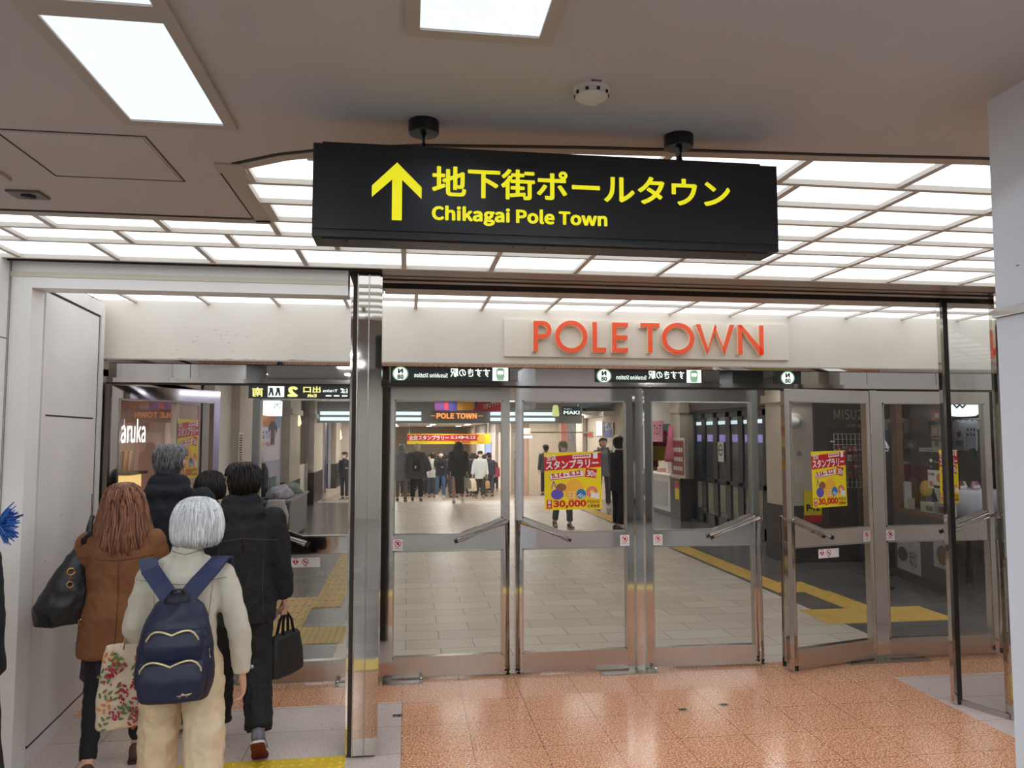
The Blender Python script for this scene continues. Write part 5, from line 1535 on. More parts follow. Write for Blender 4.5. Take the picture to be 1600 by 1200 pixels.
text('エッソフェア', M_INK, sw, (5.98, a - .1, (z0 + z1) / 2 - .1), nY, Z, a - b - .2, .26, bold=.01, sans=False)
t = thing('sale_poster', 'yellow and red campaign poster deep inside the warm lit shop', 'poster', (7.55, 19, 1.2), 0, 'yellow and red campaign posters')
a, b, z0, z1 = rrect(1018, 1046, 672, 738, 7.58)
obj('sheet', bx(7.58, 7.595, b, a, z0, z1), M_PYEL, t); obj('red_band', bx(7.572, 7.582, b, a, z0 + (z1 - z0) * .62, z1 - .05), M_PRED, t)
text('スタンプラリー', M_WHITE, t, (7.57, a - .1, z0 + (z1 - z0) * .7), nY, Z, a - b - .2, .3, bold=.02, sans=False)
text('30,000', M_PRED, t, (7.57, a - .1, z0 + .1), nY, Z, a - b - .2, .25, bold=.03)
ct = thing('shop_counter', 'white shop counter with goods on top, right of the warm lit shop front', 'counter', (6.3, 17.6, 0))
obj('body', bx(6.02, 6.9, 16.9, 18.9, .08, .88), M_WALL, ct, bevel=.01)
obj('recess_panel', bx(6.005, 6.02, 17.1, 18.7, .2, .76), mat('counter_grey', C(206, 208, 212), .4), ct)
obj('top', bx(5.97, 6.95, 16.85, 18.95, .88, .93), M_WALL, ct, bevel=.005)
obj('toe_kick', bx(6.06, 6.86, 16.95, 18.85, 0, .08), M_DBASE, ct)
gm = (mat('goods_cream', C(226, 214, 190), .5), mat('goods_brown', C(110, 76, 56), .5), mat('goods_pink', C(216, 170, 170), .5), mat('goods_white', C(232, 230, 226), .5))
for i in range(9):
    y = 17.0 + i * .21; h = (.1, .25, .16, .3, .12, .22)[i % 6]
    t = thing('gift_box', '%s gift box standing on the white shop counter' % ('cream', 'brown', 'pink', 'white')[i % 4], 'box', (6.25, y, .93), 0, 'gift boxes on the counter')
    x = 6.2 + .1 * (i % 3)
    obj('box', bx(x, x + .18, y - .07, y + .07, .93, .93 + h), gm[i % 4], t); obj('lid', bx(x - .005, x + .185, y - .075, y + .075, .93 + h, .955 + h), gm[(i + 1) % 4], t)
struct('wall_right_rug', bx(5.95, 6.9, 16.35, 16.85, 0.0, .006), mat('rug_red', C(120, 30, 44), .8))
# shops further on the right, Y 20 - 30
M_RSH = mat('right_shop_wall', C(196, 184, 168), .55, var=.05)
struct('wall_corridor_right', bx(6.0, 6.2, 20.2, 30, -1.3, CC), M_RSH)
struct('wall_corridor_right_far', bx(4.64, 4.8, 30, 62, -1.3, CC), mat('right_far_wall', C(190, 160, 140), .6, var=.12, vscale=1))
struct('wall_corridor_right_return', bx(4.8, 6.0, 29.9, 30.0, -1.3, CC), M_RSH)
def rpanel(px0, px1, py0, py1, m, nm, label, cat, x=5.99, t_=.03, frame=None):
    a, b, z0, z1 = rrect(px0, px1, py0, py1, x)
    t = thing(nm, label, cat, (x, (a + b) / 2, z0))
    obj('panel', bx(x - t_, x, b, a, z0, z1), m, t)
    obj('frame', box(bx(x - t_ - .01, x + .005, b - .05, b, z0, z1), x - t_ - .01, x + .005, a, a + .05, z0, z1), frame or M_STEEL2, t)
    return t, a, b, z0, z1
rpanel(838, 851, 664, 772, emis('pink_pillar', C(232, 200, 186), .35), 'lit_pillar_panel', 'tall pinkish lit pillar panel left of the upright door poster', 'panel')
rpanel(854, 858, 672, 770, M_LWALL, 'pale_door_panel', 'narrow pale panel between the pink lit pillar and the brown poster', 'panel')
rpanel(879, 888, 660, 690, mat('brown_art', C(140, 70, 54), .5, var=.2, vscale=3), 'brown_poster', 'brown poster left of the dark patterned one above the door poster', 'poster')
rpanel(889, 900, 660, 690, mat('swirl_art', C(96, 96, 102), .5, var=.6, vscale=4), 'dark_poster', 'dark patterned poster right of the brown one above the door poster', 'poster')
rpanel(876, 902, 690, 708, mat('case_dark', C(96, 86, 92), .3, var=.3, vscale=4), 'display_cabinet', 'low dark display cabinet behind the upright door poster', 'cabinet')
t, a, b, z0, z1 = rpanel(933, 943, 658, 681, M_STICK, 'white_poster', 'white poster left of the blue poster above the suited man', 'poster')
t, a, b, z0, z1 = rpanel(946, 959, 660, 683, mat('blue_art', C(64, 96, 160), .5), 'blue_poster', 'blue poster with white script above the suited man', 'poster')
text('セゾン', M_WHITE, t, (5.955, a - .1, z0 + .2), nY, Z, a - b - .2, .3, bold=.01, sans=False)
rpanel(928, 960, 645, 652, mat('awning_white', C(222, 220, 216), .5), 'awning_board', 'white awning board above the white and blue posters', 'board', 5.7, .3)
rpanel(919, 926, 676, 682, M_PRED, 'red_square_sign', 'small red square sign left of the white poster', 'sign')
rpanel(960, 969, 680, 704, mat('notice_grey', C(200, 200, 200), .5, var=.2, vscale=6), 'notice_sheet', 'pale notice sheet beside the suited man', 'notice')
rpanel(905, 915, 640, 760, M_COLM, 'pale_pilaster', 'pale pilaster to the right of the dark patterned poster', 'pilaster', 5.97, .1)
rpanel(858, 866, 640, 760, M_COLM, 'pale_pilaster', 'pale pilaster to the left of the brown poster', 'pilaster', 5.97, .1)
t = thing('hanging_shop_sign', 'dark blue hanging shop sign with white capitals and a light above it', 'sign', (4.4, 20.9, 2.35))
s0, s1 = ony(879, 649, 20.9), ony(907, 635, 20.9)
obj('box', bx(s0.x, s1.x, 20.9, 21.0, s0.z, s1.z), mat('sign_navy', C(36, 52, 84), .4), t)
text('MAKI', M_SW, t, (s0.x + .03, 20.895, s0.z + .03), X, Z, s1.x - s0.x - .06, .1, bold=.03, sans=False)
text('ジュエリー', M_SW, t, (s0.x + .03, 20.895, s0.z + .16), X, Z, .25, .04, bold=.01, sans=False)
obj('hanger', box(bx(s0.x + .05, s0.x + .07, 20.94, 20.96, s1.z, CC + .02), s1.x - .07, s1.x - .05, 20.94, 20.96, s1.z, CC + .02), M_STEEL2, t)
p = ony(868, 642, 20.6)
t = thing('glass_lantern', 'yellow-green glass lantern hanging left of the dark blue shop sign', 'lantern', p)
obj('shade', lathe(B(), [(.05, .16), (.08, .1), (.105, -.12), (.09, -.15)], p), emis('lantern_green', C(190, 200, 110), .7), t, smooth=True)
obj('cord', cyl(B(), p + Vector((0, 0, .15)), (p.x, p.y, CC + .02), .008, 6), M_BLACK, t)
p = ony(826, 633, 19)
t = thing('small_banner', 'small white leaflet banner hanging at the top of the poster door view', 'banner', p)
obj('sheet', bx(p.x - .18, p.x + .18, 19, 19.01, p.z - .12, p.z + .16), mat('leaflet', C(206, 206, 216), .5, var=.25, vscale=9), t)
obj('cord', box(bx(p.x - .15, p.x - .14, 19, 19.01, p.z + .16, CC + .02), p.x + .14, p.x + .15, 19, 19.01, p.z + .16, CC + .02), M_WHITE, t)
p0 = ony(817, 679, 24); p1 = ony(829, 669, 24)
t = thing('red_shop_sign', 'small red lit shop sign left of the pink lit pillar', 'sign', p0)
obj('box', bx(p0.x, p1.x, 24, 24.1, p0.z, p1.z), emis('red_lit', C(190, 50, 50), .5), t)
obj('white_base', bx(p0.x - .05, p1.x + .05, 24, 24.1, p0.z - .12, p0.z - .04), M_SLOT, t)
obj('arm', bx(p1.x, 6.0, 24.03, 24.07, p0.z + .05, p0.z + .09), M_STEEL2, t)
# far right shop fronts on the ramp
for i, (ya, yb, c, lb) in enumerate(((30.4, 32.2, C(120, 116, 116), 'grey shop front at the start of the far right wall'), (32.4, 34.6, C(226, 120, 100), 'red lit shop front on the far right wall'),
                                     (34.8, 38, C(240, 206, 186), 'pale pink lit shop front on the far right wall'), (38.2, 43, C(250, 210, 196), 'widest pink lit shop front on the far right wall'), (43.4, 50, C(236, 226, 214), 'cream lit shop front at the end of the far right wall'))):
    zr = ramp_z(yb)
    t = thing('far_shop_front', lb, 'shop front', (4.6, (ya + yb) / 2, zr), 0, None)
    obj('display', bx(4.54, 4.6, ya, yb, zr, 2.0), emis('far_shop_%d' % i, c, .55 if i else .1), t)
    obj('fascia', bx(4.45, 4.6, ya, yb, 2.0, 2.48), mat('far_fascia_%d' % i, (C(90, 86, 84), C(200, 190, 180), C(150, 140, 134), C(206, 196, 186), C(170, 160, 150))[i], .5), t)
    obj('post', bx(4.40, 4.6, yb, yb + .2, zr, 2.48), M_COLM, t)
p = ony(763, 703, 36)
t = thing('blue_screen', 'tall blue lit screen near the far right shop fronts', 'screen', (p.x, 36, -.8))
obj('screen', bx(p.x - .14, p.x + .14, 36, 36.06, p.z - .25, p.z + .3), emis('screen_blue', C(60, 130, 240), .9), t)
obj('stand', bx(p.x - .16, p.x + .16, 36.06, 36.12, ramp_z(36), p.z + .32), M_BLACK, t)

# ---------------------------------------------------------------- brown tea shop wall and the goods window on the near right
ms = thing('brown_shop_front', 'dark brown shop front with pale thin capitals behind the door standing ajar', 'shop front', (6.3, 10.5, 0))
obj('wall', bx(5.925, 6.58, 10.42, 10.6, 0, CC), mat('brown_wall', C(74, 62, 58), .5, var=.05), ms)
obj('door_recess', bx(6.12, 6.55, 10.40, 10.425, .1, 1.96), mat('brown_dark', C(58, 50, 48), .4), ms)
a = ony(1303, 655, 10.4); b = ony(1352, 640, 10.4)
text('MISUZU', mat('letters_gold', C(176, 162, 138), .4), ms, (a.x, 10.395, a.z), X, Z, (b.x - a.x) * 1.12, b.z - a.z, bold=-.005)
text('SINCE 1973'[:5], mat('letters_gold', C(176, 162, 138), .4), ms, (a.x + .2, 10.395, a.z - .11), X, Z, .22, .04, bold=0)
gr = thing('wire_rack', 'white wire grid rack hung with small packets in front of the brown shop front', 'rack', (6.4, 10.3, 1.2))
a = ony(1305, 762, 10.3); b = ony(1349, 678, 10.3)
bm = B()
for i in range(8): x = a.x + i * (b.x - a.x) / 7; cyl(bm, (x, 10.3, a.z), (x, 10.3, b.z), .005, 6)
for j in range(11): z = a.z + j * (b.z - a.z) / 10; cyl(bm, (a.x, 10.3, z), (b.x, 10.3, z), .005, 6)
obj('grid', bm, M_STICK, gr)
obj('bracket', box(bx(a.x, a.x + .02, 10.3, 10.42, a.z + .1, a.z + .12), a.x, a.x + .02, 10.3, 10.42, b.z - .12, b.z - .1), M_STICK, gr)
pk = (mat('packet_red', C(150, 50, 50), .5), mat('packet_cream', C(190, 180, 160), .5), mat('packet_grey', C(130, 124, 118), .5), mat('packet_brown', C(116, 80, 60), .5))
for j in range(4):
    for i in range(4):
        x = a.x + .06 + i * .085; z = b.z - .28 - j * .12; k = rnd.randrange(4)
        t = thing('snack_packet', '%s snack packet hanging on the white wire rack' % ('red', 'cream', 'grey', 'brown')[k], 'packet', (x, 10.28, z), 0, 'packets on the wire rack')
        obj('pouch', loft(B(), [(x, 10.285, z, .032, .003), (x, 10.283, z + .03, .034, .012), (x, 10.283, z + .07, .034, .012), (x, 10.288, z + .1, .032, .003)], 10), pk[k], t)
        obj('label_patch', bx(x - .018, x + .018, 10.2685, 10.271, z + .03, z + .065), pk[(k + 1) % 4], t)
tg = thing('price_tag', 'yellow P-71 tag on the plinth behind the door standing ajar', 'tag', (5.7, 10.42, .7))
a = ony(1257, 816, 10.42); b = ony(1283, 766, 10.42)
obj('card', bx(a.x, b.x, 10.415, 10.425, a.z, b.z), M_PYEL, tg); obj('red_footer', bx(a.x, b.x, 10.410, 10.416, a.z, a.z + .1), M_PRED, tg)
text('P-71', M_INK, tg, (a.x + .03, 10.409, a.z + .16), X, Z, (b.x - a.x) * .75, .1, bold=.03)

# goods window of the corner shop: glass front on a slanted line
ga, gb = Vector((6.62, 10.42, 0)), Vector((6.135, 7.95, 0))
gu = (gb - ga).normalized(); gn = Vector((-gu.y, gu.x, 0)) * -1
if gn.x > 0: gn = -gn
def gpt(px, py, depth=0.0):
    """The pixel's point on the window plane (depth metres behind it)."""
    d = ray(px, py); o = Vector((0, 0, CAMH)); q = ga - gn * depth
    k = (q - o).dot(gn) / d.dot(gn); return o + d * k
gw = thing('goods_window', 'shop window full of boxed gifts behind the door by the right pillar', 'shop window', (6.2, 8, 0))
LEN = (gb - ga).length
def gslab(s0, s1, d0, d1, z0, z1):
    e0 = min(s1, (gpt(1481, 680, d0) - ga).dot(gu)) if .8 < s1 <= LEN + .01 else s1
    e1 = min(s1, (gpt(1481, 680, d1) - ga).dot(gu)) if .8 < s1 <= LEN + .01 else s1
    p = [ga + gu * s0 - gn * d0, ga + gu * e0 - gn * d0, ga + gu * e1 - gn * d1, ga + gu * s0 - gn * d1]
    return prism(B(), [Vector((q.x, q.y, z0)) for q in p], (0, 0, z1 - z0))
M_DKSH = mat('window_dark', C(78, 72, 72), .5, var=.08)
obj('base_wall', gslab(0, LEN, 0, .12, .12, .86), mat('base_charcoal', C(84, 82, 86), .4, var=.05), gw)
obj('kick_plate', gslab(0, LEN, -.02, .1, 0, .12), mat('kick_dark', C(64, 62, 64), .4), gw)
obj('ledge', gslab(0, LEN, .0, .7, .86, .89), mat('ledge_wood', C(120, 90, 66), .5), gw)
obj('back_wall', gslab(0, LEN, .75, .85, .86, CC), M_DKSH, gw)
obj('header', gslab(0, LEN, 0, .8, 2.34, CC), mat('window_header', C(160, 150, 146), .5), gw)
bm = B(); q = [ga, gb]; bm.faces.new([bm.verts.new((q[0].x, q[0].y, .89)), bm.verts.new((q[1].x, q[1].y, .89)), bm.verts.new((q[1].x, q[1].y, 2.34)), bm.verts.new((q[0].x, q[0].y, 2.34))]); obj('pane', bm, M_GLASS, gw)
obj('window_lamp', gslab(.2, LEN - .1, .35, .5, 2.32, 2.338), emis('goods_lamp', (1, .94, .86, 1), 2.2), gw)
obj('wood_post', gslab(.95, 1.12, .06, .14, .89, 2.34), mat('post_wood', C(140, 104, 76), .5, var=.1), gw)
for z in (1.48, 1.80, 2.06): obj('shelf', gslab(1.2, LEN - .05, .32, .74, z - .02, z), mat('glass_shelf', C(120, 116, 116), .2), gw)
GOODS = [(1392, 776, 1418, 840, 'white gift box with a pale blue vase print on the window ledge', C(206, 214, 216), C(96, 160, 176)),
         (1420, 798, 1438, 840, 'kraft gift box right of the vase box on the window ledge', C(156, 140, 112), C(90, 80, 60)),
         (1440, 786, 1466, 842, 'white box with small jar prints on the window ledge', C(214, 212, 206), C(130, 126, 120)),
         (1462, 786, 1482, 838, 'pale box with two round prints on the window ledge', C(196, 188, 170), C(110, 100, 90)),
         (1412, 726, 1442, 778, 'dark red gift box behind the white boxes in the window', C(120, 40, 60), C(150, 80, 90)),
         (1402, 721, 1411, 752, 'slim white box with a black outline, upper of two', C(216, 214, 210), C(60, 60, 60)),
         (1403, 752, 1413, 778, 'slim white box with a black outline, lower of two', C(216, 214, 210), C(60, 60, 60)),
         (1393, 742, 1403, 776, 'grey-brown carton left of the slim white boxes', C(140, 126, 112), C(70, 60, 56)),
         (1381, 654, 1401, 678, 'white carton with cups on the upper window shelf', C(190, 186, 180), C(110, 100, 96)),
         (1401, 655, 1418, 677, 'grey carton right of the cup carton on the upper shelf', C(140, 132, 126), C(110, 104, 100)),
         (1418, 650, 1450, 678, 'wide brown carton on the upper window shelf', C(104, 88, 86), C(130, 110, 100)),
         (1454, 664, 1468, 682, 'cream carton on the upper window shelf by the pillar', C(170, 156, 140), C(200, 190, 176)),
         (1456, 640, 1472, 656, 'red and white carton at the top of the window', C(176, 60, 60), C(220, 216, 210)),
         (1413, 688, 1434, 702, 'small plum carton on the middle window shelf', C(110, 96, 94), C(160, 150, 140)),
         (1456, 684, 1472, 700, 'pale carton on the middle shelf by the pillar', C(180, 172, 158), C(120, 112, 104)),
         (1436, 700, 1470, 706, 'row of flat clear packets on the middle shelf', C(190, 188, 186), C(150, 148, 146))]
for i, (x0, y0, x1, y1, lb, c1, c2) in enumerate(GOODS):
    dp = .12 if y1 > 770 and x0 != 1412 else .3 + .03 * (i % 3)
    A, Bp = gpt(x0, y1, dp), gpt(x1, y0, dp); C2_ = gpt(x1, y1, dp); D_ = gpt(x0, y0, dp)
    z0, z1 = (A.z + C2_.z) / 2, (Bp.z + D_.z) / 2
    if y1 > 770: z0 = .892
    t = thing('gift_carton', lb, 'box', ((A.x + Bp.x) / 2, (A.y + Bp.y) / 2, z0))
    a2, b2 = Vector((A.x, A.y, 0)), Vector((Bp.x, Bp.y, 0))
    u_ = (b2 - a2).normalized(); w_ = (b2 - a2).length; back = -gn * .09
    obj('carton', prism(B(), [(q.x, q.y, z0) for q in (a2, b2, b2 + back, a2 + back)], (0, 0, z1 - z0)), mat('carton_%d' % i, c1, .5), t)
    o_ = a2 + gn * .002 + Vector((0, 0, z0))
    if abs((u_.cross(Vector((0, 0, 1)))).dot(gn) - 1) > .5: o_, u_ = b2 + gn * .002 + Vector((0, 0, z0)), -u_
    obj('print', quad(B(), o_, u_, Z, RECT(w_ * .3, w_ * .7, (z1 - z0) * .2, (z1 - z0) * .7)), mat('carton_print_%d' % i, c2, .5), t)
def gcard(x0, y0, x1, y1, lb, base, parts, nm='price_card', dp=-.006, cat='card'):
    A, Bp, C2_, D_ = gpt(x0, y1, dp), gpt(x1, y0, dp), gpt(x1, y1, dp), gpt(x0, y0, dp)
    z0, z1 = (A.z + C2_.z) / 2, (Bp.z + D_.z) / 2
    o_ = Vector((A.x, A.y, z0)); u_ = Vector((Bp.x - A.x, Bp.y - A.y, 0)); w_ = u_.length; u_.normalize()
    t = thing(nm, lb, cat, o_)
    obj('sheet', slabq(B(), o_, u_, Z, RECT(0, w_, 0, z1 - z0), .004), base, t)
    for k, (nm2, a0, a1, b0, b1, m_, shp) in enumerate(parts):
        q = o_ + u_.cross(Vector(Z)) * (.006 + .001 * k)
        if shp == 'o': obj(nm2, disc(B(), q + u_ * (a0 * w_) + Vector((0, 0, b0 * (z1 - z0))), u_, Z, a1 * w_, 20, b1 * (z1 - z0)), m_, t)
        elif shp == 'r': obj(nm2, quad(B(), q, u_, Z, RECT(a0 * w_, a1 * w_, b0 * (z1 - z0), b1 * (z1 - z0))), m_, t)
        else: text(shp, m_, t, q + u_ * (a0 * w_) + Vector((0, 0, b0 * (z1 - z0))), u_, Z, (a1 - a0) * w_, (b1 - b0) * (z1 - z0), nm2, .015, sans=False)
    return t
M_SAL = mat('card_salmon', C(216, 140, 116), .5)
gcard(1451, 735, 1477, 764, 'white price card with a salmon disc on the goods window', M_STICK, [('salmon_disc', .75, .24, .6, .28, M_SAL, 'o'), ('small_disc', .2, .12, .25, .14, M_SAL, 'o'), ('dark_footer', .35, .98, .05, .2, M_INK, 'r'), ('print', .06, .42, .7, .85, M_INK, 'お茶')])
gcard(1452, 715, 1477, 735, 'dark notice card above the salmon-disc card on the goods window', M_INK, [('white_dot', .16, .1, .75, .14, M_WHITE, 'o'), ('print', .35, .9, .55, .75, M_WHITE, 'キャッシュ'), ('arrow', .1, .25, .2, .35, M_WHITE, '←')])
M_GWP = mat('grey_poster', C(172, 172, 174), .5, var=.1)
gcard(1404, 843, 1438, 900, 'grey-white poster with a dark oval under the goods window', M_GWP, [('dark_oval', .24, .22, .55, .2, M_DKSH, 'o'), ('print', .55, .85, .3, .7, M_INK, 'ほうじ')], 'wall_poster', cat='poster')
gcard(1460, 846, 1482, 888, 'smaller grey poster with a brown fan shape under the goods window', M_GWP, [('brown_fan', .6, .38, .5, .36, mat('fan_brown', C(120, 96, 80), .5), 'o')], 'wall_poster', cat='poster')
t = thing('plush_toy', 'round yellow plush toy beside the price card in the goods window', 'toy', gpt(1447, 764, .2))
p = gpt(1447, 764, .2); bm = B(); ball(bm, (p.x, p.y, p.z), .075, .07, .11); obj('body', bm, mat('plush_yellow', C(200, 164, 76), .9, var=.08), t, smooth=True)
bm = B(); ball(bm, p + gn * .075 + Vector((0, 0, .04)), .006); obj('eye', bm, M_BLACK, t)
obj('seat_block', bx(p.x - .05, p.x + .05, p.y - .05, p.y + .05, .89, p.z - .09), M_DKSH, t)
# black banner beside the jamb
bk = thing('black_banner', 'tall black banner with white arched lettering between the two right doors', 'banner', (5.0, 8.6, 0))
a, b = ony(1358, 890, 8.6), ony(1392, 672, 8.6)
obj('cloth', bx(a.x, b.x, 8.6, 8.61, .25, b.z), mat('banner_black', C(20, 20, 24), .6), bk)
bm = B()
for p_ in ringpoly((a.x + b.x) / 2, b.z - .22, .13, .10, 0, PI, 12): bm.faces.new([bm.verts.new((q[0], 8.595, q[1])) for q in p_])
obj('arch_print', bm, M_WHITE, bk)
text('おかき', M_WHITE, bk, (a.x + .03, 8.594, b.z - .26), X, Z, b.x - a.x - .06, .08, bold=.02, sans=False)
bm = B()
for k in range(7):
    z = .45 + k * .10; quad(bm, (a.x + .04, 8.594, z), X, Z, [(0, 0), (.16, .02), (.17, .07), (.02, .05)])
obj('script_print', bm, M_WHITE, bk)
obj('pole', cyl(B(), ((a.x + b.x) / 2, 8.63, 0.02), ((a.x + b.x) / 2, 8.63, b.z + .05), .012, 10), M_STEEL2, bk)
obj('foot', lathe(B(), [(.14, 0), (.14, .02), (.03, .04)], ((a.x + b.x) / 2, 8.63, 0)), M_BLACK, bk)
struct('wall_corner_right', bx(5.75, 9.5, 5.96, 6.1, 0, CC), M_WALL)
struct('wall_corridor_right_outer', bx(9.3, 9.5, 6.1, 21.5, 0, CC), M_RSH)
struct('wall_shop_left_outer', bx(-6.5, -6.3, 5.96, 21.5, 0, CC), M_PINKD)

# ---- tee-shirt shop past the goods window, seen through the side screen
GE = (gpt(1480, 680) - ga).dot(gu)
ts = thing('tee_shirt_shop', 'lavender lit tee-shirt shop right of the goods window, seen through the side screen', 'shop', (7.3, 8, 0))
obj('back_wall', gslab(GE - 1.4, GE + 3.2, 1.3, 1.4, 0, CC), M_LAV, ts)
obj('ceiling_lamp', gslab(GE + .3, GE + 2.2, .5, .8, 2.60, 2.62), emis('tee_lamp', (.86, .88, 1, 1), 6.0), ts)
obj('rail', tube(B(), [gpt(1489, 655, 1.24), gpt(1540, 655, 1.24)], .015, 8), M_STEEL2, ts)
def gpoly(px_pts, depth, t_, m, nm, par):
    pts = [gpt(x, y, depth) for x, y in px_pts]
    return obj(nm, prism(B(), pts, -gn * t_), m, par)
t = thing('lit_box_sign', 'large rounded white lit sign with a dark loop mark inside the tee-shirt shop', 'sign', gpt(1508, 640, 1.1))
gpoly([(1486, 622), (1527, 622), (1527, 634), (1522, 644), (1512, 650), (1496, 651), (1486, 650)], 1.1, .1, emis('tee_sign', C(240, 250, 250), 1.1), 'light_box', t)
o_ = gpt(1500, 634, 1.09)
bm = B()
for px in (1495, 1504): tube(bm, [gpt(px - 4, 626, 1.085), gpt(px - 4, 633, 1.085), gpt(px, 637, 1.085), gpt(px + 4, 633, 1.085), gpt(px + 4, 626, 1.085)], .012, 6)
obj('loop_mark', bm, M_SD, t)
for k, (x, y, lb) in enumerate(((1487, 656, 'white tee-shirt with a brown burger print hanging in the lavender shop, left of two'), (1505, 656, 'white tee-shirt with rows of dark dots hanging in the lavender shop, right of two'))):
    t = thing('tee_shirt', lb, 'tee-shirt', gpt(x + 10, y + 20, 1.2), 0, None)
    sh_ = [(3, 2), (8, 0), (12, 3), (16, 0), (21, 2), (24, 14), (20, 16), (20, 48), (4, 48), (4, 16), (0, 14)]
    gpoly([(x + a, y + b) for a, b in sh_], 1.2, .02, mat('tee_white', C(226, 226, 236), .8), 'cloth', t)
    if k == 0: gpoly([(x + 7, y + 20), (x + 13, y + 17), (x + 16, y + 24), (x + 10, y + 28)], 1.195, .004, mat('tee_print', C(120, 90, 70), .8), 'print', t)
    else:
        bm = B()
        for i in range(3):
            for j in range(2): disc(bm, gpt(x + 7 + i * 5, y + 15 + j * 8, 1.19), gu, Z, .022, 8)
        obj('print', bm, M_INK, t)
    gpoly([(x + 7, y + 32), (x + 17, y + 32), (x + 17, y + 40), (x + 7, y + 40)] if k == 0 else [(x + 10, y + 46), (x + 18, y + 44), (x + 20, y + 58), (x + 11, y + 60)], 1.188, .004, mat('card_green', C(28, 96, 74), .5), 'green_tag', t)
tb2 = thing('cloth_table', 'table under a white cloth with small goods inside the tee-shirt shop', 'table', (6.9, 7.6, 0))
c0 = gpt(1510, 770, .7); r_ = .34
obj('cloth', folds(loft(B(), [(c0.x, c0.y, c0.z - .42, .16, .20), (c0.x, c0.y, c0.z - .2, .28, .34), (c0.x, c0.y, c0.z + .02, .32, .40), (c0.x, c0.y, c0.z + .05, .30, .38)], 40), .02, (7, 7, 2)), mat('cloth_table', C(220, 218, 222), .9), tb2, True)
obj('legs', cyl(B(), (c0.x, c0.y, 0.0), (c0.x, c0.y, c0.z - .2), .05, 12), M_BLACK, tb2)
for k in range(7):
    q = c0 + Vector((-.18 + .06 * k, -.12 + .04 * (k % 3), .05))
    t = thing('trinket', '%s trinket standing on the white cloth table' % ('red', 'green', 'cream', 'pink', 'grey', 'rose', 'white')[k], 'trinket', q)
    obj('body', lathe(B(), [(.02, 0), (.03, .03), (.022, .07), (.01, .10)], q), mat('trinket_%d' % k, (C(150, 40, 50), C(40, 110, 80), C(220, 210, 190), C(216, 140, 160), C(120, 120, 124), C(190, 90, 110), C(226, 226, 226))[k], .5), t, smooth=True)
    obj('tag', bx(q.x - .02, q.x + .02, q.y - .034, q.y - .03, q.z + .01, q.z + .05), M_STICK, t)
# ---------------------------------------------------------------- the people walking into the left opening
def place(px, py, Y): return ony(px, py, Y)
# white-haired woman with the navy backpack
W1 = Vector((-.965, 3.55, 0)); Y1 = math.radians(6)
w1, i1 = person('woman with white bobbed hair in a cream jacket and cream trousers, wearing a navy backpack', W1, Y1, 1.565,
    dict(lean=4, legs=((10, 6), (-9, 14)), abd=(3, 3), arms=((10, 16, 42, -14), (0, 17, 12, -6)), curl=(55, 30), head_pitch=-3, head_yaw=10, head_off=(.035, .01, -.018), shw=.160, drop=.085),
    outfit(top=C(205, 199, 184), topvar=.03, hem=.87, sleeve=(.066, .056, .044), torso=(.172, .128), bottom=C(216, 196, 164), legs=(.098, .092, .088), leg_end=.02, shoe=C(120, 110, 100), collar=.072),
    ('bob', C(196, 196, 200), C(252, 252, 252), 1000), vox=.009, fine=True, seed=11)
s1 = i1['s']; L1 = lambda x, y, z: Vector((x, y, z)) * s1
# cuff button
w = i1['arms'][1][2]; bm = B(); ball(bm, w + L1(.045, -.02, .03), .009, .005, .009, 8, 6); obj('cuff_button', bm, mat('button_grey', C(160, 160, 164), .3, .4), w1, True, local=True)
bpy.context.view_layer.update()
jz = i1['N'].z
seam(part(w1, 'jacket'), [[(-.20, jz - .10), (0, jz - .115), (.20, jz - .10)], [(-.12, jz - .11), (-.10, jz - .35), (-.115, jz - .56)], [(.12, jz - .11), (.10, jz - .35), (.115, jz - .56)], [(-.2, jz - .545), (.2, jz - .545)], [(-.075, jz + .02), (0, jz + .005), (.075, jz + .02)]], 'seam', mat('seam_beige', C(150, 142, 126), .8))
# navy backpack, in the woman's frame
bp = thing('backpack', 'navy backpack with two gold-edged zipped pockets on the white-haired woman', 'backpack', W1, Y1)
M_NAVY = mat('pack_navy', C(24, 28, 58), .5, var=.06, vscale=6, bump=.1, bscale=300); M_NAVY2 = mat('strap_navy', C(34, 42, 80), .6, var=.05, bump=.1, bscale=300)
M_GOLD = mat('zip_gold', C(226, 208, 160), .35, .5); M_BLK = mat('leather_black', C(24, 25, 30), .4, var=.08, vscale=7)
yb = i1['N'].y - .145 * s1
zt = i1['N'].z - .165 * s1
b = B(); loft(b, [(0, yb - .075, zt - 0.416, .10, .055, 2.6), (0, yb - .085, zt - 0.404, .135, .075, 3), (0, yb - .09, zt - 0.320, .155, .09, 3), (0, yb - .085, zt - 0.200, .148, .085, 3), (0, yb - .07, zt - 0.096, .125, .07, 2.8), (0, yb - .055, zt - 0.032, .10, .05, 2.5), (0, yb - .05, zt, .06, .03, 2.2)], 30)
obj('main_bag', folds(remesh(b, .008, 3), .005, (9, 9, 8), 2), M_NAVY, bp, True, local=True)
b = B(); loft(b, [(0, yb - .155, zt - 0.396, .10, .035, 2.8), (0, yb - .165, zt - 0.384, .122, .045, 3), (0, yb - .168, zt - 0.304, .132, .048, 3), (0, yb - .158, zt - 0.240, .125, .04, 3), (0, yb - .150, zt - 0.228, .10, .02, 2.6)], 26)
obj('lower_pocket', folds(remesh(b, .008, 3), .004, (9, 9, 8), 5), M_NAVY, bp, True, local=True)
b = B(); loft(b, [(0, yb - .150, zt - 0.240, .11, .028, 2.8), (0, yb - .155, zt - 0.176, .118, .032, 3), (0, yb - .140, zt - 0.124, .108, .028, 3), (0, yb - .13, zt - 0.112, .085, .015, 2.6)], 26)
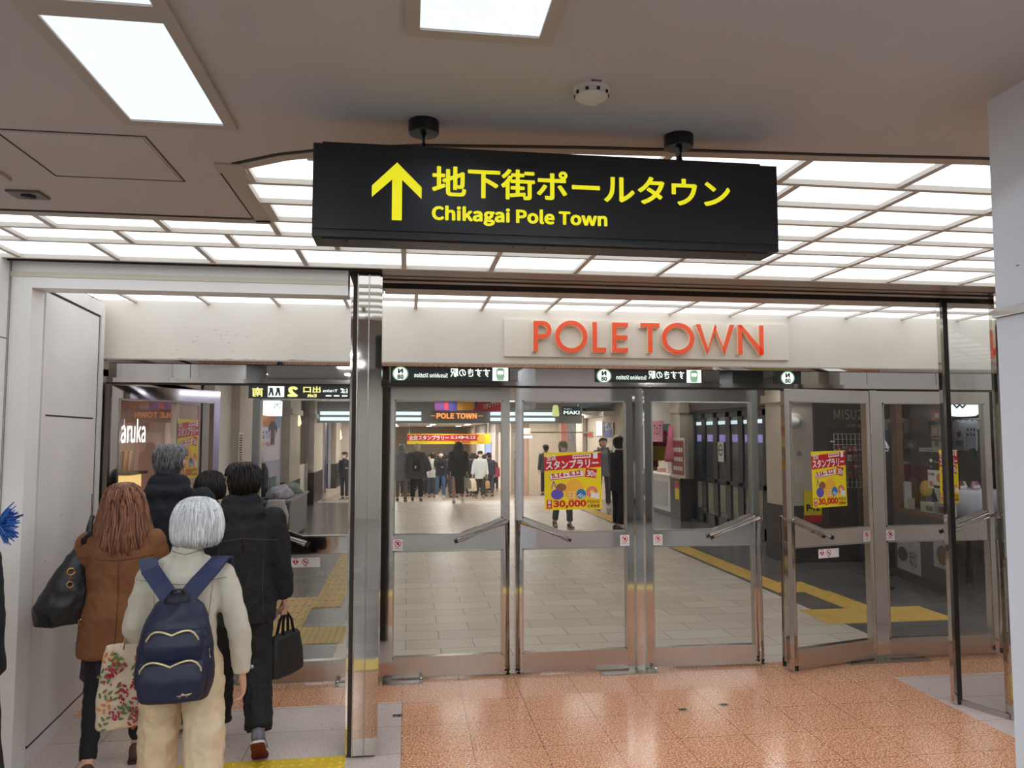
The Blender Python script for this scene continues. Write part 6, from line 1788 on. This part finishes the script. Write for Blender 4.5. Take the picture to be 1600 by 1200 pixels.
obj('upper_pocket', folds(remesh(b, .008, 3), .003, (9, 9, 8), 6), M_NAVY, bp, True, local=True)
def zipline(zc, wdt, y, dip, drop):
    pts = [(-wdt, y + .02, zc - drop)]
    for i in range(15):
        t = -1 + 2 * i / 14
        pts.append((wdt * t * .96, y - .012 * (1 - t * t), zc - dip * (1 - abs(t)) ** 1.5 + .016 * math.sin((1 - abs(t)) * PI) * .5 - .03 * abs(t) ** 6))
    pts.append((wdt, y + .02, zc - drop))
    return tube(B(), pts, .0042, 8)
obj('zip_edge', zipline(zt - 0.229, .118, yb - .192, .02, .10), M_GOLD, bp, True, local=True, label='gold zip edge of the lower pocket')
obj('zip_edge', zipline(zt - 0.116, .100, yb - .172, .014, .06), M_GOLD, bp, True, local=True, label='gold zip edge of the upper pocket')
obj('zip_puller', tube(B(), [(.105, yb - .185, zt - 0.296), (.108, yb - .19, zt - 0.336)], .004, 6), M_STEEL2, bp, local=True)
obj('zip_puller', tube(B(), [(.135, yb - .13, zt - 0.200), (.140, yb - .135, zt - 0.240)], .004, 6), M_STEEL2, bp, local=True)
b = B()
for k in range(3): tube(b, [(.015 + .01 * k, yb - .208, zt - 0.364 - .008 * k), (.05, yb - .212, zt - 0.360 + .004 * k), (.085 - .008 * k, yb - .206, zt - 0.356 - .006 * k)], .0018, 5)
obj('embroidery', b, M_GOLD, bp, local=True)
for sd in (-1, 1):
    # straps run from the top of the bag up over the shoulders in a V
    q = [Vector((sd * .02, yb - .070, zt - .02)), Vector((sd * .07, yb - .045, zt + .045)), Vector((sd * .125, yb + .0, zt + .108)), Vector((sd * .150, yb + .065, zt + .140)), Vector((sd * .155, yb + .15, zt + .125)), Vector((sd * .150, yb + .235, zt + .06)), Vector((sd * .15, yb + .27, zt - .1))]
    b = B(); pv = None
    for i, p in enumerate(q):
        d = (q[min(i + 1, len(q) - 1)] - q[max(i - 1, 0)]).normalized(); side = Vector((1, 0, 0)) - d * d.x; side.normalize(); nn = d.cross(side)
        r = [b.verts.new(p + side * x + nn * z) for x, z in ((-.036, -.006), (.036, -.006), (.036, .006), (-.036, .006))]
        if pv: bridge(b, pv, r)
        else: b.faces.new(r[::-1])
        pv = r
    b.faces.new(pv); obj('shoulder_strap', b, M_NAVY2, bp, False, local=True)
obj('yoke', loft(B(), [(0, yb - .075, zt - .05, .05, .02), (0, yb - .08, zt - .01, .055, .02), (0, yb - .075, zt + .02, .035, .012)], 14), mat('yoke_black', C(20, 22, 36), .6), bp, True, local=True)
obj('grab_loop', tube(B(), [(-.03, yb - .075, zt), (-.02, yb - .09, zt + .035), (.02, yb - .09, zt + .035), (.03, yb - .075, zt)], .006, 8), M_BLK, bp, True, local=True)
# floral tote on her left arm
tp = place(204, 1064, 3.62); ta = math.radians(20)
tt = thing('tote_bag', 'cream cloth tote with red berries and green leaves, held at the white-haired woman\'s left side', 'bag', (tp.x, tp.y, tp.z), ta)
tt.scale = (.95, 1.05, 1.12)
M_TOTE = mat('tote_cream', C(214, 196, 172), .85, var=.05, bump=.15, bscale=300)
b = B(); loft(b, [(0, 0, -.175, .125, .02, 3), (0, 0, -.165, .14, .035, 3.2), (.0, 0, -.05, .14, .045, 3), (.012, 0, .08, .135, .036, 3), (.02, 0, .15, .125, .022, 3)], 26)
obj('pouch', folds(remesh(b, .007, 2), .004, (12, 6, 9), 3), M_TOTE, tt, True, local=True)
for yy in (-.02, .02): obj('handle', tube(B(), [(-.035, yy, .13), (-.015, yy * .8, .24), (.03, yy * .4, .36), (.07, yy * .8, .24), (.085, yy, .13)], .009, 8, flat=.4), M_TOTE, tt, True, local=True)
tr_ = random.Random(5)
def leafpoly(bm, x, z, a, L_, w_, y=-.049):
    c, s_ = math.cos(a), math.sin(a)
    pts = [(0, 0), (L_ * .3, w_), (L_ * .7, w_ * .8), (L_, 0), (L_ * .7, -w_ * .8), (L_ * .3, -w_)]
    bm.faces.new([bm.verts.new((x + p * c - q * s_, y - .003 * (1 - (x / .14) ** 2), z + p * s_ + q * c)) for p, q in pts])
bg, brd, bo, bb_ = B(), B(), B(), B()
for k in range(26):
    x, z, a = tr_.uniform(-.11, .10), tr_.uniform(-.15, .12), tr_.uniform(0, 6.28)
    tgt = (bg, brd, bg, bo)[k % 4]
    for j in range(5):
        o_ = (j - 2) * .012
        leafpoly(tgt, x + o_ * math.cos(a), z + o_ * math.sin(a), a + (1.0 if j % 2 else -1.0), .026, .0055)
for k in range(8):
    x0, z0 = tr_.uniform(-.11, .09), tr_.uniform(-.14, .10)
    for j in range(16):
        x, z = x0 + tr_.gauss(0, .012), z0 + tr_.gauss(0, .016)
        bb_.faces.new([bb_.verts.new((x + .0048 * math.cos(t), -.052, z + .0048 * math.sin(t))) for t in [i * PI / 3 for i in range(6)]])
obj('leaf_pattern', bg, mat('print_green', C(92, 112, 62), .8), tt, local=True, label='green leaf print'); obj('red_leaf_pattern', brd, mat('print_wine', C(150, 44, 60), .8), tt, local=True)
obj('orange_leaf_pattern', bo, mat('print_orange', C(196, 112, 60), .8), tt, local=True); obj('berry_pattern', bb_, mat('print_berry', C(168, 40, 76), .8), tt, local=True)

# brown-haired woman in the rust coat
W2 = Vector((-1.59, 4.56, 0)); Y2 = math.radians(14)
w2, i2 = person('woman with long auburn hair in a rust-brown coat, black bag on her shoulder', W2, Y2, 1.56,
    dict(lean=5, legs=((-10, 14), (12, 6)), arms=((10, 14, 55, 20), (12, 8, 60, -18)), curl=(45, 45), head_pitch=-6, shw=.172),
    outfit(top=C(128, 84, 52), topvar=.05, hem=.70, sleeve=(.085, .072, .060), torso=(.215, .15), flare=1.08, bottom=C(20, 20, 24), legs=(.084, .062, .046), leg_end=.05, skirt=(C(44, 34, 56), .56, .20, .15), shoe=C(84, 52, 40), sole=C(60, 44, 36), collar=.07, topname='coat'),
    ('long', C(92, 56, 40), C(172, 116, 86), 800), vox=.010, fine=True, seed=23)
p2 = place(102, 905, 4.50)
sb = thing('shoulder_bag', 'slouchy black leather shoulder bag with gold clasp on the auburn-haired woman', 'bag', (p2.x, p2.y, p2.z), math.radians(30))
b = B(); loft(b, [(0, 0, -.245, .10, .05, 2.6), (0, 0, -.235, .145, .075, 2.8), (0, 0, -.14, .150, .08, 2.6), (.03, .0, .0, .105, .065, 2.4), (.06, 0, .12, .06, .04, 2.2), (.075, 0, .17, .035, .025, 2)], 24)
obj('pouch', folds(remesh(b, .009, 3), .008, (8, 8, 7), 9), M_BLK, sb, True, local=True)
sh2 = Matrix.Rotation(-math.radians(30), 4, 'Z') @ (Matrix.Translation(W2) @ Matrix.Rotation(Y2, 4, 'Z') @ (i2['N'] + Vector((-.150, -.02, .035))) - Vector(p2))
for k in (-1, 1):
    obj('strap', tube(B(), [(.075, .02 * k, .15), Vector((.075, .02 * k, .15)).lerp(sh2, .55) + Vector((-.03, -.09, .0)), sh2 + Vector((-.03, -.125, -.04)), sh2 + Vector((-.02, -.075, .025)), sh2 + Vector((0, .0, .045)), sh2 + Vector((.0, .10, -.02)), Vector((.09, .05, .1))], .013, 10, flat=.6), M_BLK, sb, True, local=True)
M_BRASS = mat('brass', C(206, 164, 96), .3, .9)
b = B()
tube(b, [(.015 + .018 * math.cos(t), -.078, .05 + .018 * math.sin(t)) for t in [i * PI / 6 for i in range(13)]], .004, 6)
tube(b, [(.015, -.079, .03), (.013, -.082, -.0)], .006, 6)
tube(b, [(.012 + .016 * math.cos(t), -.082, -.018 + .016 * math.sin(t)) for t in [i * PI / 6 for i in range(13)]], .004, 6)
obj('clasp', b, M_BRASS, sb, True, local=True, label='gold ring clasp')
b = B(); tube(b, [(.075, -.06, -.20), (.075, -.075, -.27), (.055, -.075, -.34), (.09, -.05, -.36)], .012, 8, flat=.35)
obj('strap_end', b, M_BLK, sb, True, local=True)
b = B(); tube(b, [(.075 + .016 * math.cos(t), -.082, -.225 + .014 * math.sin(t)) for t in [i * PI / 6 for i in range(13)]], .0035, 6); obj('buckle', b, M_BRASS, sb, True, local=True)

bpy.context.view_layer.update()
jz = i2['N'].z
seam(part(w2, 'coat'), [[(-.2, jz - .14), (0, jz - .155), (.2, jz - .14)], [(0, jz - .155), (.005, jz - .45), (-.005, jz - .70)]], 'seam', mat('seam_brown', C(80, 50, 30), .8))
# man in the black jacket
W3 = Vector((-1.0, 4.86, 0)); Y3 = math.radians(12)
w3, i3 = person('dark-haired man in a black hooded jacket and black trousers, carrying a black handbag', W3, Y3, 1.67,
    dict(lean=3, legs=((12, 10), (-13, 22)), feet=(2, -42), arms=((6, 9, 22, 0), (-3, 9, 10, 2)), curl=(30, 85), shw=.185, head_yaw=0),
    outfit(top=C(30, 30, 34), topvar=.10, hem=.74, sleeve=(.088, .074, .060), torso=(.225, .15), bottom=C(28, 27, 30), legs=(.104, .088, .080), leg_end=.03, hood=True, shoe=C(112, 114, 122), sole=C(214, 208, 206), outsole=C(110, 38, 42)),
    ('short', C(18, 14, 14), C(40, 30, 28), 700), vox=.010, fine=True, seed=31)
b = B(); 
yy = i3['N'].y - .155 * i3['s']
tube(b, [(.0, yy + .003, i3['N'].z - .17), (.006, yy - .012, i3['N'].z - .25)], .003, 6); tube(b, [(.008, yy + .003, i3['N'].z - .17), (.016, yy - .012, i3['N'].z - .255)], .003, 6)
obj('drawcord', b, mat('cord_red', C(120, 52, 44), .7), w3, True, local=True, label='short reddish hood cord')
wr = Matrix.Translation(W3) @ Matrix.Rotation(Y3, 4, 'Z') @ (i3['arms'][1][2] + i3['arms'][1][3] * .10)
hbg = thing('handbag', 'black handbag hanging from the right hand of the man in the black jacket', 'bag', wr, math.radians(62))
b = B(); loft(b, [(0, 0, -.37, .13, .045, 3), (0, 0, -.355, .155, .06, 3.2), (0, 0, -.25, .150, .06, 3), (0, 0, -.13, .125, .040, 3), (0, 0, -.115, .11, .02, 2.6)], 24)
obj('pouch', folds(remesh(b, .009, 2), .004, (8, 8, 7), 4), mat('bag_black', C(34, 34, 36), .55, var=.06), hbg, True, local=True)
for yk in (-.022, .022): obj('handle', tube(B(), [(-.055, yk, -.125), (-.04, yk * .6, -.04), (-.0, yk * .25, .012), (.04, yk * .6, -.04), (.055, yk, -.125)], .011, 8, flat=.5), MATS['bag_black'], hbg, True, local=True)

bpy.context.view_layer.update()
jz = i3['N'].z
seam(part(w3, 'jacket'), [[(-.24, jz - .20), (0, jz - .17), (.24, jz - .20)], [(.13, jz - .19), (.12, jz - .45), (.13, jz - .64)], [(-.13, jz - .19), (-.12, jz - .45), (-.13, jz - .64)]], 'seam', mat('seam_black', C(60, 60, 62), .7), .003)
# grey-haired man ahead
W4 = Vector((-1.56, 5.30, 0))
w4, i4 = person('grey-haired man in a dark navy hooded jacket in front of the group, head turned right', W4, math.radians(8), 1.785,
    dict(lean=2, legs=((14, 4), (-12, 16)), arms=((8, 8, 15, 0), (-6, 8, 15, 0)), shw=.19, head_yaw=-24),
    outfit(top=C(27, 31, 40), hem=.78, sleeve=(.09, .074, .06), torso=(.23, .155), hood=True, bottom=C(40, 40, 46), shoe=C(90, 90, 94), sole=C(214, 212, 208)),
    ('crop', C(74, 74, 78), C(150, 150, 154), 800), vox=.011, fine=True, seed=41)
w5, i5 = person('dark-haired woman mostly hidden between the grey-haired man and the man in the black jacket', (-1.46, 5.92, 0), math.radians(5), 1.56,
    dict(lean=3, legs=((9, 6), (-9, 12)), shw=.165), outfit(top=C(44, 38, 44), hem=.72), ('bob', C(22, 17, 18), C(48, 38, 38), 320), vox=.012, seed=47)
# person cut off at the left edge
w6, i6 = person('person in a long black coat with blue fringed scarf, cut off at the left edge', (-1.885, 3.42, 0), math.radians(10), 1.66,
    dict(lean=2, legs=((8, 6), (-6, 10)), arms=((0, 8, 10, 0), (0, 7, 8, 0)), shw=.14), outfit(top=C(26, 27, 32), hem=.34, flare=1.42, torso=(.19, .17), topname='coat'), vox=.012, seed=53)
sc_ = place(2, 822, 3.35)
R6 = random.Random(3); b = B()
M6 = (Matrix.Translation((-1.885, 3.42, 0)) @ Matrix.Rotation(math.radians(10), 4, 'Z')).inverted()
for i in range(90):
    a = R6.uniform(-1.1, 1.1); L_ = R6.uniform(.055, .085); d = Vector((math.cos(a), R6.uniform(-.25, .25), math.sin(a)))
    o_ = Vector(sc_) + Vector((-.01, R6.uniform(-.02, .02), R6.uniform(-.03, .03)))
    tube(b, [M6 @ o_, M6 @ (o_ + d * L_ * .6 + Vector((0, 0, .004))), M6 @ (o_ + d * L_)], [.004, .0035, .002], 5)
tube(b, [M6 @ (Vector(sc_) + Vector((.0, 0, 0))), M6 @ (Vector(sc_) + Vector((-.10, .02, .03))), i6['N'] + Vector((.04, .06, .0))], [.03, .035, .03], 10)
obj('scarf_fringe', b, hairmat('scarf_blue', C(24, 62, 140), C(70, 130, 214)), w6, False, local=True, label='blue fringed scarf end')
TAKEN = []
# ---------------------------------------------------------------- people in the corridor
def far(label, px, ytop, ybot, yaw_deg, pose, fit, hair, group=None, Y=None, hh=None, **k):
    """Stand a person where the photo shows feet and head (pixels): on the flat floor, or on the ramp when hh is given."""
    if hh:                                             # height known: distance from the size, floor from the ramp
        Y = F * hh / (ybot - ytop)
        TAKEN.append((ony(px, ybot, Y).x, Y))
        z = ramp_z(Y); p = ony(px, ybot, Y)
        return person(label, (p.x, Y, 0), math.radians(yaw_deg), hh, pose, fit, hair, group=group, base_z=z, **k)
    d = ray(px, ybot); t = -CAMH / d.z; x, y = d.x * t, d.y * t
    h = ony(px, ytop, y).z
    return person(label, (x, y, 0), math.radians(yaw_deg), h, pose, fit, hair, group=group, **k)
K_ = C(24, 20, 20), C(44, 36, 34)
walk = dict(lean=2, legs=((12, 8), (-12, 18)), arms=((-10, 6, 10, 0), (12, 6, 14, 0)))
stand = dict(lean=1, legs=((3, 3), (-3, 5)), arms=((2, 7, 8, 0), (0, 7, 8, 0)))
far('man in a grey knitted cap and grey coat walking away in the corridor', 627, 695, 783, 0, walk,
    outfit(top=C(138, 140, 148), hem=.62, hood=True, bottom=C(126, 114, 100), shoe=C(70, 66, 64), torso=(.24, .16), sleeve=(.10, .085, .07)), ('cap', C(128, 130, 132), C(136, 138, 140)), hh=1.64, vox=.014, seed=61)
r8, i8 = far('person in a wide charcoal coat and black trousers with a small black rucksack', 651, 702, 790, -4, dict(lean=2, legs=((6, 4), (-5, 6)), arms=((0, 10, 6, 0), (-4, 26, 6, 0)), abd=(3, 3)),
    outfit(top=C(76, 77, 82), hem=.68, flare=1.25, torso=(.26, .17), sleeve=(.12, .10, .09), bottom=C(20, 20, 22), legs=(.095, .075, .075)), ('cap', C(196, 186, 160), C(200, 190, 165)), hh=1.62, vox=.014, seed=63)
t = thing('rucksack', 'small black rucksack with a white tag on the person in the charcoal coat', 'backpack', r8.location, math.radians(-4))
n_ = i8['N']
obj('bag', loft(B(), [(0, n_.y - .25, n_.z - .50, .10, .06, 2.6), (0, n_.y - .26, n_.z - .4, .14, .09, 2.8), (0, n_.y - .24, n_.z - .22, .12, .08, 2.6), (0, n_.y - .2, n_.z - .16, .06, .03, 2)], 16), M_BLK, t, True, local=True)
obj('white_tag', bx(-.04, .0, n_.y - .37, n_.y - .35, n_.z - .42, n_.z - .36), M_STICK, t, local=True)
for sd in (-1, 1): obj('strap', tube(B(), [(sd * .07, n_.y - .2, n_.z - .17), (sd * .12, n_.y - .14, n_.z - .02), (sd * .10, n_.y + .02, n_.z + .03)], .016, 6, flat=.4), M_BLK, t, local=True)
r9, i9 = far('person in black top, blue jeans and white mask looking down at a phone while walking', 688, 707, 779, 184, dict(lean=3, legs=((10, 4), (-8, 12)), arms=((22, 4, 75, 14), (22, 4, 70, 14)), curl=(45, 45), head_pitch=-24),
    outfit(top=C(26, 28, 36), hem=.84, bottom=C(62, 92, 130), shoe=C(220, 222, 226), sole=C(230, 230, 230)), ('short', *K_), hh=1.66, vox=.014, seed=65, face=True, mask=True)
w9 = i9['arms'][1][2]
t = thing('phone', 'pale phone in the hands of the person in blue jeans', 'phone', r9.location, math.radians(184))
t.rotation_euler = r9.rotation_euler
obj('body', bx(-.05, .03, w9.y + .06, w9.y + .20, w9.z + .03, w9.z + .042), M_STICK, t, local=True); obj('screen', bx(-.045, .025, w9.y + .07, w9.y + .19, w9.z + .0415, w9.z + .0435), M_BLACK, t, local=True)
r10, i10 = far('woman with long dark hair in a black jumper and long black skirt, walking away', 716, 695, 787, -6, dict(lean=2, legs=((-8, 6), (16, 10)), arms=((-10, 6, 8, 0), (8, 8, 10, 0))),
    outfit(top=C(28, 26, 28), hem=.74, torso=(.24, .16), sleeve=(.11, .09, .07), bottom=C(190, 150, 130), skirt=(C(32, 28, 30), .26, .17, .19), shoe=C(226, 226, 228), sole=C(236, 236, 238)), ('long', C(26, 20, 18), C(52, 40, 36)), hh=1.64, vox=.014, seed=67)
r11, i11 = far('man in a white shirt and mask carrying a cream bag and a paper bag', 750, 704, 777, 182, dict(lean=1, legs=((8, 4), (-8, 10)), arms=((0, 10, 8, 0), (4, 14, 10, 0))),
    outfit(top=C(206, 212, 216), topvar=.03, hem=.72, torso=(.21, .14), sleeve=(.085, .07, .06), bottom=C(50, 54, 52), shoe=C(60, 62, 64), legs=(.10, .085, .08)), ('short', *K_), hh=1.66, vox=.014, seed=69, face=True, mask=True)
M11 = r11.matrix_basis
def bag(label, arms_info, root, k, size, m, nm='carrier_bag', drop=.05):
    S_, e_, w_, fd_, sd_ = arms_info['arms'][k]
    p = root.matrix_basis @ (w_ + fd_ * .09)
    t = thing(nm, label, 'bag', p, root.rotation_euler.z)
    a, b_, c = size
    obj('pouch', loft(B(), [(0, 0, -c - drop, a * .8, b_ * .8, 2.8), (0, 0, -c * .9 - drop, a, b_, 2.8), (0, 0, -c * .3 - drop, a * .85, b_ * .8, 2.4), (0, 0, -drop, a * .5, b_ * .4, 2)], 16), m, t, True, local=True)
    obj('handle', tube(B(), [(-a * .4, 0, -drop - .02), (-.01, 0, .01), (.01, 0, .01), (a * .4, 0, -drop - .02)], .008, 6), m, t, True, local=True)
    return t
bag('large cream cloth bag carried by the man in the white shirt', i11, r11, 1, (.17, .10, .45), mat('bag_cream', C(206, 196, 178), .9, var=.08))
bag('small brown paper bag carried by the man in the white shirt', i11, r11, 0, (.10, .06, .28), mat('bag_kraft', C(178, 146, 108), .8), 'paper_bag', .12)
bag('small pale handbag beside the woman in the long black skirt', i10, r10, 1, (.13, .07, .3), mat('bag_pale', C(186, 180, 170), .7), 'handbag', .1)
far('woman in a pink top and black skirt standing by the far right shops', 774, 708, 753, 170, stand,
    outfit(top=C(170, 74, 90), hem=.86, bottom=C(30, 28, 30), skirt=(C(26, 26, 30), .5, .17, .14)), ('long', *K_), hh=1.33, vox=.018, seed=71, face=True)
far('person in a tan coat between the charcoal coat and the blue jeans', 667, 703, 762, 4, walk, outfit(top=C(128, 112, 98), hem=.62, flare=1.1, bottom=C(44, 44, 50)), ('cap', C(206, 196, 186), C(210, 200, 190)), hh=1.6, vox=.016, seed=73)
far('man in glasses and white mask whose head shows above the upright door poster', 880, 691, 826, 186, dict(lean=1, legs=((8, 6), (-8, 12)), arms=((0, 7, 8, 0), (4, 7, 8, 0))),
    outfit(top=C(96, 92, 88), hem=.76, bottom=C(56, 64, 80), shoe=C(40, 40, 48)), ('cap', C(146, 128, 104), C(150, 132, 110)), vox=.012, seed=75, face=True, mask=True, glasses=True)
far('person in a grey top and dark trousers half hidden left of the upright door poster', 853, 696, 775, 10, stand, outfit(top=C(84, 88, 98), hem=.78, bottom=C(34, 34, 38)), ('short', *K_), vox=.014, seed=76)
r12, i12 = far('young man in a grey jacket with rucksack straps right of the upright door poster', 943, 686, 796, 175, dict(lean=2, legs=((4, 4), (-3, 6)), arms=((10, 4, 40, 14), (6, 6, 30, 10)), head_pitch=-20),
    outfit(top=C(128, 132, 136), hem=.80, bottom=C(50, 50, 54), shoe=C(210, 210, 212), sole=C(220, 220, 222)), ('short', *K_), vox=.013, seed=77, face=True)
t = thing('rucksack', 'black rucksack straps on the young man in the grey jacket', 'backpack', r12.location, r12.rotation_euler.z)
n_ = i12['N']
for sd in (-1, 1): obj('strap', tube(B(), [(sd * .10, n_.y - .15, n_.z - .02), (sd * .12, n_.y - .02, n_.z + .05), (sd * .125, n_.y + .12, n_.z - .04), (sd * .13, n_.y + .16, n_.z - .22)], .028, 8, flat=.4), M_BLK, t, True, local=True)
obj('bag', loft(B(), [(0, n_.y - .22, n_.z - .45, .13, .08, 2.6), (0, n_.y - .23, n_.z - .2, .14, .09, 2.6), (0, n_.y - .2, n_.z - .02, .09, .05, 2.2)], 16), M_BLK, t, True, local=True)
r13, i13 = far('man in a dark suit standing in profile by the edge of the poster door', 968, 685, 831, -62, dict(lean=1, legs=((4, 4), (-4, 6)), arms=((4, 6, 14, 0), (0, 7, 14, 0))),
    outfit(top=C(28, 28, 36), hem=.74, torso=(.21, .14), bottom=C(28, 28, 34), legs=(.09, .072, .068), topname='suit_jacket'), ('short', *K_), vox=.011, seed=79, face=True, fine=False)
b = B(); n_ = i13['N']; prism(b, [(-.03, n_.y + .115, n_.z - .02), (.03, n_.y + .115, n_.z - .02), (.0, n_.y + .150, n_.z - .24)], (0, .006, 0)); obj('shirt_front', b, M_WHITE, r13, local=True)
far('man in a dark suit and white mask standing beyond the pale left columns', 538, 710, 782, 150, dict(lean=1, legs=((2, 2), (-2, 3)), arms=((10, 4, 90, 20), (0, 6, 8, 0))),
    outfit(top=C(54, 58, 68), hem=.76, bottom=C(46, 50, 62), topname='suit_jacket'), ('short', *K_), hh=1.66, vox=.015, seed=81, face=True, mask=True)

# ---- the dense crowd on the ramp beyond the cross beam
cols = [(C(30, 30, 36), C(40, 40, 46)), (C(64, 66, 72), C(36, 36, 40)), (C(40, 44, 60), C(70, 70, 78)), (C(96, 90, 84), C(40, 38, 40)), (C(196, 198, 196), C(60, 64, 80)), (C(22, 22, 26), C(30, 30, 34)), (C(110, 84, 66), C(34, 32, 34)), (C(58, 72, 70), C(44, 44, 48))]
crowd_words = ['black', 'dark grey', 'navy', 'taupe', 'white', 'deep black', 'brown', 'dull green']
protos = []
for k, (tc_, bc_) in enumerate(cols):
    r_, _i = person('person in a %s top in the dense crowd under the far banner' % crowd_words[k], (0, 0, 0), 0, (1.62, 1.70, 1.66, 1.58, 1.64, 1.72, 1.56, 1.68)[k], walk if k % 2 else stand,
                    outfit(top=tc_, bottom=bc_, hem=(.78, .66, .8, .62)[k % 4]), (('short', 'bob', 'short', 'long')[k % 4], *K_, 30), vox=.022, group='crowd under the far banner, %s tops' % crowd_words[k], seed=100 + k, face=bool(k % 2))
    protos.append(r_)
rc = random.Random(12); taken = TAKEN
used = set()
for row, (yy, n_) in enumerate(((28.4, 7), (29.8, 9), (31.2, 9), (32.6, 9), (34.0, 9), (35.6, 9), (37.5, 9), (39.5, 9), (42, 9), (45, 9), (49, 9))):
    for j in range(n_):
        x0, x1 = -1.6, (3.3 if yy < 31 else 3.6)
        x = x0 + (x1 - x0) * (j + .5) / n_ + rc.uniform(-.18, .18); y = yy + rc.uniform(-.6, .6)
        if yy < 27.5 and .1 < x < 2.3: x = -1.2 + .5 * rc.random()
        if any(abs(x - a) < .56 and abs(y - b_) < .50 for a, b_ in taken): continue
        taken.append((x, y))
        k = rc.choice([0, 0, 1, 2, 3, 5, 5, 4, 6, 7, 2])
        a = rc.choice([0, 0, PI]) + rc.uniform(-.3, .3); z = ramp_z(y)
        if k not in used:
            p = protos[k]; p.location = (x, y, z); p.rotation_euler = (0, 0, a); used.add(k)
        else: dup(protos[k], (x, y, z), a)
for k, p in enumerate(protos):
    if k not in used: p.location = (-1.0 + k * .55, 52, ramp_z(52))
